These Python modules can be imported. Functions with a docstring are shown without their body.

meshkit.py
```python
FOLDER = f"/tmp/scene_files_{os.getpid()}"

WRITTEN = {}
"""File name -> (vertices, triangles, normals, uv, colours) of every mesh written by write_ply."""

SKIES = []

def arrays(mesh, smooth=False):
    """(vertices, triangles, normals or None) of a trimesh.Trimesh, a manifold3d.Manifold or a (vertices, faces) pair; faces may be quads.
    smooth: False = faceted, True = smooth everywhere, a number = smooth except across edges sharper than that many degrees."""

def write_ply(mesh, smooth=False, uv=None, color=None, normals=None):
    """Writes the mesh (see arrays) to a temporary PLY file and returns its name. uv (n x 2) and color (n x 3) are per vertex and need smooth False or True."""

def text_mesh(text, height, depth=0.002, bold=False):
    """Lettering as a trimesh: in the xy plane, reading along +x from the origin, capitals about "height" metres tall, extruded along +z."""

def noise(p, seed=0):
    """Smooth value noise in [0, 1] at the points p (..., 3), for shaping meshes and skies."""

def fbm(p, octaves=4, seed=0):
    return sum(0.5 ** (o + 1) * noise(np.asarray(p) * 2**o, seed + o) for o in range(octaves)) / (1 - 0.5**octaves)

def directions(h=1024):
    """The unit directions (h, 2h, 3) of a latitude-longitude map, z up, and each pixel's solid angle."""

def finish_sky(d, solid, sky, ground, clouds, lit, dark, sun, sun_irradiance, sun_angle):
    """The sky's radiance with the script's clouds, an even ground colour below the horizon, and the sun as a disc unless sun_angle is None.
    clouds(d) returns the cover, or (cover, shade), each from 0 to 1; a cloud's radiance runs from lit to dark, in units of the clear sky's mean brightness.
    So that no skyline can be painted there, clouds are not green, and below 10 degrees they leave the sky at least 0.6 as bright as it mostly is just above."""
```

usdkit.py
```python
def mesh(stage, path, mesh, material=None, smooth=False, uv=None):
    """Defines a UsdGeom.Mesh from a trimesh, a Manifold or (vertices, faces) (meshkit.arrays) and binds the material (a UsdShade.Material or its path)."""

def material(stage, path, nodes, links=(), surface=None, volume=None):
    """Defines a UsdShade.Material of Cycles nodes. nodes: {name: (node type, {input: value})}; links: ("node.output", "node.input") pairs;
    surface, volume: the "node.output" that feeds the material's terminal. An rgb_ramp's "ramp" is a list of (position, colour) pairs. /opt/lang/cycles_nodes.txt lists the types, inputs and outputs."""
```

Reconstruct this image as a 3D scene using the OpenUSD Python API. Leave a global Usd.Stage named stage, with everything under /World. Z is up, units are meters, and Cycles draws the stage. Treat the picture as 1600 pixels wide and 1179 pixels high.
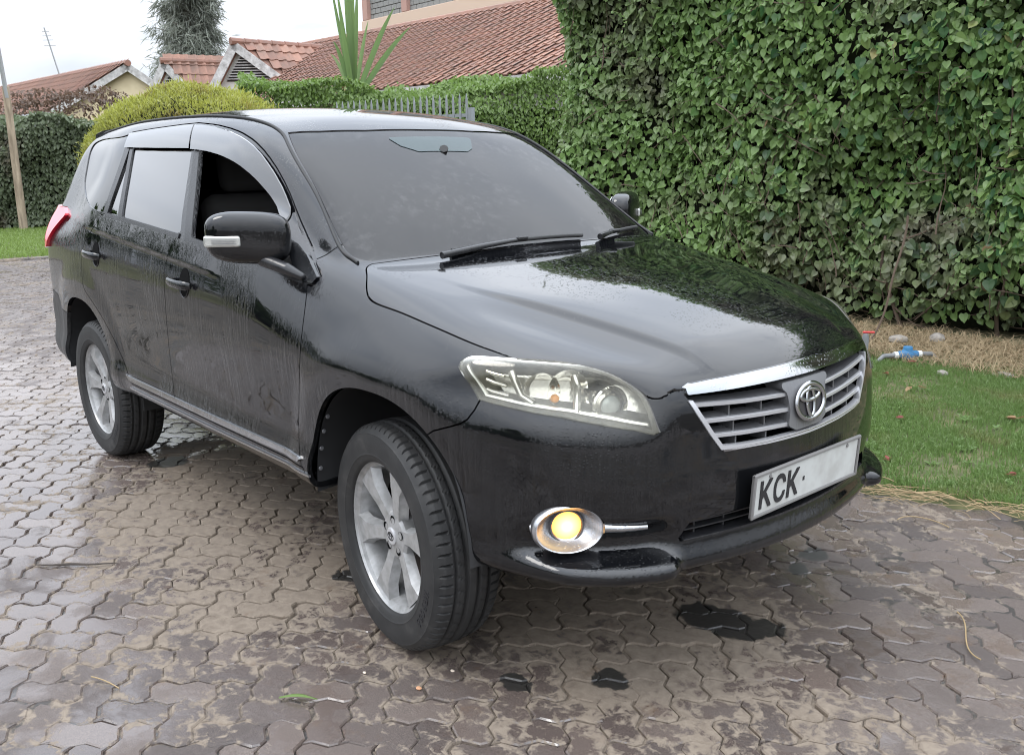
import math, random
import numpy as np
import trimesh, manifold3d, usdkit, meshkit
from manifold3d import Manifold, Mesh, CrossSection
from shapely.geometry import Polygon, LineString, Point, box as sbox
from shapely.ops import unary_union
from pxr import Usd, UsdGeom, UsdLux, UsdShade, Gf, Sdf, Vt

# ---------------------------------------------------------------- stage, camera, sky, sun, exposure
stage = Usd.Stage.CreateInMemory()
UsdGeom.SetStageUpAxis(stage, "Z")
UsdGeom.SetStageMetersPerUnit(stage, 1.0)
UsdGeom.Xform.Define(stage, "/World")
UsdGeom.Scope.Define(stage, "/World/Looks")
rng = np.random.default_rng(7)
random.seed(7)

EYE = np.array([2.2802, -2.2996, 1.4812])
def _rotation(yaw, pitch, roll):
    a, b, c = math.radians(yaw), math.radians(pitch), math.radians(roll)
    rz = np.array([[math.cos(a), -math.sin(a), 0], [math.sin(a), math.cos(a), 0], [0, 0, 1]])
    ry = np.array([[math.cos(b), 0, math.sin(b)], [0, 1, 0], [-math.sin(b), 0, math.cos(b)]])
    rx = np.array([[1, 0, 0], [0, math.cos(c), -math.sin(c)], [0, math.sin(c), math.cos(c)]])
    return rz @ ry @ rx
VIEW = _rotation(139.2328, 13.2155, 0.9559)                          # columns: forward, left, up
cam = UsdGeom.Camera.Define(stage, "/World/camera")
_m = np.eye(4)
_m[:3, 0], _m[:3, 1], _m[:3, 2], _m[:3, 3] = -VIEW[:, 1], VIEW[:, 2], -VIEW[:, 0], EYE
cam.AddTransformOp().Set(Gf.Matrix4d(*_m.T.ravel().tolist()))
cam.CreateFocalLengthAttr(27.0)
cam.CreateHorizontalApertureAttr(27.0 * 1600 / 1445.68)
cam.CreateVerticalApertureAttr(27.0 * 1179 / 1445.68)
cam.CreateClippingRangeAttr(Gf.Vec2f(0.05, 3000))
cam.CreateFStopAttr(0.0)
cam.CreateExposureAttr(EXPOSURE := 0.25)

SUN_AZ, SUN_EL = math.radians(250), math.radians(58)                  # direction towards the sun
sun_dir = np.array([math.cos(SUN_EL) * math.cos(SUN_AZ), math.cos(SUN_EL) * math.sin(SUN_AZ), math.sin(SUN_EL)])
sky = UsdLux.DomeLight.Define(stage, "/World/sky")
sky_mat = usdkit.material(stage, "/World/Looks/sky", {
    "sky": ("sky_texture", {"sky_type": "single_scattering", "sun_disc": False, "sun_elevation": SUN_EL, "sun_rotation": math.atan2(sun_dir[0], sun_dir[1]), "aerosol_density": 1.5}),
    "at": ("geometry", {}),
    "split": ("separate_xyz", {}),
    "lift": ("math", {"math_type": "multiply_add", "value2": 0.75, "value3": 0.30}),
    "div": ("vector_math", {"math_type": "divide"}),
    "one": ("combine_xyz", {}),
    "cl": ("noise_texture", {"scale": 1.9, "detail": 7.0, "roughness": 0.56, "distortion": 0.35}),
    "big": ("noise_texture", {"scale": 0.9, "detail": 3.0, "roughness": 0.5}),
    "cover": ("rgb_ramp", {"ramp": [(0.0, (1, 1, 1)), (0.50, (.97, .97, .97)), (0.62, (.86, .86, .86)), (.72, (.55, .55, .55)), (1.0, (.4, .4, .4))]}),
    "shade": ("rgb_ramp", {"ramp": [(0.28, (5.3, 5.9, 7.0)), (0.42, (7.3, 7.9, 8.9)), (0.52, (8.9, 9.4, 10.2)), (0.7, (10.0, 10.4, 11.0))]}),
    "mixed": ("mix_color", {"use_clamp": False}),
    "over": ("map_range", {"from_min": 0.0, "from_max": 1.0, "to_min": 0.68, "to_max": 3.8, "clamp": True}),
    "bright": ("vector_math", {"math_type": "scale"}),
    "bg": ("background_shader", {"strength": 0.1}),
}, [("at.position", "split.vector"), ("split.z", "lift.value1"), ("lift.value", "one.x"), ("lift.value", "one.y"), ("lift.value", "one.z"),
    ("at.position", "div.vector1"), ("one.vector", "div.vector2"), ("div.vector", "cl.vector"), ("div.vector", "big.vector"),
    ("cl.fac", "cover.fac"), ("big.fac", "shade.fac"), ("cover.color", "mixed.fac"), ("sky.color", "mixed.a"), ("shade.color", "mixed.b"), ("split.z", "over.value"), ("mixed.result", "bright.vector1"), ("over.result", "bright.scale"), ("bright.vector", "bg.color")], surface="bg.background")
UsdShade.MaterialBindingAPI.Apply(sky.GetPrim()).Bind(sky_mat)
sun = UsdLux.DistantLight.Define(stage, "/World/sun")
sun.CreateIntensityAttr(0.30)
sun.CreateAngleAttr(25.0)
sun.CreateColorAttr(Gf.Vec3f(1.0, 0.96, 0.9))
sun.CreateNormalizeAttr(True)
_z = sun_dir
_x = np.cross([0, 0, 1], _z)
_x /= np.linalg.norm(_x)
_y = np.cross(_z, _x)
_s = np.eye(4)
_s[:3, 0], _s[:3, 1], _s[:3, 2], _s[:3, 3] = _x, _y, _z, (0, 0, 30)
sun.AddTransformOp().Set(Gf.Matrix4d(*_s.T.ravel().tolist()))

# ---------------------------------------------------------------- helpers
_used = {}
def numbered(parent, name):
    k = (str(parent), name)
    n = _used[k] = _used.get(k, -1) + 1
    return f"{parent}/{name}" + (f"_{n:03d}" if n else "")
def tag(prim, label=None, cat=None, group=None, kind=None):
    p = prim.GetPrim() if hasattr(prim, "GetPrim") else prim
    for k, v in (("label", label), ("category", cat), ("group", group), ("kind", kind)):
        if v:
            p.SetCustomDataByKey(k, v)
    return prim
def path_of(parent):
    return "/World" if parent is None else (parent if isinstance(parent, str) else str(parent.GetPath()))
def thing(name, label, cat, loc=(0, 0, 0), rotz=0.0, group=None):
    x = UsdGeom.Xform.Define(stage, numbered("/World", name))
    x.AddTranslateOp().Set(Gf.Vec3d(*map(float, loc)))
    if rotz:
        x.AddRotateZOp().Set(float(rotz))
    return tag(x, label, cat, group)
def node(name, parent, loc=None, rot=None):
    x = UsdGeom.Xform.Define(stage, numbered(path_of(parent), name))
    if loc is not None:
        x.AddTranslateOp().Set(Gf.Vec3d(*map(float, loc)))
    if rot is not None:
        x.AddRotateXYZOp().Set(Gf.Vec3f(*map(float, rot)))
    return x
def obj(name, mesh, mat, parent=None, smooth=False, label=None):
    m = usdkit.mesh(stage, numbered(path_of(parent), name), mesh, mat, smooth)
    if label:
        tag(m, label)
    return m
def set_xf(x, loc, rotz=0.0, scale=1.0):
    x = UsdGeom.Xformable(x)
    x.AddTranslateOp().Set(Gf.Vec3d(*map(float, loc)))
    if rotz:
        x.AddRotateZOp().Set(float(rotz))
    if scale != 1.0:
        x.AddScaleOp().Set(Gf.Vec3f(scale, scale, scale))
def cat_mesh(ms):
    """joins (vertices, triangles) pairs and trimeshes into one (vertices, triangles) pair"""
    V, F, n = [], [], 0
    for m in ms:
        v, f = (np.asarray(m.vertices), np.asarray(m.faces)) if hasattr(m, "vertices") else m
        V.append(v)
        F.append(np.asarray(f) + n)
        n += len(v)
    return np.concatenate(V), np.concatenate(F)
def bx(size, at=(0, 0, 0), rz=0.0, ry=0.0, rx=0.0, bevel=0.0):
    """a box, its edges chamfered if bevel is given"""
    sx, sy, sz = np.array(size) / 2.0
    if bevel:
        b = min(bevel, sx * .9, sy * .9, sz * .9)
        pts = []
        for i in (-1, 1):
            for j in (-1, 1):
                for k in (-1, 1):
                    pts += [(i * sx, j * (sy - b), k * (sz - b)), (i * (sx - b), j * sy, k * (sz - b)), (i * (sx - b), j * (sy - b), k * sz)]
        m = trimesh.Trimesh(np.array(pts)).convex_hull
    else:
        m = trimesh.creation.box((2 * sx, 2 * sy, 2 * sz))
    R = _rotation(math.degrees(rz), math.degrees(ry), math.degrees(rx))
    m.vertices = np.asarray(m.vertices) @ R.T + np.array(at)
    return m
def tube(pts, r, n=8, cap=True):
    """a round bar along points; r a number or one radius per point"""
    P = np.array(pts, float)
    r = np.broadcast_to(r, len(P)).astype(float)
    t = np.gradient(P, axis=0)
    t /= np.maximum(np.linalg.norm(t, axis=1, keepdims=True), 1e-9)
    up = np.array([0, 0, 1.0]) if abs(t[0, 2]) < .9 else np.array([1.0, 0, 0])
    V = []
    for i in range(len(P)):
        a = np.cross(up, t[i])
        a /= max(np.linalg.norm(a), 1e-9)
        b = np.cross(t[i], a)
        up = b
        q = np.linspace(0, 2 * math.pi, n, endpoint=False)
        V.append(P[i] + r[i] * (np.cos(q)[:, None] * a + np.sin(q)[:, None] * b))
    V = np.concatenate(V)
    F = []
    for i in range(len(P) - 1):
        for j in range(n):
            a, b = i * n + j, i * n + (j + 1) % n
            F += [(a, b, b + n), (a, b + n, a + n)]
    if cap:
        V = np.vstack([V, P[0], P[-1]])
        c0, c1, e = len(V) - 2, len(V) - 1, (len(P) - 1) * n
        for j in range(n):
            F += [(c0, (j + 1) % n, j), (c1, e + j, e + (j + 1) % n)]
    return V, np.array(F)
def lathe(profile, n=48, a0=0.0, a1=2 * math.pi):
    """profile of (radius, height) revolved about +z"""
    p = np.array(profile, float)
    full = abs(a1 - a0 - 2 * math.pi) < 1e-6
    q = np.linspace(a0, a1, n + (0 if full else 1), endpoint=not full)
    V = np.stack([np.outer(np.cos(q), p[:, 0]), np.outer(np.sin(q), p[:, 0]), np.outer(np.ones_like(q), p[:, 1])], -1).reshape(-1, 3)
    k, F = len(p), []
    for i in range(len(q) if full else len(q) - 1):
        a, b = i * k, ((i + 1) % len(q)) * k
        for j in range(k - 1):
            F += [(a + j, b + j, b + j + 1), (a + j, b + j + 1, a + j + 1)]
    return V, np.array(F)
def moved(m, R=None, t=(0, 0, 0), s=1.0):
    v, f = (np.asarray(m.vertices), np.asarray(m.faces)) if hasattr(m, "vertices") else m
    v = np.asarray(v) * s
    if R is not None:
        v = v @ np.asarray(R).T
    return v + np.asarray(t), f
def flipped(m, axis=1):
    v, f = (np.asarray(m.vertices), np.asarray(m.faces)) if hasattr(m, "vertices") else m
    v = np.array(v)
    v[:, axis] *= -1
    return v, np.asarray(f)[:, ::-1]
def man_of(m):
    v, f = (m.vertices, m.faces) if hasattr(m, "vertices") else m
    return Manifold(Mesh(np.asarray(v, np.float32), np.asarray(f, np.uint32)))
def arr(man):
    m = man.to_mesh()
    return np.asarray(m.vert_properties[:, :3], float), np.asarray(m.tri_verts, int)
def rounded(size, at=(0, 0, 0), r=.03, R=None):
    """hull of spheres: a soft box"""
    h = np.array(size) / 2 - r
    s = Manifold.sphere(r, 20)
    m = Manifold.batch_hull([s.translate(tuple(h * np.array(k))) for k in np.array(np.meshgrid([-1, 1], [-1, 1], [-1, 1])).T.reshape(-1, 3)])
    v, f = arr(m)
    return moved((v, f), R, at)

# ---------------------------------------------------------------- materials
def M(name, nodes, links, surface="p.BSDF"):
    return usdkit.material(stage, f"/World/Looks/{name}", nodes, links, surface=surface)
def plain(name, color, rough=.5, metal=0.0, spec=.5, **kw):
    return M(name, {"p": ("principled_bsdf", {"base_color": color, "roughness": rough, "metallic": metal, "specular_ior_level": spec, **kw})}, [])
# ---------------------------------------------------------------- the ground: block paving, lawn, verge
def edge_y(x):
    return 1.405 + .30 * x                                            # where the paving meets the lawn
STAINS = [(.55, .0, .085), (.66, .03, .10), (.75, .09, .065), (.62, -.50, .060), (.44, -.73, .042), (.54, .70, .060), (.58, .54, .048), (-.51, -.71, .055), (-2.31, -.68, .10), (.70, .02, .08)]
def paving_material(name, joints):
    N = {"g": ("geometry", {}), "w": ("noise_texture", {"scale": 9.0, "detail": 4.0, "roughness": .6}), "wc": ("vector_math", {"math_type": "multiply_add", "vector2": (.11, .11, 0), "vector3": (-.055, -.055, 0)}), "pw": ("vector_math", {"math_type": "add"}), "flat": ("vector_math", {"math_type": "multiply", "vector2": (1, 1, 0)})}
    L = [("g.position", "w.vector"), ("w.color", "wc.vector1"), ("g.position", "pw.vector1"), ("wc.vector", "pw.vector2"), ("pw.vector", "flat.vector1")]
    prev = None
    for i, (x, y, r) in enumerate(STAINS):
        N[f"d{i}"] = ("vector_math", {"math_type": "distance", "vector2": (x, y, 0)})
        N[f"s{i}"] = ("math", {"math_type": "divide", "value2": r})
        L += [("flat.vector", f"d{i}.vector1"), (f"d{i}.value", f"s{i}.value1")]
        if prev:
            N[f"m{i}"] = ("math", {"math_type": "minimum"})
            L += [(prev, f"m{i}.value1"), (f"s{i}.value", f"m{i}.value2")]
            prev = f"m{i}.value"
        else:
            prev = f"s{i}.value"
    N["spot"] = ("map_range", {"from_min": .92, "from_max": 1.06, "to_min": 1.0, "to_max": 0.0, "clamp": True})
    L += [(prev, "spot.value")]
    # dry where the car has kept the rain off, dusty in drifts elsewhere
    for i, (x, y, a, b) in enumerate([(-.62, -.82, .15, 1.0), (.40, -.25, .2, .95), (-1.7, -.35, .4, 1.3)]):
        N[f"e{i}"] = ("vector_math", {"math_type": "distance", "vector2": (x, y, 0)})
        N[f"q{i}"] = ("map_range", {"range_type": "smoothstep", "from_min": a, "from_max": b, "to_min": 1.0, "to_max": 0.0, "clamp": True})
        L += [("flat.vector", f"e{i}.vector1"), (f"e{i}.value", f"q{i}.value")]
    N["dry1"] = ("math", {"math_type": "maximum"}); N["dry2"] = ("math", {"math_type": "maximum"})
    L += [("q0.result", "dry1.value1"), ("q1.result", "dry1.value2"), ("dry1.value", "dry2.value1"), ("q2.result", "dry2.value2")]
    N["big"] = ("noise_texture", {"scale": 2.3, "detail": 9.0, "roughness": .72, "distortion": .5})
    N["fine"] = ("noise_texture", {"scale": 26.0, "detail": 6.0, "roughness": .7, "distortion": .5})
    L += [("g.position", "big.vector"), ("g.position", "fine.vector")]
    N["mixn"] = ("math", {"math_type": "multiply_add", "value2": .75, "value3": -.40})
    N["bigp"] = ("math", {"math_type": "add"})
    N["dust"] = ("math", {"math_type": "multiply_add", "value2": .22})
    N["edge"] = ("attribute", {"attribute": "edge"}); N["ed1"] = ("math", {"math_type": "power", "value2": 3.0}); N["ed2"] = ("math", {"math_type": "multiply_add", "value2": .085, "value3": -.02}); N["dust3"] = ("math", {"math_type": "add"})
    L += [("edge.fac", "ed1.value1"), ("ed1.value", "ed2.value1"), ("ed2.value", "dust3.value1"), ("dust.value", "dust3.value2")]
    N["dustr"] = ("map_range", {"from_min": .565 if not joints else .42, "from_max": .645 if not joints else .56, "clamp": True})
    L += [("fine.fac", "mixn.value1"), ("big.fac", "bigp.value1"), ("mixn.value", "bigp.value2"), ("dry2.value", "dust.value1"), ("bigp.value", "dust.value3"), ("dust3.value", "dustr.value")]
    N["oi"] = ("object_info", {}); N["rs"] = ("math", {"math_type": "add"}); N["fr"] = ("math", {"math_type": "fraction"})
    L += [("g.random_per_island", "rs.value1"), ("oi.random", "rs.value2"), ("rs.value", "fr.value1")]
    N["stone"] = ("rgb_ramp", {"ramp": [(0, (.056, .044, .039)), (.5, (.080, .063, .055)), (1, (.104, .082, .070))]} if not joints else {"ramp": [(0, (.026, .022, .019)), (1, (.036, .030, .026))]})
    N["grain"] = ("noise_texture", {"scale": 420.0, "detail": 2.0})
    N["grr"] = ("map_range", {"from_min": .3, "from_max": .7, "to_min": .55, "to_max": 1.45, "clamp": True})
    N["st2"] = ("vector_math", {"math_type": "scale"})
    N["sand"] = ("rgb_ramp", {"ramp": [(.3, (.120, .094, .071)), (.7, (.205, .168, .130))]})
    N["c1"] = ("mix_color", {})
    N["moss"] = ("noise_texture", {"scale": 7.0, "detail": 5.0, "roughness": .7}); N["mossr"] = ("rgb_ramp", {"ramp": [(.60, (0, 0, 0)), (.72, (.55, .55, .55))]}); N["c2"] = ("mix_color", {"b": (.095, .058, .034)})
    N["c3"] = ("mix_color", {"b": (.016, .0145, .013)})
    L += [("fr.value", "stone.fac"), ("g.position", "grain.vector"), ("grain.fac", "grr.value"), ("stone.color", "st2.vector1"), ("grr.result", "st2.scale"), ("fine.fac", "sand.fac"), ("dustr.result", "c1.fac"), ("st2.vector", "c1.a"), ("sand.color", "c1.b"),
          ("g.position", "moss.vector"), ("moss.fac", "mossr.fac"), ("mossr.color", "c2.fac"), ("c1.result", "c2.a"), ("spot.result", "c3.fac"), ("c2.result", "c3.a"), ("c3.result", "p.base_color")]
    # water film
    N["film"] = ("noise_texture", {"scale": 3.3, "detail": 6.0, "roughness": .62, "distortion": .4})
    N["filmr"] = ("map_range", {"from_min": .40, "from_max": .56, "to_min": .58, "to_max": .06, "clamp": True})
    N["spec"] = ("map_range", {"from_min": .06, "from_max": .45, "to_min": 1.0, "to_max": .5, "clamp": True}); N["flatb"] = ("map_range", {"from_min": .06, "from_max": .40, "to_min": .12, "to_max": .6, "clamp": True})
    N["wetd"] = ("vector_math", {"math_type": "distance", "vector2": (-3.6, -2.6, 0)}); N["wetk"] = ("map_range", {"from_min": 1.2, "from_max": 3.6, "to_min": .20, "to_max": -.03, "clamp": True}); N["filmw"] = ("math", {"math_type": "add"})
    N["ro"] = ("mix_float", {"b": .85}); N["ro2"] = ("mix_float", {"b": .35})
    L += [("g.position", "film.vector"), ("flat.vector", "wetd.vector1"), ("wetd.value", "wetk.value"), ("film.fac", "filmw.value1"), ("wetk.result", "filmw.value2"), ("filmw.value", "filmr.value"), ("ro2.result", "spec.value"), ("spec.result", "p.specular_ior_level"), ("ro2.result", "flatb.value"), ("flatb.result", "b1.strength"), ("flatb.result", "b2.strength"), ("dustr.result", "ro.fac"), ("filmr.result", "ro.a"), ("ro.result", "ro2.a"), ("spot.result", "ro2.fac"), ("ro2.result", "p.roughness")]
    N["b1"] = ("bump", {"strength": .45, "distance": .003}); N["b2"] = ("bump", {"strength": .5, "distance": .0016})
    N["lump"] = ("noise_texture", {"scale": 38.0, "detail": 5.0, "roughness": .6})
    L += [("g.position", "lump.vector"), ("lump.fac", "b1.height"), ("grain.fac", "b2.height"), ("b1.normal", "b2.normal"), ("b2.normal", "p.normal")]
    N["p"] = ("principled_bsdf", {"specular_ior_level": .55})
    return M(name, N, L)
paver_mat, joint_mat = paving_material("wet_paver", False), paving_material("joint_sand", True)
earth = M("earth", {"g": ("geometry", {}), "n": ("noise_texture", {"scale": 3.0, "detail": 8, "roughness": .65}), "r": ("rgb_ramp", {"ramp": [(.3, (.025, .021, .017)), (.5, (.045, .038, .029)), (.7, (.075, .063, .048))]}), "b": ("bump", {"strength": .8, "distance": .02}), "n2": ("noise_texture", {"scale": 60, "detail": 4}), "p": ("principled_bsdf", {"roughness": .9})},
          [("g.position", "n.vector"), ("n.fac", "r.fac"), ("r.color", "p.base_color"), ("g.position", "n2.vector"), ("n2.fac", "b.height"), ("b.normal", "p.normal")])
lawn_soil = M("lawn_soil", {"g": ("geometry", {}), "n": ("noise_texture", {"scale": 5.0, "detail": 8, "roughness": .65}), "r": ("rgb_ramp", {"ramp": [(.3, (.045, .055, .02)), (.5, (.075, .078, .03)), (.68, (.15, .125, .065))]}), "p": ("principled_bsdf", {"roughness": .9})}, [("g.position", "n.vector"), ("n.fac", "r.fac"), ("r.color", "p.base_color")])

ground = thing("ground", None, None)
tag(ground, kind="structure")
obj("earth_sheet", (np.array([(-900, -900, -.05), (900, -900, -.05), (900, 900, -.05), (-900, 900, -.05)], float), np.array([(0, 1, 2), (0, 2, 3)])), earth, ground)
obj("road_sheet", (np.array([(-15.2, -14.2, -.034), (14, -14.2, -.034), (14, 1.0, -.034), (-15.2, 1.0, -.034)], float), np.array([(0, 1, 2), (0, 2, 3)])), paver_mat, ground)
paving = thing("paving", None, None)
tag(paving, kind="structure")
U, ROW = .1000, math.radians(48.0)                                     # half a block's length, the direction of the rows
RU, RV = np.array([math.cos(ROW), math.sin(ROW)]), np.array([-math.sin(ROW), math.cos(ROW)])
def in_view(p, margin=0.0):
    d = (np.asarray(p, float) - EYE) @ VIEW
    ok = d[:, 0] > .3
    x, y = 800 - 1445.68 * d[:, 1] / np.maximum(d[:, 0], .3), 589.5 - 1445.68 * d[:, 2] / np.maximum(d[:, 0], .3)
    return ok & (x > -margin) & (x < 1600 + margin) & (y > -margin) & (y < 1179 + margin), 1445.68 / np.maximum(d[:, 0], .3)
# bed of sand between the blocks
gx, gy = np.arange(-17, 5.01, .12), np.arange(-8, 4.01, .12)
GX, GY = np.meshgrid(gx, gy, indexing="ij")
Zb = -.0115 + .0085 * np.clip((meshkit.fbm(np.stack([GX * 2.2, GY * 2.2, 0 * GX], -1), 4, 3) - .40) / .22, 0, 1)
Zb = np.where((GY > edge_y(GX) - .02) & (GX > -5.5), -.03, Zb)
nx_, ny_ = GX.shape
ii = (np.arange(nx_ - 1)[:, None] * ny_ + np.arange(ny_ - 1)[None]).ravel()
obj("sand_bed", (np.stack([GX, GY, Zb], -1).reshape(-1, 3), np.concatenate([np.stack([ii, ii + ny_, ii + ny_ + 1], 1), np.stack([ii, ii + ny_ + 1, ii + 1], 1)])), joint_mat, paving, smooth=True)
def zig(t):
    t = t - np.floor(t)
    return np.interp(t, [0, .25, .75, 1.0], [0, 1, -1, 0]) * .10
def paver_outline(i, j, vertical):
    """corner points (in half-block units) of one block with notched edges"""
    w, h = (1, 2) if vertical else (2, 1)
    pts = []
    tt = [0, .25, .75]
    for k in range(w):
        pts += [(i + k + t, j + zig(np.array(i + k + t))) for t in tt]
    for k in range(h):
        pts += [(i + w + zig(np.array(j + k + t)), j + k + t) for t in tt]
    for k in range(w):
        pts += [(i + w - k - t, j + h + zig(np.array(i + w - k - t))) for t in tt]
    for k in range(h):
        pts += [(i + zig(np.array(j + h - k - t)), j + h - k - t) for t in tt]
    return np.array([(float(a), float(b)) for a, b in pts])
def paver_mesh(i, j, vertical):
    o = paver_outline(i, j, vertical)
    c = o.mean(0)
    pl = Polygon(o)
    n = len(o)
    d = np.roll(o, -1, 0) - np.roll(o, 1, 0)
    d /= np.linalg.norm(d, axis=1, keepdims=True)
    nrm = np.stack([-d[:, 1], d[:, 0]], 1)
    gap = (.0022 + .0016 * rng.random()) / U
    bev = (.0030 + .0025 * rng.random()) / U
    o1, o2 = o + nrm * gap, o + nrm * (gap + bev)
    jit = rng.normal(0, .0025 / U, 2)
    a = rng.normal(0, .008)
    R = np.array([[math.cos(a), -math.sin(a)], [math.sin(a), math.cos(a)]])
    o1, o2 = (o1 - c) @ R.T + c + jit, (o2 - c) @ R.T + c + jit
    wear = .10 * (meshkit.noise(np.column_stack([o2 * 3.1, np.zeros(n)]), 5) - .5) * bev * 3
    o2 = o2 + nrm * wear[:, None]
    top = rng.normal(0, .0016)
    tilt = rng.normal(0, .010, 2)
    def lift(q, z):
        xy = (q[:, :1] * RU + q[:, 1:] * RV) * U
        return np.column_stack([xy, z + top + ((q - c) * tilt).sum(1) * U])
    V = np.vstack([lift(o2, 0.0), lift(o1, -.0040), lift(o1, -.014), lift((c + jit)[None], .0004)])
    F = []
    k = np.arange(n)
    k1 = (k + 1) % n
    F = np.concatenate([np.column_stack([np.full(n, 3 * n), k, k1]), np.column_stack([k, k + n, k1 + n]), np.column_stack([k, k1 + n, k1]), np.column_stack([k + n, k + 2 * n, k1 + 2 * n]), np.column_stack([k + n, k1 + 2 * n, k1 + n])])
    return V, F
def edge_var(m, n):
    e = np.ones(n)
    e[np.arange(n) % PV == PV - 1] = 0.0
    UsdGeom.PrimvarsAPI(m).CreatePrimvar("edge", Sdf.ValueTypeNames.FloatArray, "vertex").Set(Vt.FloatArray.FromNumpy(e.astype(np.float32)))
    return m
PV = 3 * 18 + 1
cells = []
for i in range(-190, 60):
    for j in range(-120, 190):
        k = (i - j) % 4
        if k in (0, 3):
            cc = np.array([i + (1 if k == 0 else .5), j + (.5 if k == 0 else 1)])
            x, y = (cc[0] * RU + cc[1] * RV) * U
            if (y < edge_y(x) - .06 or (x < -5.4 and y < 3.6)) and -14.6 < x < 3.2 and y > -5.5 and x + 14.7 > .12 * (y - 1.3):
                cells.append((i, j, k == 3, x, y))
cen = np.array([(c[3], c[4], 0.0) for c in cells])
seen, scale = in_view(cen, 40)
keep = seen | ((np.abs(cen[:, 0] + .6) < 3.6) & (cen[:, 1] > -4.2))
under = (cen[:, 0] > -3.4) & (cen[:, 0] < .45) & (np.abs(cen[:, 1] + .0) < .62)     # hidden below the car
order = np.argsort(-np.where(seen & ~under, scale, 0))
single = set(order[:298].tolist())
field = []
for n_, c in enumerate(cells):
    if not keep[n_]:
        continue
    m = paver_mesh(c[0], c[1], c[2])
    if n_ in single:
        edge_var(obj("paver", m, paver_mat, paving), len(m[0]))
    else:
        field.append(m)
_f = cat_mesh(field)
tag(edge_var(obj("paver_field", _f, paver_mat, paving), len(_f[0])), kind="stuff")
# ---------------------------------------------------------------- foliage helpers
def leaf_shape(kind="heart"):
    """one leaf: midrib along -y from the stalk at the origin, face towards +z"""
    if kind == "heart":
        half = [(0, .06), (.30, .12), (.46, -.10), (.47, -.32), (.36, -.58), (.20, -.82), (0, -1.0)]
        mid = [(0, .0), (0, -.30), (0, -.62)]
        V, F = [], []
        V += [(0, 0, 0), (0, -.35, -.05), (0, -.70, -.04), (0, -1.0, -.10)]
        for s in (1, -1):
            b = len(V)
            V += [(s * .26, .10, .07), (s * .46, -.12, .10), (s * .46, -.36, .09), (s * .28, -.70, .03)]
            q = [(0, b, b + 1), (0, b + 1, 1), (1, b + 1, b + 2), (1, b + 2, 2), (2, b + 2, b + 3), (2, b + 3, 3)]
            F += q if s < 0 else [(a, c, d) for a, d, c in q]
        return np.array(V, float), np.array(F)
    if kind == "oval":
        V = [(0, 0, 0), (.24, -.35, .06), (.20, -.70, .03), (0, -1, -.06), (-.20, -.70, .03), (-.24, -.35, .06)]
        return np.array(V, float), np.array([(0, 2, 1), (0, 3, 2), (0, 4, 3), (0, 5, 4)])
    w = .045 if kind == "needle" else .12
    V = [(0, .0, 0), (w, -.5, .0), (0, -1, 0), (-w, -.5, .0)]
    return np.array(V, float), np.array([(0, 2, 1), (0, 3, 2)])
def place_leaves(pos, down, face, size, kind="heart"):
    """leaves at pos, tips along down, faces along face; returns (vertices per leaf, faces)"""
    T, F = leaf_shape(kind)
    d = down / np.linalg.norm(down, axis=1, keepdims=True)
    f = face - (face * d).sum(1, keepdims=True) * d
    f /= np.maximum(np.linalg.norm(f, axis=1, keepdims=True), 1e-9)
    s = np.cross(-d, f)
    V = pos[:, None] + size[:, None, None] * (T[None, :, :1] * s[:, None] + T[None, :, 1:2] * -d[:, None] + T[None, :, 2:] * f[:, None])
    return V, F
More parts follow.
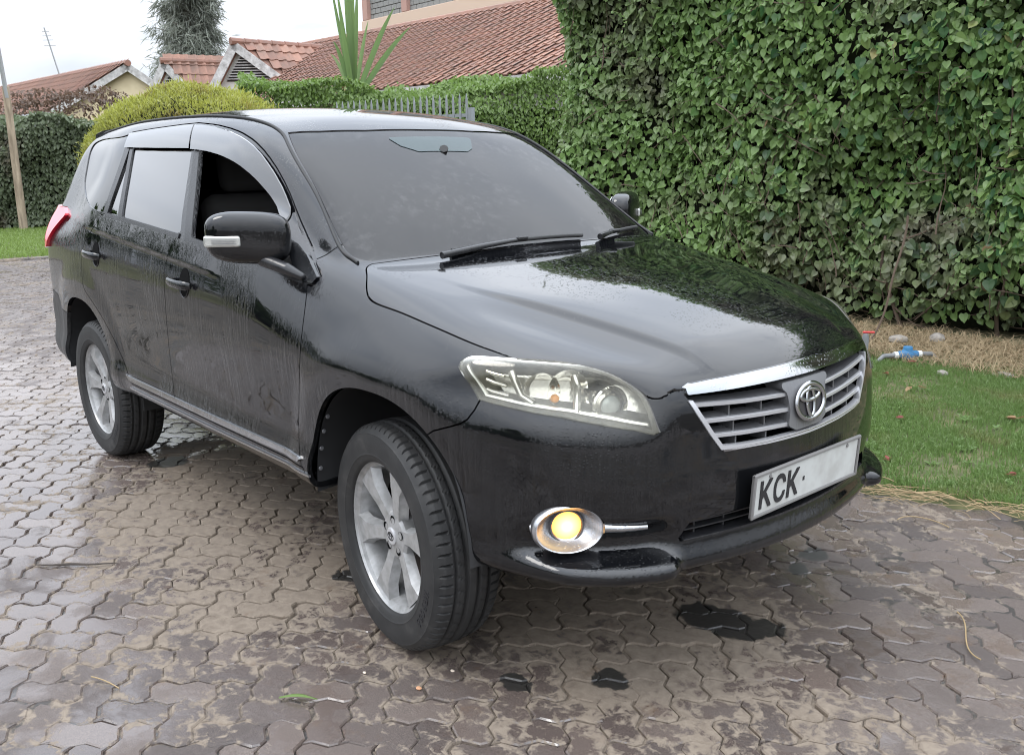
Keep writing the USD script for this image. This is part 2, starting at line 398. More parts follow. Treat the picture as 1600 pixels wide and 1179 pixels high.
def merged(V, F):
    n, k = V.shape[:2]
    return V.reshape(-1, 3), (F[None] + (np.arange(n) * k)[:, None, None]).reshape(-1, 3)
def foliage_mat(name, ramp, patch=None, patch_scale=1.0, patch_at=(.5, .62), rough=.38, trans=.32):
    N = {"g": ("geometry", {}), "oi": ("object_info", {}), "s": ("math", {"math_type": "add"}), "f": ("math", {"math_type": "fraction"}), "r": ("rgb_ramp", {"ramp": ramp}),
         "p": ("principled_bsdf", {"roughness": rough, "specular_ior_level": .45}), "t": ("translucent_bsdf", {}), "mx": ("mix_closure", {"fac": trans}), "br": ("vector_math", {"math_type": "scale", "scale": 1.35})}
    L = [("g.random_per_island", "s.value1"), ("oi.random", "s.value2"), ("s.value", "f.value1"), ("f.value", "r.fac")]
    col = "r.color"
    if patch:
        N["n"] = ("noise_texture", {"scale": patch_scale, "detail": 4.0, "roughness": .6})
        N["nr"] = ("rgb_ramp", {"ramp": [(patch_at[0], (0, 0, 0)), (patch_at[1], (.85, .85, .85))]})
        N["r2"] = ("rgb_ramp", {"ramp": patch})
        N["c"] = ("mix_color", {})
        L += [("g.position", "n.vector"), ("n.fac", "nr.fac"), ("f.value", "r2.fac"), ("nr.color", "c.fac"), ("r.color", "c.a"), ("r2.color", "c.b")]
        col = "c.result"
    L += [(col, "p.base_color"), (col, "br.vector1"), ("br.vector", "t.color"), ("p.BSDF", "mx.closure1"), ("t.BSDF", "mx.closure2")]
    return M(name, N, L, "mx.closure")
def unit(v):
    return v / np.maximum(np.linalg.norm(v, axis=1, keepdims=True), 1e-9)
bark = M("bark", {"g": ("geometry", {}), "n": ("noise_texture", {"scale": 20, "detail": 6}), "r": ("rgb_ramp", {"ramp": [(.3, (.05, .04, .032)), (.7, (.17, .14, .11))]}), "p": ("principled_bsdf", {"roughness": .85})}, [("g.position", "n.vector"), ("n.fac", "r.fac"), ("r.color", "p.base_color")])
hedge_shade = plain("hedge_inside", (.018, .020, .012), .95, spec=.1)  # near-black tone carries the shade between the leaves
def blob_core(lo, hi, seed, amp=.12, cell=.35):
    """a lumpy dark mass of twigs and shade inside a hedge"""
    lo, hi = np.array(lo, float), np.array(hi, float)
    m = trimesh.creation.box(hi - lo)
    m.apply_translation((lo + hi) / 2)
    while m.edges_unique_length.max() > cell:
        m = m.subdivide()
        if len(m.faces) > 60000:
            break
    v = np.asarray(m.vertices)
    n = meshkit.fbm(v * 1.7, 3, seed) - .5
    v = v + unit(v - (lo + hi) / 2) * n[:, None] * amp * 2
    return v, np.asarray(m.faces)
def bush(name, label, cat, fn, count, size, mat, kind="oval", seed=1, core=None, group=None, up=.0, rnd=.5, stem=None, core_part="inner_twigs"):
    """a clipped plant: leaves scattered over a surface given by fn(rng, n) -> points, outward directions"""
    r = np.random.default_rng(seed)
    p, o = fn(r, count)
    t = thing(name, label, cat, group=group)
    dn = np.tile([0, 0, -1.0], (len(p), 1)) * (1 - up) + np.tile([0, 0, 1.0], (len(p), 1)) * up + o * .35 + r.normal(0, rnd, (len(p), 3))
    fc = o + np.array([0, 0, .45]) + r.normal(0, .38, (len(p), 3))
    V, F = place_leaves(p, dn, fc, size[0] + (size[1] - size[0]) * r.random(len(p)), kind)
    tag(obj("foliage", merged(V, F), mat, t), kind="stuff")
    if core is not None:
        obj(core_part, core, hedge_shade, t, smooth=True)
    if stem:
        for s in stem:
            obj("stem", tube(s[0], s[1], 7), bark, t, smooth=60)
    return t
def wall_fn(a, b, z0, z1, thick, lump=.25, seed=2, top=True, lumpz=.2):
    """points on the front (and top) of a hedge from a to b, seen from the side that lies to the right of a -> b"""
    a, b = np.array(a, float), np.array(b, float)
    L = np.linalg.norm(b - a)
    u = (b - a) / L
    out = np.array([u[1], -u[0]])
    def fn(r, n):
        share = thick / (thick + z1 - z0) if top else 0
        s = r.random(n) * L
        on_top = r.random(n) < share
        zz = z0 + (z1 - z0) * r.random(n)
        dp = thick * r.random(n)
        q = np.column_stack([s * .9, zz * .9, np.zeros(n)])
        off = lump * (meshkit.fbm(q, 3, seed) - .5) * 2 - .16 * r.random(n) ** 2
        zt = z1 + lumpz * (meshkit.fbm(np.column_stack([s * .8, dp, np.zeros(n)]), 3, seed + 9) - .5) * 2
        rim = np.clip((zz - (z1 - .25)) / .25, 0, 1) ** 2 * .18 if top else 0
        xy = a + s[:, None] * u + np.where(on_top, -dp, off - rim)[:, None] * out
        z = np.where(on_top, zt - .12 * r.random(n) ** 2, zz + (zt - z1) * (zz - z0) / (z1 - z0))
        o = np.where(on_top[:, None], np.array([0, 0, 1.0]), np.array([out[0], out[1], .12]))
        return np.column_stack([xy, z]), o
    return fn

# ---------------------------------------------------------------- houses
def tile_mat(name, tones):
    return M(name, {"g": ("geometry", {}), "oi": ("object_info", {}), "s": ("math", {"math_type": "add"}), "f": ("math", {"math_type": "fraction"}), "r": ("rgb_ramp", {"ramp": tones}), "n": ("noise_texture", {"scale": 2.2, "detail": 6, "roughness": .65}), "nr": ("rgb_ramp", {"ramp": [(.42, (0, 0, 0)), (.7, (.6, .6, .6))]}), "c": ("mix_color", {"b": (.10, .075, .06)}), "p": ("principled_bsdf", {"roughness": .62})},
             [("g.random_per_island", "s.value1"), ("oi.random", "s.value2"), ("s.value", "f.value1"), ("f.value", "r.fac"), ("g.position", "n.vector"), ("n.fac", "nr.fac"), ("nr.color", "c.fac"), ("r.color", "c.a"), ("c.result", "p.base_color")])
clay = tile_mat("clay_tile", [(0, (.18, .084, .057)), (.5, (.235, .115, .078)), (1, (.30, .158, .11))])
def tile_shape(w, l, t=.035):
    """a roof tile: an S across, thicker at its lower end; u across, v up the slope, n away from the roof"""
    us = np.linspace(0, 1, 7)
    hs = t * np.array([.35, .05, 0.0, .15, .85, 1.25, .95])
    V, F = [], []
    for v, lift in ((0, .034), (1.12, .004)):
        V += [(u * w * 1.04, v * l, h + lift) for u, h in zip(us, hs)]
    V += [(u * w * 1.04, 0, h - .012 + .02) for u, h in zip(us, hs)]
    for i in range(6):
        F += [(i, i + 1, i + 8), (i, i + 8, i + 7), (14 + i, 15 + i, i + 1), (14 + i, i + 1, i)]
    return np.array(V, float), np.array(F)
def roof_slope(parent, eave0, eave1, ridge0, ridge1, tw=.26, tl=.33, singles=0, name="roof_tiles", under=True, seed=0, clip=None):
    """a tiled slope between an eave and a ridge line, both running left to right as seen from outside"""
    e0, e1, r0, r1 = (np.array(x, float) for x in (eave0, eave1, ridge0, ridge1))
    u = e1 - e0
    L = np.linalg.norm(u)
    u /= L
    v = r0 - e0
    v = v - (v @ u) * u
    H = np.linalg.norm(v)
    v /= H
    n = np.cross(u, v)
    T, F = tile_shape(tw, tl)
    r = np.random.default_rng(seed)
    quad = Polygon([((p - e0) @ u, (p - e0) @ v) for p in (e0, e1, r1, r0)])
    x0, _, x1, y1 = quad.bounds
    tiles = []
    for j in range(int(y1 / tl) + 1):
        for i in range(int((x1 - x0) / tw) + 1):
            a, b = x0 + i * tw, j * tl
            if quad.contains(Point(a + tw / 2, b + tl * .45)):
                o = e0 + a * u + b * v + n * r.normal(0, .003)
                tiles.append((o, T[:, :1] * u + T[:, 1:2] * v * (1 + r.normal(0, .004)) + T[:, 2:] * n + o))
    d = [np.linalg.norm(t[0] - EYE) for t in tiles]
    order = np.argsort(d)
    roof = obj("roof", (np.array([e0, e1, r1, r0]) - n * .01, np.array([(0, 1, 2), (0, 2, 3)])), clay, parent)
    for k in order[:singles]:
        obj("roof_tile", (tiles[k][1], F), clay, roof)
    if len(order) > singles:
        tag(obj(name, merged(np.array([tiles[k][1] for k in order[singles:]]), F), clay, roof), kind="stuff")
    return roof
def ridge_caps(parent, a, b, r=.11, step=.38):
    a, b = np.array(a, float), np.array(b, float)
    n = max(1, int(np.linalg.norm(b - a) / step))
    ms = []
    for i in range(n):
        p, q = a + (b - a) * i / n, a + (b - a) * (i + 1.08) / n
        ms.append(tube([p, q], [r, r * .88], 8))
    obj("ridge_caps", cat_mesh(ms), clay, parent)
render_cream = M("cream_render", {"g": ("geometry", {}), "n": ("noise_texture", {"scale": 1.5, "detail": 7}), "r": ("rgb_ramp", {"ramp": [(.3, (.50, .42, .27)), (.7, (.62, .53, .35))]}), "p": ("principled_bsdf", {"roughness": .85})}, [("g.position", "n.vector"), ("n.fac", "r.fac"), ("r.color", "p.base_color")])
render_pale = M("pale_render", {"g": ("geometry", {}), "n": ("noise_texture", {"scale": 1.5, "detail": 7}), "r": ("rgb_ramp", {"ramp": [(.3, (.42, .41, .37)), (.7, (.55, .54, .49))]}), "p": ("principled_bsdf", {"roughness": .85})}, [("g.position", "n.vector"), ("n.fac", "r.fac"), ("r.color", "p.base_color")])
board_white = M("weathered_board", {"g": ("geometry", {}), "n": ("noise_texture", {"scale": 6, "detail": 7, "roughness": .7}), "r": ("rgb_ramp", {"ramp": [(.35, (.22, .21, .20)), (.65, (.50, .49, .47))]}), "p": ("principled_bsdf", {"roughness": .7})}, [("g.position", "n.vector"), ("n.fac", "r.fac"), ("r.color", "p.base_color")])
dark_vent = plain("vent_shade", (.05, .048, .045), .9)
def slab(pts, d, t):
    """a board or wall: an outline of points in one plane, pushed t along d"""
    P = np.array(pts, float)
    d = np.array(d, float) * t
    n = len(P)
    V = np.vstack([P, P + d])
    F = [(0, i, i + 1) for i in range(1, n - 1)] + [(n, n + i + 1, n + i) for i in range(1, n - 1)]
    for i in range(n):
        j = (i + 1) % n
        F += [(i, i + n, j + n), (i, j + n, j)]
    return V, np.array(F)
def beam(a, b, w, h, up=(0, 0, 1)):
    a, b = np.array(a, float), np.array(b, float)
    u = (b - a) / np.linalg.norm(b - a)
    s = np.cross(u, up)
    s /= np.linalg.norm(s)
    k = np.cross(s, u)
    return slab([a - s * w / 2 - k * h / 2, a + s * w / 2 - k * h / 2, a + s * w / 2 + k * h / 2, a - s * w / 2 + k * h / 2], u, np.linalg.norm(b - a))
def gable(parent, peak, left, right, back, wallmat, vent=True, deep=.22, louvres=9, drop=1.2):
    """a gable end: wall, barge boards and a louvred vent; back = direction into the house"""
    pk, l, r = (np.array(x, float) for x in (peak, left, right))
    bk = np.array(back, float) / np.linalg.norm(back)
    obj("gable_wall", slab([pk + bk * .25, l + bk * .25, l + bk * .25 - [0, 0, drop], r + bk * .25 - [0, 0, drop], r + bk * .25], bk, .15), wallmat, parent)
    for q in (l, r):
        dq = (q - pk) / np.linalg.norm(q - pk)
        obj("barge_board", beam(pk - dq * .02 - [0, 0, .12], q + dq * .35 - [0, 0, .12], .05, .24), board_white, parent)
    if vent:
        f = .62
        vl, vr = pk + (l - pk) * f - [0, 0, .28], pk + (r - pk) * f - [0, 0, .28]
        vp = pk - [0, 0, .34]
        fr = obj("louvre_vent", slab([vp + bk * .22, vl + bk * .22, vr + bk * .22], bk, .02), dark_vent, parent)
        for k in range(1, louvres):
            t = k / louvres
            a, b = vp + (vl - vp) * t, vp + (vr - vp) * t
            zz = vp[2] + (min(vl[2], vr[2]) - vp[2]) * t
            a[2] = b[2] = zz
            if np.linalg.norm(b - a) > .1:
                obj("louvre", beam(a + bk * .17, b + bk * .17, .06, .025), board_white, fr)

# the long red roof beyond the hedge, with a small gabled wing
hA = thing("tiled_house", "house with a long red clay tiled roof and small louvred gable behind the clipped hedge", "house")
R0, R1 = np.array([-27.2, 13.35, 5.2]), np.array([-9.0, 14.12, 5.2])
E0, E1 = np.array([-27.0, 9.2, 3.05]), np.array([-8.6, 9.97, 3.05])
roof_slope(hA, E0, E1, R0, R1, .27, .34, singles=180, seed=4)
ridge_caps(hA, R0, R1)
obj("wall", slab([E0 + [.3, .5, -.1], E1 + [-.3, .5, -.1], E1 + [-.3, .5, -3.05], E0 + [.3, .5, -3.05]], (0, 1, 0), .2), render_pale, hA)
obj("back_slope", slab([R0, R1, R1 + [.2, 4.1, -2.2], R0 + [.2, 4.1, -2.2]], (0, 0, -1), .04), clay, hA)
obj("fascia", beam(E0 - [0, .02, .10], E1 - [0, .02, .10], .03, .18), board_white, hA)

ACROSS, AWAY = np.array([.653, .757, 0]), np.array([-.757, .653, 0])
def gabled(name, label, peak, lw, ld, rw, rd, along, wallmat, slope, vent, singles, louvres=9, seed=0):
    """a house end turned towards the road: half widths and drops of its two sides, and the line of its ridge"""
    h = thing(name, label, "house")
    P = np.array(peak, float)
    Lf, Rt, along = P - ACROSS * lw - [0, 0, ld], P + ACROSS * rw - [0, 0, rd], np.array(along, float)
    gable(h, P, Lf, Rt, along / np.linalg.norm(along), wallmat, vent, louvres=louvres, drop=3.0)
    up = np.array([0, 0, .03])
    if slope == "right":
        roof_slope(h, Rt + up, Rt + along + up, P + up, P + along + up, .27, .34, singles, seed=seed)
        obj("far_slope", slab([P, P + along, Lf + along, Lf], (0, 0, -1), .04), clay, h)
    else:
        roof_slope(h, Lf + along + up, Lf + up, P + along + up, P + up, .27, .34, singles, seed=seed)
        obj("far_slope", slab([P, P + along, Rt + along, Rt], (0, 0, -1), .04), clay, h)
    ridge_caps(h, P - along / np.linalg.norm(along) * .1, P + along)
    return h
gabled("gabled_house", "pale house end with louvred vent and weathered barge boards left of the long roof", (-24.1, 10.11, 4.92), .80, 1.30, 1.75, 1.32, (0, 3.3, 0), render_pale, "right", True, 60, 10, 5)
gabled("small_gabled_house", "low gabled house end between the cream house and the louvred one", (-29.9, 10.28, 4.90), .60, 1.1, .95, 1.1, (.7, 3.4, 0), render_pale, "right", True, 0, 7, 6)
cream = gabled("cream_house", "cream walled house with long red roof behind the dark creeper hedge at left", (-31.3, 9.57, 4.90), 2.9, 1.55, 1.35, .95, (-15, -.9, 0), render_cream, "left", False, 50, 0, 7)
# unfinished block building far behind
blk = M("grey_block", {"g": ("geometry", {}), "f": ("rgb_ramp", {"ramp": [(0, (.21, .21, .20)), (.5, (.28, .275, .265)), (1, (.35, .34, .32))]}), "n": ("noise_texture", {"scale": 9, "detail": 6}), "b": ("bump", {"strength": .6, "distance": .03}), "p": ("principled_bsdf", {"roughness": .9})}, [("g.random_per_island", "f.fac"), ("f.color", "p.base_color"), ("g.position", "n.vector"), ("n.fac", "b.height"), ("b.normal", "p.normal")])
peach = plain("peach_concrete", (.50, .38, .29), .85)
bld = thing("block_building", "grey stone block building with peach concrete beams rising behind the long red roof", "building")
bx0, bx1, by = -39.4, -22.0, 24.5
obj("wall", bx((bx1 - bx0, 6.0, 13.0), ((bx0 + bx1) / 2, by + 3.1, 6.5)), plain("mortar", (.22, .215, .205), .9), bld)
obj("beam", bx((bx1 - bx0 + .4, .35, .55), ((bx0 + bx1) / 2, by - .05, 8.05), bevel=.02), peach, bld)
obj("beam", bx((bx1 - bx0 + .4, .35, .7), ((bx0 + bx1) / 2, by - .05, 12.2), bevel=.02), peach, bld)
for cx in (bx0 + .1, -35.9, -31.9, -28.2, -24.5):
    obj("column", bx((.45, .34, 3.5), (cx, by - .04, 10.09), bevel=.02), plain("pink_column", (.36, .22, .18), .85) if cx == bx0 + .1 else "/World/Looks/pink_column", bld)
bl = []
for j in range(14):
    for i in range(int((bx1 - bx0) / .46)):
        x = bx0 + .46 * (i + .5 * (j % 2)) + .3
        z = 8.34 + .25 * j
        if z < 11.8:
            bl.append(bx((.435, .10, .225), (x, by + .05 + rng.normal(0, .008), z + .12), bevel=.012))
tag(obj("stone_blocks", cat_mesh(bl), blk, bld), kind="stuff")
for x in (-33.4, -31.2):
    obj("reinforcing_bar", tube([(x, by - .25, 8.9), (x - .15, by - .3, 11), (x - .5, by - .4, 13)], .03, 6), plain("rusty_iron", (.12, .06, .035), .8) if x == -33.4 else "/World/Looks/rusty_iron", bld)

# television mast on the cream house
ant = thing("antenna_mast", "thin leaning television aerial standing on the cream house's roof", "antenna")
obj("mast", tube([(-37.6, 9.2, 4.8), (-37.75, 8.86, 6.7)], .028, 6), plain("grey_metal", (.30, .31, .31), .5, .6), ant)
for k, (z, w) in enumerate(((6.55, .28), (6.4, .34), (6.25, .38), (6.05, .44))):
    t = (z - 4.8) / 1.9
    c = np.array([-37.6 - .15 * t, 9.2 - .34 * t, z])
    obj("crossbar", tube([c - ACROSS * w / 2, c + ACROSS * w / 2], .012, 5), "/World/Looks/grey_metal", ant)

# leaning post by the far hedge
wood = M("weathered_pole", {"g": ("geometry", {}), "m": ("mapping", {"scale": (14, 14, 1.2)}), "n": ("noise_texture", {"scale": 1, "detail": 7}), "r": ("rgb_ramp", {"ramp": [(.3, (.17, .13, .09)), (.7, (.36, .29, .21))]}), "p": ("principled_bsdf", {"roughness": .85})}, [("g.position", "m.vector"), ("m.vector", "n.vector"), ("n.fac", "r.fac"), ("r.color", "p.base_color")])
pole = thing("street_pole", "leaning wooden pole topped by a grey pipe in front of the creeper hedge", "pole")
POLE_MID, POLE_TOP = np.array([-21.73, 3.42, 3.29]), np.array([-21.5, 3.3, 4.7])
pb, pt_ = np.array([-22.27, 3.53, -.1]), POLE_MID
obj("timber", tube([pb, (pb + pt_) / 2, pt_], [.10, .088, .078], 12), wood, pole, smooth=60)
obj("pipe", tube([pt_ - [0, 0, .25], pt_ + (POLE_TOP - pt_) * 1.15], [.05, .042], 10), "/World/Looks/grey_metal", pole, smooth=60)

# ---------------------------------------------------------------- hedges and shrubs beyond the car
lg = foliage_mat("low_hedge_leaf", [(0, (.065, .115, .028)), (.45, (.13, .20, .045)), (.8, (.22, .30, .07)), (1, (.33, .38, .12))], [(0, (.06, .055, .03)), (1, (.10, .085, .05))], 1.1, (.60, .72))
HL0, HL1 = (-12.1, 4.45), (-8.75, 9.55)
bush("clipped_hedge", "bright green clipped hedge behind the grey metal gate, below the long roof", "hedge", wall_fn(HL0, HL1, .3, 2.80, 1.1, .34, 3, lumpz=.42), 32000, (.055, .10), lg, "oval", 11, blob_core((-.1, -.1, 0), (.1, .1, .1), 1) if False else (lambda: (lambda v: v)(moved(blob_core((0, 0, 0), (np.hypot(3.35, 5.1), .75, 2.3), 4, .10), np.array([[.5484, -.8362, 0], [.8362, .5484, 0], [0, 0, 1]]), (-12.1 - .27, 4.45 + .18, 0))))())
ly = foliage_mat("yellow_shrub_leaf", [(0, (.11, .125, .022)), (.45, (.21, .215, .035)), (.8, (.33, .30, .045)), (1, (.17, .21, .05))], [(0, (.09, .075, .02)), (1, (.16, .12, .03))], 2.2, (.52, .66))
def dome_fn(c, a, lump, seed, zlo=0.1, pw=2.6):
    c, a = np.array(c, float), np.array(a, float)
    def fn(r, n):
        d = unit(r.normal(0, 1, (n, 3)))
        d[:, 2] = np.where(d[:, 2] < zlo - .3, -d[:, 2], d[:, 2])
        d = unit(d)
        k = (np.abs(d) ** pw).sum(1) ** (-1 / pw)
        f = 1 + lump * (meshkit.fbm(d * 2.6 + 9, 3, seed) - .5) * 2
        p = d * k[:, None] * f[:, None] * ((1 - .10 * r.random(n) ** 2) * (1 + .085 * r.random(n) * (r.random(n) < .10)))[:, None]
        R = np.array([[ACROSS[0], ACROSS[1], 0], [AWAY[0], AWAY[1], 0], [0, 0, 1]])
        return c + (p * a) @ R, unit(d / a * a.max()) @ R
    return fn
def dome_core(c, a, seed, k=.86, pw=2.6):
    m = trimesh.creation.icosphere(4)
    d = np.asarray(m.vertices)
    s = (np.abs(d) ** pw).sum(1) ** (-1 / pw)
    f = 1 + .14 * (meshkit.fbm(d * 2.6 + 9, 3, seed) - .5) * 2
    R = np.array([[ACROSS[0], ACROSS[1], 0], [AWAY[0], AWAY[1], 0], [0, 0, 1]])
    return np.array(c) + (d * s[:, None] * f[:, None] * np.array(a) * k) @ R, np.asarray(m.faces)
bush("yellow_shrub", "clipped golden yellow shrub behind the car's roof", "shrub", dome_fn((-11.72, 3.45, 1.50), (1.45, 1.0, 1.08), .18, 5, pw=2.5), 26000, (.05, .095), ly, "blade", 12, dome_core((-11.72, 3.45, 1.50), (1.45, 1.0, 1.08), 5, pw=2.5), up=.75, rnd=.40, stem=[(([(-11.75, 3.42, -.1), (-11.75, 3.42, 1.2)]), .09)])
ld = foliage_mat("creeper_leaf", [(0, (.055, .075, .040)), (.5, (.095, .120, .064)), (.9, (.135, .165, .09)), (1, (.18, .20, .12))], [(0, (.06, .04, .03)), (1, (.12, .085, .065))], .8, (.56, .68))
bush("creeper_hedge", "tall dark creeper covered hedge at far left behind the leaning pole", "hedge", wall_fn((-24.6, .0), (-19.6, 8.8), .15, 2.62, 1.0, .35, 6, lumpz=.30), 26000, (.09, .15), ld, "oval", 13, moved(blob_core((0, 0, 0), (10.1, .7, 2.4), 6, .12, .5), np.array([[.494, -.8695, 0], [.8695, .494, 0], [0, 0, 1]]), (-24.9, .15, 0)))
lr = foliage_mat("russet_leaf", [(0, (.07, .045, .03)), (.5, (.13, .085, .06)), (1, (.09, .095, .04))])
bush("russet_shrub", "straggly reddish brown shrub growing over the creeper hedge by the cream house", "shrub", dome_fn((-24.3, 5.6, 2.65), (2.1, .6, .80), .5, 8, -.2, 2.0), 2600, (.08, .14), lr, "oval", 14, up=.3, rnd=.8, stem=[([(-24.3 + a, 5.4 + b, 1.8), (-24.3 + a * 1.4, 5.4 + b * 1.7, 3.0 + c)], [.03, .01]) for a, b, c in ((-.9, -1.2, .1), (-.3, -.4, .3), (.2, .5, .35), (.7, 1.0, .2), (1.1, 1.5, .45))])

# grey metal gate in front of the low hedge
gate_grey = plain("gate_paint", (.20, .215, .22), .5, .3)
gt = thing("metal_gate", "grey spear topped metal gate showing above the car's roof", "gate")
g0, g1 = np.array([-8.19, 6.06, 0]), np.array([-10.7, 5.36, 0])
gu = (g1 - g0) / np.linalg.norm(g1 - g0)
obj("gate_post", beam(g0 + [0, 0, -.05], g0 + [0, 0, 2.20], .07, .07, (1, 0, 0)), gate_grey, gt)
obj("gate_post", beam(g1 + [0, 0, -.05], g1 + [0, 0, 2.20], .07, .07, (1, 0, 0)), gate_grey, gt)
for z in (.25, 1.15, 2.10):
    obj("gate_rail", beam(g0 + [0, 0, z], g1 + [0, 0, z], .04, .045), gate_grey, gt)
obj("gate_sheet", slab([g0 + gu * .04 + [0, 0, .27], g1 - gu * .04 + [0, 0, .27], g1 - gu * .04 + [0, 0, 2.02], g0 + gu * .04 + [0, 0, 2.02]], np.cross(gu, [0, 0, 1]), .004), gate_grey, gt)
nrm_g = np.cross(gu, [0, 0, 1.0])
for k in range(22):
    c = g0 + gu * (.06 + .117 * k) + nrm_g * -.03
    w = .016
    pts = [c - gu * w + [0, 0, 1.98], c + gu * w + [0, 0, 1.98], c + gu * w + [0, 0, 2.31], c + [0, 0, 2.39], c - gu * w + [0, 0, 2.31]]
    obj("picket", slab(pts, nrm_g, .012), gate_grey, gt)

# sisal-like plant above the hedge
blade_mat = foliage_mat("sword_leaf", [(0, (.075, .125, .040)), (1, (.14, .205, .075))], rough=.4, trans=.35)
ag = thing("sword_leaf_plant", "tall plant with upright sword shaped green leaves above the clipped hedge", "plant")
ab = np.array([-11.87, 6.45, 2.45])
def sword(base, side, rise, droop, w, lean_back=.0, n=9):
    t = np.linspace(0, 1, n)
    d = ACROSS * side + AWAY * lean_back
    c = base + np.outer(t * (1 + .0 * t), d) + np.outer(rise * (t - droop * t ** 3), [0, 0, 1.0])
    tan = np.gradient(c, axis=0)
    tan = unit(tan)
    sd = unit(np.cross(tan, AWAY + np.array([0, 0, .01])))
    nn = np.cross(sd, tan)
    ww = .74 * w * np.sin(np.pi * np.clip(.16 + .84 * t, 0, 1)) ** .8
    V = np.stack([c - sd * ww[:, None] / 2, c + nn * ww[:, None] * .18, c + sd * ww[:, None] / 2], 1).reshape(-1, 3)
    F = []
    for i in range(n - 1):
        a = i * 3
        F += [(a, a + 1, a + 4), (a, a + 4, a + 3), (a + 1, a + 2, a + 5), (a + 1, a + 5, a + 4)]
    return V, np.array(F)
for side, rise, droop, w, lb in ((-.32, 2.05, .0, .09, .1), (-.16, 1.9, .02, .11, -.2), (-.05, 2.6, .0, .13, .0), (.03, 2.3, .0, .14, -.1), (.06, 2.55, .0, .12, .15), (.16, 2.0, .02, .11, .0), (-.28, 1.35, .25, .11, -.1), (-.12, 1.55, .1, .12, -.3), (.30, 1.55, .12, .09, .1), (.78, 1.75, .12, .13, -.1), (1.02, 1.45, .14, .13, .05), (-.40, 1.2, .3, .08, .2)):
    obj("sword_leaf", sword(ab, side, rise, droop, w, lb), blade_mat, ag, smooth=60)

# casuarina-like tree far off
def far_tree(name, label, base, height, spread, mat, seed, kind="blade", leaf=(.25, .5), n=9000, trunk=.22, droop=.5, low=.28, group=None, levels=46):
    r = np.random.default_rng(seed)
    t = thing(name, label, "tree", group=group)
    base = np.array(base, float)
    top = base + np.array([r.normal(0, .2), r.normal(0, .2), height])
    tr = [base + (top - base) * s + np.append(r.normal(0, .05 * s * height / 8, 2), 0) for s in np.linspace(0, 1, 9)]
    obj("trunk", tube(tr, np.linspace(trunk, .03, 9), 9), bark, t, smooth=60)
    br, P, D = [], [], []
    for k in range(levels):
        s = low + (1 - low) * (k + r.random()) / levels
        o = base + (top - base) * s
        a = r.random() * 2 * math.pi
        ln = spread * (1.0 - .75 * max(0, (s - low) / (1 - low)) ** 1.3) * (.55 + .6 * r.random())
        tip = o + np.array([math.cos(a) * ln, math.sin(a) * ln, ln * (.55 - .35 * r.random())])
        mid = (o + tip) / 2 + [0, 0, .08 * ln]
        br.append(tube([o, mid, tip], [.05 * trunk / .2, .03, .01], 5))
        m = int(n / levels)
        u = r.random(m) ** .7
        P.append(o + np.outer(u, tip - o) + r.normal(0, .14 * ln + .05, (m, 3)))
        D.append(np.tile(tip - o, (m, 1)) / ln * .5 + r.normal(0, .5, (m, 3)) - [0, 0, droop])
    obj("limbs", cat_mesh(br), bark, t)
    P, D = np.concatenate(P), np.concatenate(D)
    V, F = place_leaves(P, D, r.normal(0, 1, P.shape) + [0, 0, .6], leaf[0] + (leaf[1] - leaf[0]) * r.random(len(P)), kind)
    tag(obj("crown", merged(V, F), mat, t), kind="stuff")
    return t
lt = foliage_mat("hazed_needle_leaf", [(0, (.10, .115, .095)), (.6, (.15, .165, .135)), (1, (.20, .215, .175))], trans=.2)  # distance haze is painted into these pale greyed needle tones
far_tree("feathery_tree", "tall feathery tree with haze painted into its pale needles, standing behind the small gabled house", (-34.6, 13.1, 0), 13.5, 1.4, lt, 21, "needle", (.25, .55), 36000, .26, .85, .30, levels=120)

# ---------------------------------------------------------------- across the road, seen only mirrored in the car
lo = foliage_mat("roadside_leaf", [(0, (.022, .040, .014)), (.6, (.045, .070, .022)), (1, (.08, .11, .035))])
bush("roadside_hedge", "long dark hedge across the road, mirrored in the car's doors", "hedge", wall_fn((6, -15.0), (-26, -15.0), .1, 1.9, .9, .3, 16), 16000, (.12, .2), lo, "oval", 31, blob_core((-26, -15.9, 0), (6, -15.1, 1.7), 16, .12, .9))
for k, (x, y, h, s) in enumerate(((-27.5, -8.6, 6.0, 1.5), (-33.5, -7.0, 5.4, 2.6), (-25.0, -14.5, 3.4, 2.2), (-36, -15, 8.0, 3.8), (4.5, -27, 6.2, 3.2), (-17, -22, 6.4, 3.0))):
    far_tree("roadside_tree", ["round crowned tree mirrored in the rear door window", "taller tree mirrored in the rearmost side window", "open crowned tree standing alone across the road", "broad tree at the far end of the roadside hedge", "low tree opposite the bonnet across the road", "tall tree furthest along the road, beyond the hedge's end"][k], (x, y, 0), h, s, lo, 40 + k, "oval", (.22, .40), 5200, .22, .1, .25, levels=40)
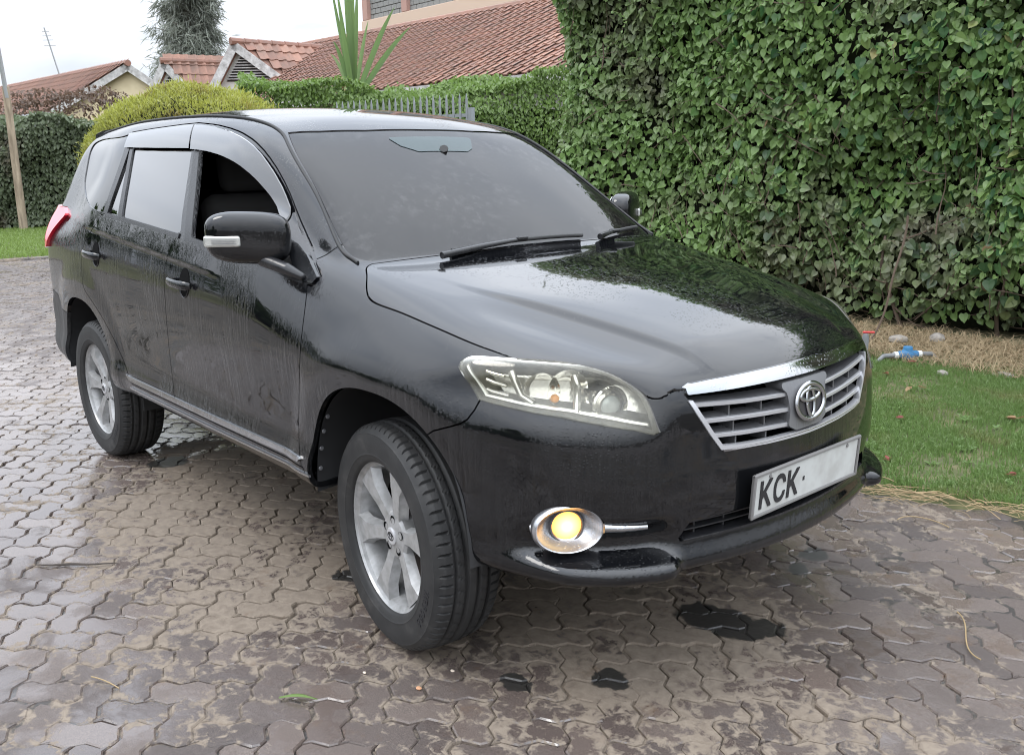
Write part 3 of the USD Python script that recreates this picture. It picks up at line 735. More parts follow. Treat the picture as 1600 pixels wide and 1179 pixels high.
# ---------------------------------------------------------------- the big leafy hedge on the right
leaf_mat = foliage_mat("climber_leaf", [(0, (.022, .062, .022)), (.3, (.040, .098, .032)), (.6, (.066, .138, .042)), (.85, (.105, .19, .058)), (.95, (.165, .235, .065)), (.975, (.21, .20, .06)), (1, (.19, .11, .055))],
                       [(0, (.050, .068, .036)), (.4, (.080, .088, .056)), (.8, (.105, .095, .074)), (1, (.14, .11, .09))], .62, (.47, .62), rough=.45, trans=.26)
HX0, HX1, HH = -5.62, 3.6, 4.05
def hedge_y(x, z):
    """the hedge's face, bulging and hollow"""
    p = np.column_stack([np.ravel(x) * .75, np.ravel(z) * .85, np.zeros(np.size(x))])
    n = (meshkit.fbm(p, 4, 77) - .5).reshape(np.shape(x))
    end = np.clip((x - HX0) / .5, 0, 1)
    return 5.02 + .035 * (x - HX0) - .80 * n + .55 * (1 - np.sqrt(np.maximum(1 - (1 - end) ** 2, 0))) + .30 * np.clip((.55 - z) / .55, 0, 1) ** 1.5 + .18 * np.clip((z - HH + .35) / .35, 0, 1) ** 2
big = thing("leafy_hedge", "tall wall of heart leaved climber hedge filling the right side behind the bonnet", "hedge")
r = np.random.default_rng(5)
NL = 44000
x = HX0 + (HX1 - HX0) * r.random(NL)
z = .12 + (HH - .12) * r.random(NL) ** .97
dens = meshkit.fbm(np.column_stack([x * 1.9, z * 2.1, np.zeros(NL)]), 3, 55)
ok = (dens > .33) | (r.random(NL) < .5)
ok &= (z > .5) | (r.random(NL) < .25 + 1.2 * z)
x, z, dens = x[ok], z[ok], dens[ok]
# the end of the hedge and its top
NE = 1500
ze = .2 + (HH - .2) * r.random(NE)
depth = r.random(NL)[:len(x)] ** 1.5 * .20
y = hedge_y(x, z) + depth
P = np.column_stack([x, y, z])
e = .02
ny = np.stack([(hedge_y(x + e, z) - hedge_y(x - e, z)) / (2 * e), -np.ones_like(x), (hedge_y(x, z + e) - hedge_y(x, z - e)) / (2 * e)], 1)
Pe = np.column_stack([np.full(NE, HX0) + r.normal(0, .07, NE), 5.4 + 1.0 * r.random(NE), ze])
ne_ = np.tile([-1.0, -.25, 0], (NE, 1))
NT = 1800
Pt = np.column_stack([HX0 + (HX1 - HX0) * r.random(NT), 5.1 + 1.2 * r.random(NT), HH + r.normal(0, .07, NT)])
nt_ = np.tile([0, -.2, 1.0], (NT, 1))
P, ny = np.vstack([P, Pe, Pt]), unit(np.vstack([ny, ne_, nt_]))
down = np.array([0, 0, -1.0]) + r.normal(0, .55, P.shape) + ny * .22
face = ny * .85 + np.array([0, 0, .55]) + r.normal(0, .45, P.shape)
size = .034 + .062 * r.random(len(P)) ** 1.4
V, F = place_leaves(P, down, face, size)
# young shoots that stand out from the face
SP, SD, SF, SS, shoot_stems = [], [], [], [], []
for k in range(230):
    x0, z0 = HX0 + (HX1 - HX0) * r.random(), .5 + (HH - .4) * r.random()
    o = np.array([x0, float(hedge_y(np.array([x0]), np.array([z0]))[0]), z0])
    d = unit(np.array([[r.normal(0, .8), -.75 - .5 * r.random(), r.normal(.25, .7)]]))[0]
    L = .10 + .16 * r.random()
    m = int(4 + 5 * r.random())
    t = np.linspace(.25, 1, m)
    q = o + np.outer(t * L, d) - np.outer(t ** 2 * L * .25, [0, 0, 1.0])
    shoot_stems.append(tube(np.vstack([o - d * .05, q]), .0022, 4))
    SP.append(q); SD.append(r.normal(0, .7, (m, 3)) + [0, 0, -.5]); SF.append(r.normal(0, .4, (m, 3)) + [0, -.7, .7]); SS.append(.05 * (1.15 - .6 * t))
nS = sum(len(q) for q in SP)
V2, _ = place_leaves(np.concatenate(SP), np.concatenate(SD), np.concatenate(SF), np.concatenate(SS))
V = np.concatenate([V, V2])
P = np.vstack([P, np.concatenate(SP)])
size = np.r_[size, np.concatenate(SS)]
depth = np.r_[depth, np.ones(0)]
seen, sc = in_view(P)
rank = np.where(seen & (P[:, 2] > .15), sc * size - 4 * np.r_[depth, np.ones(NE + NT), np.zeros(nS)] * sc * size, 0)
top = np.argsort(-rank)[:295]
for k in top:
    obj("leaf", (V[k], F), leaf_mat, big)
rest = np.ones(len(P), bool)
rest[top] = False
tag(obj("leaf_mass", merged(V[rest], F), leaf_mat, big), kind="stuff")
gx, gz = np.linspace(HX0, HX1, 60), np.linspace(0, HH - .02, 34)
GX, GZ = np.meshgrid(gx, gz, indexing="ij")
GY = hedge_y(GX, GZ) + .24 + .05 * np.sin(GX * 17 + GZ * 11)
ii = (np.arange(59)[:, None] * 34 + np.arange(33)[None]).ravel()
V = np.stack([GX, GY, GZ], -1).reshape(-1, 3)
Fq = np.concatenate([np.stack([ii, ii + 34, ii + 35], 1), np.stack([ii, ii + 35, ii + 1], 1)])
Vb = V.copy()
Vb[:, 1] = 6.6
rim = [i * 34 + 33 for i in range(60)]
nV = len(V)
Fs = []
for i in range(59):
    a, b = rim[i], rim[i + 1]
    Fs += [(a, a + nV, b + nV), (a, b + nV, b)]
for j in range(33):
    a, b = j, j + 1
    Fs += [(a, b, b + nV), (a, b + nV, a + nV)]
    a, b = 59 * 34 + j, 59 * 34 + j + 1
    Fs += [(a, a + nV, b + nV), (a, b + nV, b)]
obj("inner_twigs", (np.vstack([V, Vb]), np.vstack([Fq, Fq[:, ::-1] + nV, Fs])), hedge_shade, big)  # dark backing behind the leaves, shade put into its colour
# bare vines and twigs in the hollows
tw = []
vine = M("dry_vine", {"oi": ("geometry", {}), "r": ("rgb_ramp", {"ramp": [(0, (.10, .07, .05)), (.6, (.20, .145, .10)), (1, (.33, .25, .17))]}), "p": ("principled_bsdf", {"roughness": .85})}, [("oi.random_per_island", "r.fac"), ("r.color", "p.base_color")])
tw += shoot_stems
for k in range(620):
    x0, z0 = HX0 + .1 + (HX1 - HX0 - .2) * r.random(), .05 + (HH - .3) * r.random() ** 1.5
    a = r.normal(0, .9) + (math.pi / 2 if r.random() < .6 else 0)
    L = .15 + .5 * r.random()
    t = np.linspace(0, 1, 6)
    px = x0 + L * np.cos(a) * t + np.cumsum(r.normal(0, .012, 6))
    pz = np.maximum(z0 + L * np.sin(a) * t + np.cumsum(r.normal(0, .012, 6)), .01)
    py = hedge_y(px, pz) - .02 + .12 * r.random() + np.cumsum(r.normal(0, .01, 6))
    tw.append(tube(np.column_stack([px, py, pz]), np.linspace(.003 + .005 * r.random(), .0018, 6), 5))
tag(obj("bare_vines", cat_mesh(tw), vine, big), kind="stuff")
for k, (xa, za, xb, zb) in enumerate([(.05, 0, .18, .85), (-1.5, 0, -1.62, .8), (-3.6, 0, -3.5, .7), (2.0, 0, 1.9, .9), (-.75, 0, -.6, .6)]):
    t = np.linspace(0, 1, 7)
    px = xa + (xb - xa) * t + np.cumsum(r.normal(0, .012, 7))
    pz = za + (zb - za) * t
    obj("stem", tube(np.column_stack([px, hedge_y(px, pz) - .02 + .10 * t, pz]), np.linspace(.019, .011, 7), 8), vine, big, smooth=60)

# ---------------------------------------------------------------- lawn, litter, verge
lawn = thing("lawn", None, None)
tag(lawn, kind="structure")
lx = np.linspace(-5.6, 8, 110)
ly0 = edge_y(lx) + .02 + .035 * (meshkit.fbm(np.column_stack([lx * 3, 0 * lx, 0 * lx]), 3, 8) - .5)
rows = []
for k, q in enumerate(np.linspace(0, 1, 28)):
    yy = ly0 + (7.5 - ly0) * q ** 1.4
    zz = .018 * min(1, k / 2) + .035 * (meshkit.fbm(np.column_stack([lx * 1.2, yy * 1.2, 0 * lx]), 3, 4) - .5) * min(1, k / 3)
    rows.append(np.column_stack([lx, yy, zz - (.03 if k == 0 else 0)]))
V = np.stack(rows, 0)
m_, n_ = V.shape[:2]
ii = (np.arange(m_ - 1)[:, None] * n_ + np.arange(n_ - 1)[None]).ravel()
obj("soil", (V.reshape(-1, 3), np.concatenate([np.stack([ii, ii + 1, ii + n_ + 1], 1), np.stack([ii, ii + n_ + 1, ii + n_], 1)])), lawn_soil, lawn, smooth=True)
grass_mat = foliage_mat("grass_blade", [(0, (.075, .125, .034)), (.5, (.135, .205, .058)), (.85, (.20, .26, .09)), (1, (.34, .30, .17))], [(0, (.13, .125, .05)), (.6, (.22, .185, .09)), (1, (.32, .26, .14))], 2.2, (.54, .74), rough=.5, trans=.3)
def blades(px, py, pz, h, w, seed, lean=.5):
    rr = np.random.default_rng(seed)
    n = len(px)
    a = rr.random(n) * 2 * math.pi
    b = rr.random(n) * 2 * math.pi
    hh = h * (.5 + .8 * rr.random(n))
    ww = w * (.6 + .7 * rr.random(n))
    base = np.column_stack([px, py, pz])
    sd = np.column_stack([np.cos(a), np.sin(a), np.zeros(n)]) * ww[:, None] / 2
    ld = np.column_stack([np.cos(b), np.sin(b), np.zeros(n)]) * (hh * lean * (.3 + rr.random(n)))[:, None]
    mid = base + ld * .35 + np.column_stack([0 * px, 0 * px, hh * .62])
    tip = base + ld + np.column_stack([0 * px, 0 * px, hh * (.92 - .3 * rr.random(n))])
    V = np.stack([base - sd, base + sd, mid + sd * .8, mid - sd * .8, tip], 1)
    return merged(V, np.array([(0, 1, 2), (0, 2, 3), (3, 2, 4)]))
r = np.random.default_rng(15)
NB = 240000
gx = -2.6 + 6.6 * r.random(NB)
gy = edge_y(gx) + .03 + 3.2 * r.random(NB) ** .95
pat = meshkit.fbm(np.column_stack([gx * 2.2, gy * 2.2, 0 * gx]), 4, 23)
far = np.clip((gy - 4.0 - .12 * np.sin(gx * 2.1)) / .5, 0, 1)
ok = (r.random(NB) < np.clip((pat - .22) / .2, .25, 1)) & (r.random(NB) > far * 1.15) & in_view(np.column_stack([gx, gy, 0 * gx]), 120)[0]
gx, gy, pat = gx[ok], gy[ok], pat[ok]
tag(obj("grass", blades(gx, gy, .012 + 0 * gx, .050, .0058, 3), grass_mat, lawn), kind="stuff")
# broad leaved weeds in the turf
nw = 420
wx = -2.4 + 6.0 * r.random(nw)
wy = edge_y(wx) + .10 + 2.5 * r.random(nw)
P_, D_, F_, S_ = [], [], [], []
for a, b in zip(wx, wy):
    m = 5 + int(4 * r.random())
    q = r.random() * 6 + np.arange(m) * 2 * math.pi / m
    P_.append(np.tile([a, b, .022], (m, 1)) + r.normal(0, .004, (m, 3)))
    D_.append(np.column_stack([np.cos(q), np.sin(q), .35 + .3 * r.random(m)]))
    F_.append(np.column_stack([-np.cos(q) * .3, -np.sin(q) * .3, np.ones(m)]))
    S_.append(np.full(m, .022 + .026 * r.random()))
V, F = place_leaves(np.concatenate(P_), np.concatenate(D_), np.concatenate(F_), np.concatenate(S_), "oval")
tag(obj("weeds", merged(V, F), foliage_mat("weed_leaf", [(0, (.045, .095, .022)), (1, (.10, .165, .045))]), lawn), kind="stuff")
# dry litter between lawn and hedge
litter = thing("dry_litter", "strip of brown dead leaves and dry grass along the foot of the leafy hedge", "leaf litter")
tag(litter, kind="stuff")
litter_mat = foliage_mat("litter", [(0, (.055, .038, .022)), (.4, (.13, .09, .048)), (.75, (.24, .175, .095)), (1, (.34, .27, .17))], rough=.8, trans=.1)
NLI = 7000
gx = -3.2 + 6.8 * r.random(NLI)
gy = 4.0 + 1.25 * r.random(NLI) ** .7
p = np.column_stack([gx, gy, .025 + .035 * r.random(NLI)])
V, F = place_leaves(p, r.normal(0, 1, (NLI, 3)) * [1, 1, .25], r.normal(0, .5, (NLI, 3)) + [0, 0, 1.0], .02 + .04 * r.random(NLI), "oval")
obj("dead_leaves", merged(V, F), litter_mat, litter)
hx = -3.2 + 6.8 * r.random(16000)
hy = 4.0 + 1.25 * r.random(16000)
obj("dry_grass", blades(hx, hy, .01 + 0 * hx, .11, .0045, 9, 1.6), litter_mat, litter)
# straw along the edge of the paving
straw = thing("straw", "loose pale straw lying along the edge between lawn and paving", "straw")
tag(straw, kind="stuff")
straw_mat = M("straw", {"g": ("geometry", {}), "r": ("rgb_ramp", {"ramp": [(0, (.28, .20, .10)), (.6, (.45, .36, .20)), (1, (.58, .50, .33))]}), "p": ("principled_bsdf", {"roughness": .6})}, [("g.random_per_island", "r.fac"), ("r.color", "p.base_color")])
st = []
for k in range(330):
    x0 = .0 + 2.6 * r.random()
    y0 = edge_y(x0) + r.normal(-.03, .06) + (.04 if x0 < .3 else -.02)
    a = r.normal(math.atan(.3), .55)
    L = .06 + .24 * r.random() ** 2
    t = np.linspace(-.5, .5, 5)
    c = r.normal(0, .8)
    px, py = x0 + L * t * math.cos(a) - c * L * (t * t) * math.sin(a) * .6, y0 + L * t * math.sin(a) + c * L * (t * t) * math.cos(a) * .6
    pz = .010 + .022 * r.random() + .012 * np.cos(t * 3) + .006 * r.random(5)
    st.append(tube(np.column_stack([px, py, pz]), .0008 + .0017 * r.random() ** 1.5, 4))
obj("stalks", cat_mesh(st), straw_mat, straw)
# verge at the end of the road
verge = thing("verge", None, None)
tag(verge, kind="structure")
vp = np.array([(-14.75, .2), (-14.55, 2.2), (-13.6, 9.5), (-24, 13), (-60, 20), (-60, -30), (-16.5, -14)])
vv = np.column_stack([vp, np.full(len(vp), .03)])
cc = np.array([-26, 0, .03])
obj("soil", (np.vstack([vv, cc]), np.array([(len(vp), (i + 1) % len(vp), i) for i in range(len(vp))])[:, ::-1]), lawn_soil, verge)
obj("kerb_edge", tube([(-16.5, -14, .0), (-14.75, .2, .0), (-14.55, 2.2, .0), (-13.6, 9.5, 0)], .045, 8), joint_mat, verge)
NV = 60000
q, s = r.random(NV), r.random(NV)
gx = -14.7 - 9.6 * q
gy = -1.2 + 9 * s + q * 1.5
ok = in_view(np.column_stack([gx, gy, 0 * gx]), 60)[0] & (gx < -14.75 + .12 * (gy - .2))
gx, gy = gx[ok], gy[ok]
verge_mat = foliage_mat("verge_blade", [(0, (.055, .10, .018)), (.6, (.10, .165, .032)), (1, (.16, .21, .06))], rough=.5, trans=.3)
tag(obj("grass", blades(gx, gy, .03 + 0 * gx, .09, .016, 5), verge_mat, verge), kind="stuff")
# ---------------------------------------------------------------- the car body as one implicit surface
def _tab(pts, lo, hi, blur=0.0, n=4001):
    from scipy.interpolate import PchipInterpolator
    from scipy.ndimage import gaussian_filter1d
    p = np.array(sorted(pts), float)
    s = np.linspace(lo, hi, n)
    v = PchipInterpolator(p[:, 0], p[:, 1])(np.clip(s, p[0, 0], p[-1, 0]))
    d0, d1 = (p[1, 1] - p[0, 1]) / (p[1, 0] - p[0, 0]), (p[-1, 1] - p[-2, 1]) / (p[-1, 0] - p[-2, 0])
    v = np.where(s < p[0, 0], p[0, 1] + d0 * (s - p[0, 0]), np.where(s > p[-1, 0], p[-1, 1] + d1 * (s - p[-1, 0]), v))
    if blur:
        v = gaussian_filter1d(v, blur / (hi - lo) * n, mode="nearest")
    return lambda x: np.interp(x, s, v)
def sstep(a, b, x):
    t = np.clip((x - a) / (b - a), 0, 1)
    return t * t * t * (t * (6 * t - 15) + 10)
def smax(a, b, k):
    h = np.maximum(k - np.abs(a - b), 0) / k
    return np.maximum(a, b) + h * h * h * k / 6
def smin(a, b, k):
    return -smax(-a, -b, k)
SIDE = _tab([(.25, .78), (.33, .815), (.40, .862), (.45, .893), (.50, .904), (.535, .902), (.575, .890), (.61, .887), (.7, .889), (.8, .896), (.9, .9035), (.97, .9065), (1.03, .907), (1.10, .9045), (1.17, .8985), (1.26, .8855), (1.34, .869), (1.42, .848), (1.5, .820), (1.6, .778), (1.9, .64)], .1, 2.2, .018)
PLAN = _tab([(-3.9, -.10), (-3.5, -.055), (-3.1, -.02), (-2.66, -.002), (-1.8, 0), (-.6, 0), (0, -.004), (.3, -.018), (.55, -.05), (.75, -.09), (1.0, -.17)], -4.2, 1.4, .08)
HOODZ = _tab([(-1.2, 1.30), (-.6, 1.212), (-.4, 1.19), (-.2, 1.166), (0, 1.142), (.2, 1.112), (.4, 1.077), (.6, 1.032), (.72, .997), (.80, .966), (.86, .93), (.92, .87), (1.0, .76)], -4.2, 1.6, .035)
CROWN = _tab([(-.6, .02), (-.28, .03), (0, .07), (.3, .095), (.5, .13), (.7, .16), (.9, .17)], -4.2, 1.6, .06)
RIDGEY = _tab([(-.4, .60), (.0, .585), (.14, .565), (.4, .487), (.66, .395), (.9, .31)], -4.2, 1.6, .05)
FRONT = _tab([(.2, .80), (.30, .86), (.36, .902), (.40, .926), (.43, .925), (.465, .908), (.49, .900), (.53, .907), (.58, .911), (.66, .910), (.73, .905), (.80, .901), (.86, .894), (.90, .884), (.95, .862), (1.05, .80), (1.2, .70)], 0, 2.2, .022)
REAR = _tab([(.2, -3.50), (.4, -3.60), (.55, -3.655), (.70, -3.66), (.77, -3.61), (.85, -3.595), (.95, -3.57), (1.1, -3.53), (1.25, -3.50), (1.4, -3.42), (1.6, -3.30), (1.7, -3.22), (2, -2.9)], 0, 2.2, .04)
WSX = _tab([(1.0, .07), (1.165, -.185), (1.28, -.358), (1.39, -.532), (1.5, -.716), (1.605, -.90), (1.75, -1.18)], .6, 2.2, .03)
ROOF = _tab([(-4.0, 1.56), (-3.4, 1.655), (-3.1, 1.698), (-2.8, 1.718), (-2.4, 1.735), (-2.05, 1.737), (-1.75, 1.733), (-1.4, 1.712), (-1.1, 1.668), (-.9, 1.625), (-.7, 1.575), (-.4, 1.47)], -4.2, 1.6, .06)
def zbelt(x):
    return 1.107 - .077 * x
def arch_r(x, z, cx, cz=.36, ax=.41, az=.475, p=2.4):
    """about 1 on the rim of a wheel opening, growing outwards"""
    return (np.abs((x - cx) / ax) ** p + np.abs(np.maximum(z - cz, -.02) / az) ** p) ** (1 / p)
def side_w(x, z):
    zb = zbelt(x)
    u = np.where(z < .6, z, .6 + (z - .6) * (.8 / (zb - .6)))       # the belt sits at u = 1.4
    w = SIDE(u) - .033 * np.clip((u - 1.36) / .04, 0, 1) * 0
    f = sstep(-1.0, .10, x)
    w = w - f * .24 * np.maximum(u - 1.02, 0) ** 1.25                # the front fender falls in above its shoulder
    w = w - .14 * sstep(-2.3, -3.35, x) * np.clip((u - 1.12) / .28, 0, 1.5) ** 1.5
    w = w + PLAN(x)
    # flared lips round the wheels
    for cx, h in ((.03, .013), (-2.70, .013)):
        q = arch_r(x, z, cx)
        w = w + h * sstep(1.46, 1.08, q) * sstep(1.12 + .12, .85, z + 0 * x)
    return w
def car_sdf(x, y, z):
    y = np.abs(y)
    # lower body
    L = y - side_w(x, z)
    yy = np.minimum(y, 1.0)
    rid = RIDGEY(x)
    T = HOODZ(x) - CROWN(x) * yy ** 2
    T = T + .0135 * sstep(-.10, .40, x) * sstep(.84, .70, x) * (sstep(rid + .021, rid - .021, y) - .55 * sstep(rid - .0, rid - .30, y))
    T = T - .012 * sstep(.05, .45, x) * sstep(.85, .6, x) * np.exp(-((y - rid - .09) / .075) ** 2)
    T = T + .10 * sstep(-.38, -.85, x)
    L = smax(L, (z - T) * .93, .16 - .06 * sstep(.2, -.2, x))
    c = .33 * yy ** 2 + 1.25 * np.maximum(yy - .52, 0) ** 2 + 3.2 * np.maximum(yy - .74, 0) ** 2
    rec = sstep(.434, .488, z) * sstep(.585, .505, z)
    cor = sstep(.84, .76, yy)
    pod = sstep(.455, .55, yy) * cor
    c = c + .036 * rec * pod - sstep(.488, .434, z) * (.042 * pod + .05 * np.clip(yy - .53, 0, .25))
    c = c + .075 * np.exp(-((z - .90) / .07) ** 2) * sstep(.45, .65, yy)
    fx = FRONT(z) - c
    L = smax(L, (x - fx) * .9, .10)
    rear = REAR(z) + .10 * yy ** 2 + (.9 - .5 * sstep(.80, .72, z)) * np.maximum(yy - .55, 0) ** 2
    L = smax(L, (rear - x) * .95, .16)
    L = smax(L, .40 + .02 * sstep(.3, -.3, x) - z, .05)
    # cabin
    zb = zbelt(x)
    d = z - zb
    wg = .852 + PLAN(x) * .9 - .086 * sstep(-1.3, -.4, x) - .085 * sstep(-2.1, -3.35, x) - .40 * d - .11 * np.maximum(d, 0) ** 2
    G = (y - wg) * .92
    ws = WSX(z) - .20 * yy ** 2 - .06 * yy ** 4
    Wd = (x - ws) * .52
    rf = (z - (ROOF(x) - .085 * yy ** 2 - .12 * yy ** 4))
    G = smax(G, rf, .13)
    G = smax(G, Wd, .075)
    G = smax(G, (rear - x) * .85, .18)
    G = smax(G, zb - .10 - z, .02)
    return smin(L, G, .03)
def car_grad(p, e=.0015):
    g = np.empty_like(p)
    for k in range(3):
        a, b = p.copy(), p.copy()
        a[:, k] += e
        b[:, k] -= e
        g[:, k] = (car_sdf(*a.T) - car_sdf(*b.T)) / (2 * e)
    return g
def surface_nets(f, lo, hi, h):
    """the zero set of f on a grid of step h, symmetric in y, as (vertices, quads)"""
    xs = np.arange(lo[0], hi[0], h)
    ys = np.arange(-h / 2, hi[1], h)
    zs = np.arange(lo[2], hi[2], h)
    v = np.empty((len(xs), len(ys), len(zs)), np.float32)
    Y, Z = np.meshgrid(ys, zs, indexing="ij")
    for i0 in range(0, len(xs), 40):
        X = xs[i0:i0 + 40]
        v[i0:i0 + 40] = f(X[:, None, None] + 0 * Y, Y[None] + 0 * X[:, None, None], Z[None] + 0 * X[:, None, None])
    v = np.concatenate([v[:, :1:-1], v], 1)                        # ys mirrored; -h/2 and h/2 stay
    ys = np.concatenate([-ys[:1:-1], ys])
    s = v < 0
    c = np.zeros(tuple(np.array(v.shape) - 1), np.int8)
    for d in np.ndindex(2, 2, 2):
        c += s[d[0]:v.shape[0] - 1 + d[0], d[1]:v.shape[1] - 1 + d[1], d[2]:v.shape[2] - 1 + d[2]]
    cell = np.argwhere((c > 0) & (c < 8))
    idx = np.full(c.shape, -1)
    idx[tuple(cell.T)] = np.arange(len(cell))
    acc, cnt = np.zeros((len(cell), 3)), np.zeros(len(cell))
    for ax in range(3):
        for d in np.ndindex(2, 2):
            o = np.insert(np.array(d), ax, 0)
            a = cell + o
            b = a.copy()
            b[:, ax] += 1
            va, vb = v[tuple(a.T)], v[tuple(b.T)]
            m = (va < 0) != (vb < 0)
            t = np.where(m, va / np.where(m, va - vb, 1), 0)
            p = a.astype(float)
            p[:, ax] += t
            acc[m] += p[m]
            cnt[m] += 1
    p = acc / cnt[:, None]
    P = np.stack([lo[0] + h * p[:, 0], ys[0] + h * p[:, 1], lo[2] + h * p[:, 2]], 1)
    quads = []
    for ax in range(3):
        n = [1, 1, 1]
        n[ax] = 0
        sl = lambda k: tuple(slice(n[j], v.shape[j] - 1 + (0 if j != ax else 0)) if j != ax else slice(k, v.shape[j] - 1 + k) for j in range(3))
        a, b = s[sl(0)], s[sl(1)]
        for flip in (0, 1):
            e = np.argwhere((a & ~b) if not flip else (~a & b))
            e = e + np.array(n)
            j, k = [q for q in range(3) if q != ax]
            u, w = np.zeros(3, int), np.zeros(3, int)
            u[j], w[k] = 1, 1
            q = np.stack([idx[tuple((e - u - w).T)], idx[tuple((e - w).T)], idx[tuple(e.T)], idx[tuple((e - u).T)]], 1)
            if (ax == 1) != bool(flip):
                q = q[:, ::-1]
            quads.append(q)
    return P, np.concatenate(quads)
def offset_surface(h, off=0.0):
    """the car's outer skin (or one a constant depth inside it)"""
    P, Q = surface_nets(lambda x, y, z: car_sdf(x, y, z) + off * .0, (-3.75, -1, .25), (1.0, 1.0, 1.85), h)
    for _ in range(5):
        g = car_grad(P)
        P = P - g * (car_sdf(*P.T) / np.maximum((g * g).sum(1), .05))[:, None]
    if off:
        g = car_grad(P)
        P = P - off * g / np.linalg.norm(g, axis=1, keepdims=True)
    F = np.concatenate([Q[:, [0, 1, 2]], Q[:, [0, 2, 3]]])
    return P, F
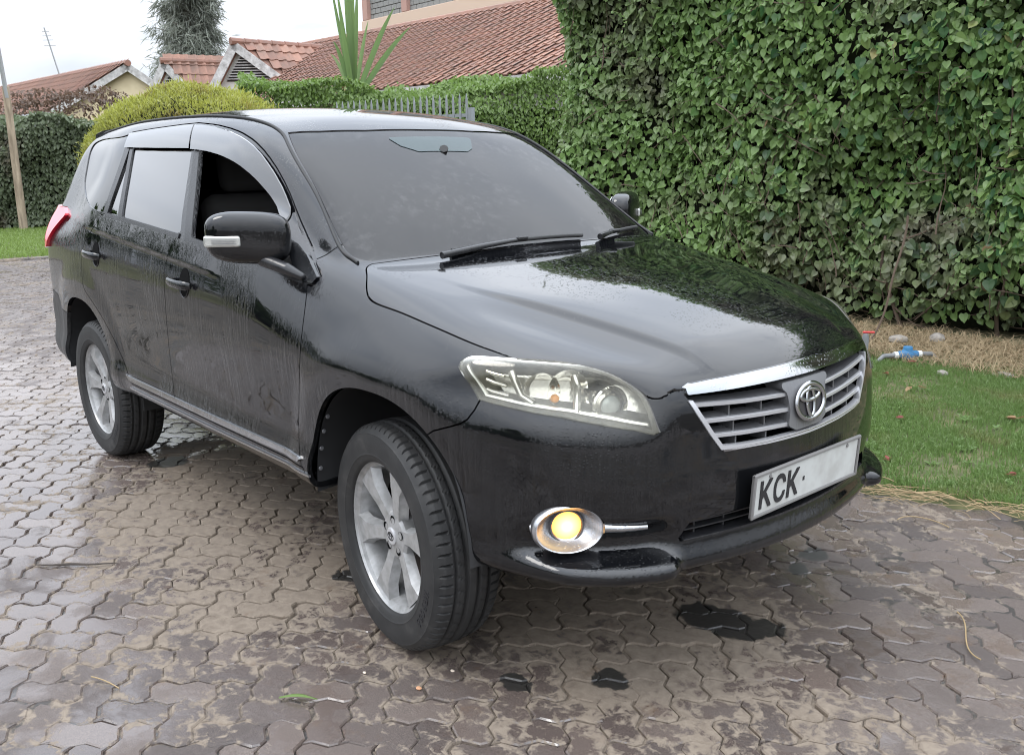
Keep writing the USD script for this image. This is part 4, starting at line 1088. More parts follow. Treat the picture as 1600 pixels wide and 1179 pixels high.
# ---- outlines of panels and windows in side view (x, z)
LINES = {
    "front_door": [(-0.411, 0.497), (-0.411, 0.5119), (-0.4143, 0.5217), (-0.4169, 0.5285), (-0.4201, 0.5359), (-0.4239, 0.5436), (-0.4279, 0.5512), (-0.4321, 0.559), (-0.4363, 0.5673), (-0.4402, 0.5767), (-0.4435, 0.5876), (-0.4457, 0.5999), (-0.4464, 0.6132), (-0.4456, 0.6272), (-0.4436, 0.6415), (-0.4406, 0.6562), (-0.4369, 0.6713), (-0.4324, 0.6871), (-0.4273, 0.7038), (-0.4217, 0.7211), (-0.416, 0.7387), (-0.4104, 0.7562), (-0.4051, 0.7736), (-0.4001, 0.7907), (-0.3955, 0.8077), (-0.3914, 0.8245), (-0.3876, 0.8411), (-0.3843, 0.8575), (-0.3816, 0.8737), (-0.3798, 0.8896), (-0.3791, 0.9052), (-0.3793, 0.9204), (-0.3803, 0.9352), (-0.3816, 0.9493), (-0.3834, 0.9626), (-0.3854, 0.9753), (-0.3877, 0.9877), (-0.3904, 1), (-0.3935, 1.012), (-0.3969, 1.024), (-0.4004, 1.035), (-0.4038, 1.045), (-0.4068, 1.053), (-0.4096, 1.06), (-0.4123, 1.066), (-0.4151, 1.072), (-0.418, 1.078), (-0.421, 1.084), (-0.4237, 1.089), (-0.4277, 1.096), (-0.4, 1.095), (-0.3801, 1.125), (-0.4198, 1.147), (-0.4429, 1.159), (-0.47, 1.174), (-0.4991, 1.189), (-0.5287, 1.206), (-0.5577, 1.223), (-0.5855, 1.24), (-0.6118, 1.258), (-0.6361, 1.275), (-0.6579, 1.291), (-0.6761, 1.306), (-0.7073, 1.332), (-0.7202, 1.344), (-0.7294, 1.352), (-0.7399, 1.361), (-0.751, 1.371), (-0.7625, 1.381), (-0.7743, 1.39), (-0.7866, 1.4), (-0.8, 1.411), (-0.8144, 1.422), (-0.83, 1.433), (-0.8464, 1.445), (-0.8635, 1.457), (-0.8813, 1.469), (-0.8996, 1.48), (-0.9181, 1.491), (-0.9363, 1.502), (-0.954, 1.511), (-0.9713, 1.52), (-0.9888, 1.529), (-1.007, 1.537), (-1.026, 1.545), (-1.045, 1.553), (-1.066, 1.561), (-1.087, 1.568), (-1.108, 1.575), (-1.13, 1.581), (-1.152, 1.587), (-1.175, 1.593), (-1.199, 1.599), (-1.223, 1.604), (-1.247, 1.609), (-1.271, 1.613), (-1.294, 1.617), (-1.316, 1.621), (-1.338, 1.624), (-1.36, 1.627), (-1.382, 1.63), (-1.404, 1.633), (-1.427, 1.636), (-1.451, 1.639), (-1.476, 1.641), (-1.501, 1.644), (-1.527, 1.646), (-1.553, 1.648), (-1.579, 1.65), (-1.604, 1.652), (-1.627, 1.654), (-1.659, 1.656), (-1.623, 1.625), (-1.612, 1.612), (-1.6, 1.598), (-1.588, 1.581), (-1.576, 1.563), (-1.565, 1.543), (-1.554, 1.522), (-1.544, 1.499), (-1.533, 1.476), (-1.522, 1.451), (-1.51, 1.426), (-1.498, 1.4), (-1.485, 1.374), (-1.472, 1.347), (-1.46, 1.322), (-1.45, 1.298), (-1.441, 1.276), (-1.434, 1.258), (-1.43, 1.242), (-1.428, 1.23), (-1.427, 1.221), (-1.428, 1.214), (-1.43, 1.208), (-1.435, 1.198), (-1.443, 1.187), (-1.448, 1.18), (-1.454, 1.171), (-1.459, 1.163), (-1.463, 1.153), (-1.468, 1.144), (-1.473, 1.135), (-1.48, 1.126), (-1.489, 1.117), (-1.497, 1.108), (-1.503, 1.099), (-1.508, 1.091), (-1.51, 1.083), (-1.512, 1.075), (-1.513, 1.067), (-1.514, 1.059), (-1.514, 1.052), (-1.514, 1.045), (-1.514, 1.039), (-1.513, 1.032), (-1.512, 1.026), (-1.512, 1.018), (-1.511, 1.009), (-1.51, 0.996), (-1.51, 0.9781), (-1.51, 0.9561), (-1.511, 0.932), (-1.514, 0.9069), (-1.518, 0.8814), (-1.523, 0.8554), (-1.529, 0.8289), (-1.537, 0.8016), (-1.545, 0.7736), (-1.554, 0.7449), (-1.562, 0.7161), (-1.568, 0.6873), (-1.571, 0.6589), (-1.572, 0.6316), (-1.569, 0.6062), (-1.563, 0.5842), (-1.554, 0.5659), (-1.545, 0.5503), (-1.537, 0.5359), (-1.531, 0.5215), (-1.527, 0.5065), (-1.527, 0.497)],
    "rear_door": [(-1.659, 1.656), (-1.623, 1.625), (-1.612, 1.612), (-1.6, 1.598), (-1.588, 1.581), (-1.576, 1.563), (-1.565, 1.543), (-1.554, 1.522), (-1.544, 1.499), (-1.533, 1.476), (-1.522, 1.451), (-1.51, 1.426), (-1.498, 1.4), (-1.485, 1.374), (-1.472, 1.347), (-1.46, 1.322), (-1.45, 1.298), (-1.441, 1.276), (-1.434, 1.258), (-1.43, 1.242), (-1.428, 1.23), (-1.427, 1.221), (-1.428, 1.214), (-1.43, 1.208), (-1.435, 1.198), (-1.443, 1.187), (-1.448, 1.18), (-1.454, 1.171), (-1.459, 1.163), (-1.463, 1.153), (-1.468, 1.144), (-1.473, 1.135), (-1.48, 1.126), (-1.489, 1.117), (-1.497, 1.108), (-1.503, 1.099), (-1.508, 1.091), (-1.51, 1.083), (-1.512, 1.075), (-1.513, 1.067), (-1.514, 1.059), (-1.514, 1.052), (-1.514, 1.045), (-1.514, 1.039), (-1.513, 1.032), (-1.512, 1.026), (-1.512, 1.018), (-1.511, 1.009), (-1.51, 0.996), (-1.51, 0.9781), (-1.51, 0.9561), (-1.511, 0.932), (-1.514, 0.9069), (-1.518, 0.8814), (-1.523, 0.8554), (-1.529, 0.8289), (-1.537, 0.8016), (-1.545, 0.7736), (-1.554, 0.7449), (-1.562, 0.7161), (-1.568, 0.6873), (-1.571, 0.6589), (-1.572, 0.6316), (-1.569, 0.6062), (-1.563, 0.5842), (-1.554, 0.5659), (-1.545, 0.5503), (-1.537, 0.5359), (-1.531, 0.5215), (-1.527, 0.5065), (-1.527, 0.497), (-2.049, 0.497), (-2.069, 0.5163), (-2.092, 0.5341), (-2.11, 0.5464), (-2.13, 0.5603), (-2.15, 0.5749), (-2.168, 0.5899), (-2.185, 0.6054), (-2.199, 0.621), (-2.213, 0.6365), (-2.225, 0.6514), (-2.238, 0.6659), (-2.251, 0.6802), (-2.264, 0.6942), (-2.278, 0.7082), (-2.292, 0.722), (-2.307, 0.7358), (-2.322, 0.7497), (-2.339, 0.7635), (-2.357, 0.7773), (-2.376, 0.791), (-2.397, 0.8046), (-2.418, 0.818), (-2.44, 0.8309), (-2.462, 0.8428), (-2.481, 0.8528), (-2.496, 0.8606), (-2.509, 0.8667), (-2.519, 0.872), (-2.528, 0.8771), (-2.537, 0.8822), (-2.545, 0.8876), (-2.553, 0.8933), (-2.559, 0.8994), (-2.565, 0.906), (-2.569, 0.9131), (-2.573, 0.9205), (-2.577, 0.9281), (-2.579, 0.9359), (-2.581, 0.9439), (-2.583, 0.9524), (-2.585, 0.9617), (-2.586, 0.9721), (-2.587, 0.9833), (-2.587, 0.9949), (-2.587, 1.007), (-2.585, 1.018), (-2.583, 1.03), (-2.58, 1.041), (-2.577, 1.052), (-2.574, 1.061), (-2.572, 1.069), (-2.569, 1.076), (-2.566, 1.083), (-2.562, 1.091), (-2.558, 1.098), (-2.553, 1.105), (-2.547, 1.113), (-2.539, 1.122), (-2.529, 1.131), (-2.518, 1.14), (-2.505, 1.149), (-2.491, 1.158), (-2.476, 1.167), (-2.458, 1.176), (-2.439, 1.185), (-2.418, 1.194), (-2.399, 1.204), (-2.383, 1.213), (-2.37, 1.223), (-2.358, 1.232), (-2.348, 1.241), (-2.34, 1.249), (-2.33, 1.26), (-2.33, 1.26), (-2.312, 1.263), (-2.301, 1.265), (-2.289, 1.268), (-2.277, 1.275), (-2.265, 1.287), (-2.254, 1.308), (-2.245, 1.337), (-2.239, 1.375), (-2.235, 1.417), (-2.235, 1.46), (-2.237, 1.5), (-2.243, 1.534), (-2.251, 1.561), (-2.262, 1.582), (-2.275, 1.598), (-2.289, 1.61), (-2.303, 1.621), (-2.332, 1.639), (-2.332, 1.639), (-2.276, 1.641), (-2.237, 1.642), (-2.195, 1.644), (-2.153, 1.645), (-2.111, 1.647), (-2.07, 1.648), (-2.029, 1.649), (-1.987, 1.65), (-1.945, 1.651), (-1.903, 1.652), (-1.861, 1.653), (-1.819, 1.654), (-1.778, 1.655), (-1.74, 1.655), (-1.706, 1.655)],
    "win_front": [(-1.565, 1.618), (-1.539, 1.618), (-1.522, 1.617), (-1.501, 1.616), (-1.48, 1.615), (-1.459, 1.613), (-1.438, 1.612), (-1.417, 1.61), (-1.396, 1.608), (-1.376, 1.606), (-1.356, 1.603), (-1.337, 1.601), (-1.317, 1.598), (-1.298, 1.596), (-1.279, 1.592), (-1.259, 1.589), (-1.239, 1.585), (-1.218, 1.581), (-1.197, 1.577), (-1.176, 1.572), (-1.155, 1.567), (-1.135, 1.561), (-1.116, 1.556), (-1.097, 1.55), (-1.078, 1.543), (-1.059, 1.537), (-1.041, 1.53), (-1.023, 1.523), (-1.006, 1.515), (-0.9895, 1.508), (-0.9734, 1.5), (-0.9575, 1.492), (-0.9413, 1.483), (-0.9248, 1.474), (-0.908, 1.464), (-0.8915, 1.454), (-0.8754, 1.443), (-0.86, 1.433), (-0.8452, 1.422), (-0.8312, 1.412), (-0.8183, 1.402), (-0.8064, 1.392), (-0.7955, 1.383), (-0.7853, 1.374), (-0.7754, 1.365), (-0.7659, 1.356), (-0.7565, 1.347), (-0.7472, 1.338), (-0.7377, 1.329), (-0.7278, 1.319), (-0.7172, 1.31), (-0.7059, 1.3), (-0.6939, 1.291), (-0.6815, 1.281), (-0.6692, 1.272), (-0.6583, 1.264), (-0.6427, 1.253), (-0.6164, 1.233), (-0.5922, 1.213), (-0.5698, 1.193), (-0.5491, 1.173), (-0.5303, 1.153), (-0.5132, 1.133), (-0.563, 1.138), (-0.6152, 1.143), (-0.6697, 1.148), (-0.7268, 1.153), (-0.7871, 1.159), (-0.8511, 1.163), (-0.9198, 1.169), (-0.992, 1.175), (-1.065, 1.182), (-1.139, 1.188), (-1.217, 1.195), (-1.301, 1.204), (-1.342, 1.281), (-1.366, 1.324), (-1.394, 1.373), (-1.423, 1.423), (-1.45, 1.47), (-1.474, 1.509), (-1.494, 1.539), (-1.51, 1.562), (-1.523, 1.578), (-1.535, 1.591), (-1.545, 1.601)],
    "win_rear": [(-1.621, 1.612), (-1.605, 1.597), (-1.597, 1.588), (-1.588, 1.577), (-1.578, 1.564), (-1.568, 1.547), (-1.556, 1.525), (-1.542, 1.498), (-1.527, 1.467), (-1.512, 1.433), (-1.496, 1.398), (-1.48, 1.366), (-1.466, 1.337), (-1.454, 1.312), (-1.443, 1.291), (-1.433, 1.272), (-1.424, 1.256), (-1.417, 1.243), (-1.406, 1.219), (-1.458, 1.22), (-1.507, 1.223), (-1.559, 1.227), (-1.612, 1.231), (-1.666, 1.234), (-1.721, 1.238), (-1.775, 1.241), (-1.829, 1.245), (-1.885, 1.249), (-1.941, 1.252), (-1.995, 1.256), (-2.057, 1.26), (-2.083, 1.328), (-2.099, 1.366), (-2.119, 1.409), (-2.14, 1.452), (-2.161, 1.492), (-2.18, 1.526), (-2.195, 1.551), (-2.206, 1.569), (-2.216, 1.582), (-2.224, 1.592), (-2.23, 1.599), (-2.243, 1.612), (-2.183, 1.612), (-2.132, 1.613), (-2.079, 1.614), (-2.028, 1.615), (-1.977, 1.616), (-1.926, 1.616), (-1.873, 1.616), (-1.821, 1.615), (-1.769, 1.614), (-1.719, 1.614), (-1.672, 1.613)],
    "win_small": [(-2.219, 1.55), (-2.186, 1.485), (-2.17, 1.448), (-2.152, 1.408), (-2.136, 1.367), (-2.122, 1.331), (-2.101, 1.267), (-2.123, 1.267), (-2.146, 1.268), (-2.17, 1.269), (-2.193, 1.269), (-2.217, 1.27), (-2.242, 1.271), (-2.233, 1.336), (-2.229, 1.371), (-2.227, 1.411), (-2.226, 1.451), (-2.227, 1.486), (-2.229, 1.551)],
    "win_quarter": [(-2.338, 1.626), (-2.324, 1.612), (-2.317, 1.604), (-2.309, 1.593), (-2.302, 1.58), (-2.296, 1.561), (-2.29, 1.536), (-2.285, 1.502), (-2.281, 1.463), (-2.28, 1.42), (-2.28, 1.378), (-2.282, 1.34), (-2.29, 1.273), (-2.313, 1.273), (-2.323, 1.274), (-2.335, 1.274), (-2.349, 1.275), (-2.364, 1.275), (-2.379, 1.276), (-2.394, 1.277), (-2.41, 1.279), (-2.426, 1.28), (-2.442, 1.281), (-2.458, 1.283), (-2.474, 1.285), (-2.491, 1.287), (-2.508, 1.289), (-2.525, 1.292), (-2.543, 1.294), (-2.561, 1.297), (-2.58, 1.3), (-2.599, 1.304), (-2.618, 1.307), (-2.638, 1.311), (-2.658, 1.314), (-2.678, 1.318), (-2.697, 1.322), (-2.716, 1.326), (-2.735, 1.33), (-2.752, 1.334), (-2.768, 1.339), (-2.784, 1.343), (-2.798, 1.348), (-2.812, 1.353), (-2.825, 1.358), (-2.838, 1.363), (-2.851, 1.368), (-2.863, 1.374), (-2.875, 1.38), (-2.887, 1.386), (-2.897, 1.392), (-2.907, 1.398), (-2.917, 1.404), (-2.925, 1.411), (-2.932, 1.417), (-2.939, 1.424), (-2.945, 1.431), (-2.951, 1.438), (-2.956, 1.445), (-2.962, 1.453), (-2.967, 1.461), (-2.973, 1.469), (-2.979, 1.477), (-2.985, 1.486), (-2.991, 1.495), (-2.997, 1.503), (-3.003, 1.512), (-3.009, 1.521), (-3.014, 1.529), (-3.019, 1.537), (-3.023, 1.545), (-3.026, 1.552), (-3.029, 1.559), (-3.031, 1.566), (-3.032, 1.573), (-3.032, 1.579), (-3.032, 1.584), (-3.03, 1.588), (-3.028, 1.592), (-3.025, 1.596), (-3.021, 1.599), (-3.015, 1.602), (-3.007, 1.605), (-2.995, 1.608), (-2.978, 1.611), (-2.956, 1.614), (-2.926, 1.616), (-2.891, 1.619), (-2.85, 1.62), (-2.804, 1.621), (-2.755, 1.621), (-2.705, 1.622), (-2.654, 1.621), (-2.604, 1.621), (-2.556, 1.621), (-2.512, 1.621), (-2.473, 1.622), (-2.439, 1.623), (-2.412, 1.625), (-2.39, 1.627), (-2.352, 1.632)],
    "bar_rear": [(-2.333, 1.614), (-2.321, 1.603), (-2.315, 1.596), (-2.309, 1.587), (-2.302, 1.575), (-2.296, 1.558), (-2.291, 1.534), (-2.286, 1.501), (-2.284, 1.462), (-2.283, 1.419), (-2.285, 1.377), (-2.288, 1.339), (-2.298, 1.271), (-2.243, 1.267), (-2.233, 1.335), (-2.23, 1.373), (-2.228, 1.415), (-2.228, 1.458), (-2.23, 1.497), (-2.233, 1.53), (-2.237, 1.555), (-2.242, 1.572), (-2.248, 1.584), (-2.253, 1.594), (-2.259, 1.6), (-2.269, 1.612)],
    "bar_front": [(-2.244, 1.58), (-2.241, 1.575), (-2.239, 1.572), (-2.237, 1.567), (-2.232, 1.559), (-2.225, 1.545), (-2.213, 1.523), (-2.198, 1.491), (-2.179, 1.452), (-2.16, 1.409), (-2.142, 1.367), (-2.127, 1.329), (-2.105, 1.261), (-2.055, 1.257), (-2.081, 1.326), (-2.098, 1.364), (-2.117, 1.407), (-2.139, 1.451), (-2.159, 1.49), (-2.176, 1.523), (-2.189, 1.546), (-2.197, 1.562), (-2.202, 1.572), (-2.206, 1.578), (-2.209, 1.583), (-2.213, 1.591)],
    "visor_front": [(-1.623, 1.647), (-1.595, 1.645), (-1.575, 1.644), (-1.553, 1.643), (-1.53, 1.641), (-1.506, 1.639), (-1.483, 1.637), (-1.459, 1.634), (-1.436, 1.632), (-1.414, 1.629), (-1.392, 1.626), (-1.37, 1.623), (-1.349, 1.62), (-1.328, 1.617), (-1.306, 1.613), (-1.285, 1.61), (-1.263, 1.606), (-1.24, 1.601), (-1.216, 1.596), (-1.193, 1.591), (-1.17, 1.586), (-1.148, 1.58), (-1.126, 1.574), (-1.105, 1.568), (-1.084, 1.561), (-1.064, 1.554), (-1.045, 1.547), (-1.026, 1.539), (-1.008, 1.531), (-0.9902, 1.523), (-0.9733, 1.515), (-0.9565, 1.506), (-0.9394, 1.496), (-0.9217, 1.486), (-0.9036, 1.475), (-0.8858, 1.464), (-0.8685, 1.453), (-0.8518, 1.442), (-0.8357, 1.43), (-0.8205, 1.419), (-0.8063, 1.409), (-0.7932, 1.399), (-0.7811, 1.389), (-0.7695, 1.379), (-0.7584, 1.37), (-0.7475, 1.36), (-0.7373, 1.351), (-0.7284, 1.343), (-0.7159, 1.332), (-0.6874, 1.283), (-0.695, 1.287), (-0.7005, 1.29), (-0.7066, 1.293), (-0.713, 1.296), (-0.7195, 1.3), (-0.7262, 1.303), (-0.7335, 1.307), (-0.7417, 1.311), (-0.7512, 1.316), (-0.7616, 1.322), (-0.7722, 1.328), (-0.7828, 1.335), (-0.7932, 1.341), (-0.8035, 1.347), (-0.8141, 1.354), (-0.8256, 1.361), (-0.8382, 1.369), (-0.8519, 1.377), (-0.8663, 1.385), (-0.8812, 1.393), (-0.8965, 1.401), (-0.9121, 1.409), (-0.9281, 1.417), (-0.9445, 1.425), (-0.9613, 1.433), (-0.9786, 1.44), (-0.9964, 1.448), (-1.015, 1.455), (-1.034, 1.462), (-1.053, 1.469), (-1.073, 1.476), (-1.093, 1.482), (-1.113, 1.488), (-1.132, 1.493), (-1.153, 1.498), (-1.174, 1.503), (-1.195, 1.507), (-1.218, 1.512), (-1.241, 1.516), (-1.266, 1.52), (-1.291, 1.524), (-1.318, 1.527), (-1.345, 1.531), (-1.372, 1.534), (-1.399, 1.537), (-1.426, 1.539), (-1.451, 1.541), (-1.471, 1.543), (-1.487, 1.544), (-1.498, 1.544), (-1.507, 1.545), (-1.515, 1.545), (-1.523, 1.545), (-1.531, 1.546), (-1.538, 1.546), (-1.547, 1.546)],
    "visor_rear": [(-1.635, 1.648), (-1.684, 1.648), (-1.719, 1.648), (-1.759, 1.648), (-1.801, 1.647), (-1.844, 1.647), (-1.887, 1.646), (-1.93, 1.645), (-1.973, 1.644), (-2.014, 1.643), (-2.054, 1.642), (-2.095, 1.641), (-2.135, 1.639), (-2.176, 1.638), (-2.217, 1.636), (-2.253, 1.635), (-2.307, 1.632), (-2.285, 1.569), (-2.201, 1.567), (-2.145, 1.565), (-2.082, 1.563), (-2.019, 1.562), (-1.958, 1.56), (-1.898, 1.558), (-1.839, 1.557), (-1.782, 1.556), (-1.727, 1.554), (-1.675, 1.553), (-1.63, 1.552), (-1.566, 1.55)],
    "pillar": [(-1.54, 1.551), (-1.519, 1.51), (-1.508, 1.488), (-1.495, 1.462), (-1.481, 1.434), (-1.466, 1.405), (-1.45, 1.376), (-1.434, 1.347), (-1.418, 1.319), (-1.401, 1.291), (-1.387, 1.266), (-1.375, 1.243), (-1.354, 1.204), (-1.292, 1.205), (-1.335, 1.281), (-1.359, 1.324), (-1.387, 1.372), (-1.416, 1.421), (-1.442, 1.465), (-1.49, 1.545)],
    "belt": [(-2.651, 1.292), (-2.617, 1.288), (-2.594, 1.285), (-2.569, 1.283), (-2.545, 1.28), (-2.522, 1.278), (-2.5, 1.276), (-2.478, 1.274), (-2.457, 1.272), (-2.435, 1.271), (-2.413, 1.27), (-2.391, 1.268), (-2.37, 1.267), (-2.349, 1.266), (-2.326, 1.266), (-2.299, 1.264), (-2.262, 1.263), (-2.213, 1.261), (-2.156, 1.258), (-2.095, 1.254), (-2.035, 1.251), (-1.975, 1.247), (-1.916, 1.243), (-1.857, 1.239), (-1.795, 1.234), (-1.731, 1.23), (-1.665, 1.225), (-1.599, 1.22), (-1.533, 1.216), (-1.469, 1.211), (-1.407, 1.207), (-1.346, 1.202), (-1.286, 1.198), (-1.227, 1.193), (-1.169, 1.188), (-1.113, 1.183), (-1.058, 1.179), (-1.005, 1.174), (-0.9529, 1.169), (-0.9042, 1.164), (-0.8607, 1.16), (-0.8232, 1.156), (-0.7907, 1.153), (-0.761, 1.149), (-0.7328, 1.146), (-0.7054, 1.142), (-0.6787, 1.139), (-0.6529, 1.136), (-0.628, 1.132), (-0.6042, 1.129), (-0.5813, 1.126), (-0.5589, 1.122), (-0.537, 1.119), (-0.5156, 1.116), (-0.4951, 1.113), (-0.4771, 1.11), (-0.4516, 1.107)],
    "sail": [(-0.7097, 1.33), (-0.6862, 1.31), (-0.6648, 1.293), (-0.6411, 1.274), (-0.6161, 1.257), (-0.5897, 1.239), (-0.5622, 1.222), (-0.5335, 1.206), (-0.5038, 1.19), (-0.4737, 1.174), (-0.4444, 1.159), (-0.4179, 1.144), (-0.3895, 1.128), (-0.3895, 1.128), (-0.3838, 1.125), (-0.3805, 1.122), (-0.3777, 1.12), (-0.3756, 1.117), (-0.3745, 1.115), (-0.3744, 1.113), (-0.3749, 1.112), (-0.376, 1.11), (-0.3775, 1.109), (-0.3793, 1.108), (-0.3814, 1.107), (-0.3836, 1.106), (-0.3861, 1.106), (-0.3889, 1.105), (-0.3922, 1.105), (-0.3964, 1.105), (-0.4018, 1.105), (-0.4081, 1.105), (-0.4149, 1.105), (-0.422, 1.106), (-0.4292, 1.107), (-0.4363, 1.108), (-0.4432, 1.109), (-0.4495, 1.11), (-0.4551, 1.111), (-0.46, 1.112), (-0.4647, 1.113), (-0.4692, 1.113), (-0.4737, 1.114), (-0.4779, 1.114), (-0.4817, 1.114), (-0.487, 1.114), (-0.51, 1.133), (-0.5213, 1.143), (-0.5315, 1.151), (-0.5424, 1.161), (-0.5537, 1.17), (-0.5654, 1.179), (-0.5781, 1.19), (-0.5922, 1.203), (-0.6077, 1.216), (-0.6241, 1.231), (-0.6414, 1.245), (-0.6586, 1.258), (-0.679, 1.273)],
}
# ---------------------------------------------------------------- the parked car
def wet(name, color, rough_lo, rough_hi, drops=1.0, streak=1.0, dirt=.1, coat=0.0, metal=0.0, dirt_col=(.16, .155, .15)):
    """a painted or plastic surface in light rain: beads of water, thin run-down streaks and a film of road dirt"""
    return M(name, {
        "g": ("geometry", {}), "n": ("separate_xyz", {}), "steep": ("map_range", {"from_min": .25, "from_max": .75, "to_min": 1.0, "to_max": 0.0, "clamp": True}),
        "m": ("mapping", {"scale": (62, 62, 4.5)}), "run": ("noise_texture", {"scale": 1.0, "detail": 4.0, "roughness": .6}),
        "runr": ("rgb_ramp", {"ramp": [(.40, (0, 0, 0)), (.62, (1, 1, 1))]}),
        "blot": ("noise_texture", {"scale": 5.0, "detail": 5.0, "roughness": .6}), "blotr": ("rgb_ramp", {"ramp": [(.42, (0, 0, 0)), (.62, (1, 1, 1))]}),
        "a": ("math", {"math_type": "multiply"}), "b": ("math", {"math_type": "multiply"}),
        "ro": ("map_range", {"to_min": rough_lo, "to_max": rough_hi, "clamp": True}),
        "v": ("voronoi_texture", {"scale": 150.0, "randomness": 1.0}), "vr": ("map_range", {"from_min": 0.0, "from_max": .42, "to_min": 1.0, "to_max": 0.0, "clamp": True}),
        "pick": ("separate_color", {}), "some": ("math", {"math_type": "less_than", "value2": .33}), "vh": ("math", {"math_type": "multiply"}),
        "sq": ("math", {"math_type": "sqrt"}), "h2": ("math", {"math_type": "multiply"}), "hs": ("math", {"math_type": "multiply_add", "value2": .0007 * drops}),
        "rh": ("math", {"math_type": "multiply", "value2": .00045 * streak}),
        "bump": ("bump", {"strength": 1.0, "distance": 1.0}),
        "dm": ("math", {"math_type": "multiply", "value2": dirt}), "col": ("mix_color", {"a": color, "b": dirt_col}),
        "p": ("principled_bsdf", {"metallic": metal, "coat_weight": coat, "coat_roughness": .03, "coat_ior": 1.5, "ior": 1.5}),
    }, [("g.normal", "n.vector"), ("n.z", "steep.value"), ("g.position", "m.vector"), ("m.vector", "run.vector"), ("run.fac", "runr.fac"), ("g.position", "blot.vector"), ("blot.fac", "blotr.fac"),
        ("runr.color", "a.value1"), ("steep.result", "a.value2"), ("a.value", "b.value1"), ("blotr.color", "b.value2"), ("b.value", "ro.value"), ("ro.result", "p.roughness"),
        ("g.position", "v.vector"), ("v.distance", "vr.value"), ("v.color", "pick.color"), ("pick.r", "some.value1"), ("vr.result", "sq.value1"), ("sq.value", "vh.value1"), ("some.value", "vh.value2"),
        ("vh.value", "h2.value1"), ("blotr.color", "h2.value2"), ("b.value", "rh.value1"), ("h2.value", "hs.value1"), ("rh.value", "hs.value3"), ("hs.value", "bump.height"), ("bump.normal", "p.normal"), ("bump.normal", "p.coat_normal"),
        ("b.value", "dm.value1"), ("dm.value", "col.fac"), ("col.result", "p.base_color")])
paint = wet("black_paint", (.0014, .0015, .0018), .025, .11, 1.0, 1.5, .010, coat=.25)
bonnet_paint = wet("bonnet_paint", (.0014, .0015, .0018), .03, .08, .35, .15, .004, coat=.5)
black_trim = wet("black_trim", (.005, .005, .0055), .2, .45, .8, .6, .05)
dull_plastic = wet("dull_plastic", (.012, .012, .013), .4, .65, .3, .6, .14)
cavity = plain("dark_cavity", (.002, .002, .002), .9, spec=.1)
seal = plain("rubber_seal", (.008, .008, .008), .6)
chrome = wet("chrome", (.46, .47, .48), .06, .25, .8, .5, .15, metal=1.0)
satin = wet("satin_silver", (.52, .52, .53), .28, .4, .4, .3, .1, metal=1.0)
grey_bezel = plain("grey_bezel", (.12, .12, .125), .38, .4)
alloy = M("alloy", {"g": ("geometry", {}), "n": ("noise_texture", {"scale": 30, "detail": 5}), "r": ("rgb_ramp", {"ramp": [(.35, (.22, .22, .215)), (.6, (.31, .31, .308)), (.8, (.25, .245, .235))]}), "p": ("principled_bsdf", {"roughness": .34, "metallic": .35, "coat_weight": .3})}, [("g.position", "n.vector"), ("n.fac", "r.fac"), ("r.color", "p.base_color")])
rubber = M("tyre_rubber", {"t": ("texture_coordinate", {}), "n": ("noise_texture", {"scale": 14, "detail": 6, "roughness": .65}), "r": ("rgb_ramp", {"ramp": [(.35, (.006, .006, .006)), (.58, (.0125, .0123, .012)), (.75, (.034, .032, .030))]}), "n2": ("noise_texture", {"scale": 300, "detail": 2}), "b": ("bump", {"strength": .3, "distance": .002}), "p": ("principled_bsdf", {"roughness": .62})}, [("t.object", "n.vector"), ("n.fac", "r.fac"), ("r.color", "p.base_color"), ("t.object", "n2.vector"), ("n2.fac", "b.height"), ("b.normal", "p.normal")])
iron = plain("brake_iron", (.10, .085, .075), .6, .7)
def pane(name, tint, refl=1.0, rough=.01):
    return M(name, {"f": ("fresnel", {"IOR": 1.5}), "k": ("math", {"math_type": "multiply", "value2": refl, "use_clamp": True}), "t": ("transparent_bsdf", {"color": tint}), "s": ("glossy_bsdf", {"color": (1, 1, 1), "roughness": rough}), "mx": ("mix_closure", {})},
             [("f.fac", "k.value1"), ("k.value", "mx.fac"), ("t.BSDF", "mx.closure1"), ("s.BSDF", "mx.closure2")], "mx.closure")
film_glass = M("tinted_glass", {"f": ("fresnel", {"IOR": 1.5}), "k": ("math", {"math_type": "multiply", "value2": .78, "use_clamp": True}), "t": ("transparent_bsdf", {"color": (.06, .06, .065)}), "s": ("glossy_bsdf", {"color": (1, 1, 1), "roughness": .015}), "mx": ("mix_closure", {}), "g": ("geometry", {}), "m": ("mapping", {"scale": (26, 26, 7), "rotation": (0, 0, .5)}), "n": ("noise_texture", {"scale": 1.0, "detail": 7, "roughness": .68}), "b": ("noise_texture", {"scale": 3.0, "detail": 4}), "nr": ("map_range", {"from_min": .50, "from_max": .78, "to_min": 0.0, "to_max": .045, "clamp": True}), "br": ("map_range", {"from_min": .42, "from_max": .62, "clamp": True}), "w": ("math", {"math_type": "multiply_add", "value3": .006}), "d": ("diffuse_bsdf", {"color": (.34, .33, .33)}), "m2": ("mix_closure", {})},
             [("f.fac", "k.value1"), ("k.value", "mx.fac"), ("t.BSDF", "mx.closure1"), ("s.BSDF", "mx.closure2"), ("g.position", "m.vector"), ("m.vector", "n.vector"), ("n.fac", "nr.value"), ("g.position", "b.vector"), ("b.fac", "br.value"), ("nr.result", "w.value1"), ("br.result", "w.value2"), ("w.value", "m2.fac"), ("mx.closure", "m2.closure1"), ("d.BSDF", "m2.closure2")], "m2.closure")
side_glass = pane("dark_side_glass", (.03, .032, .034), 2.3)
clear_glass = pane("clear_glass", (.62, .72, .71), 1.2)
visor_mat = pane("smoked_acrylic", (.10, .105, .115), 2.2, .06)
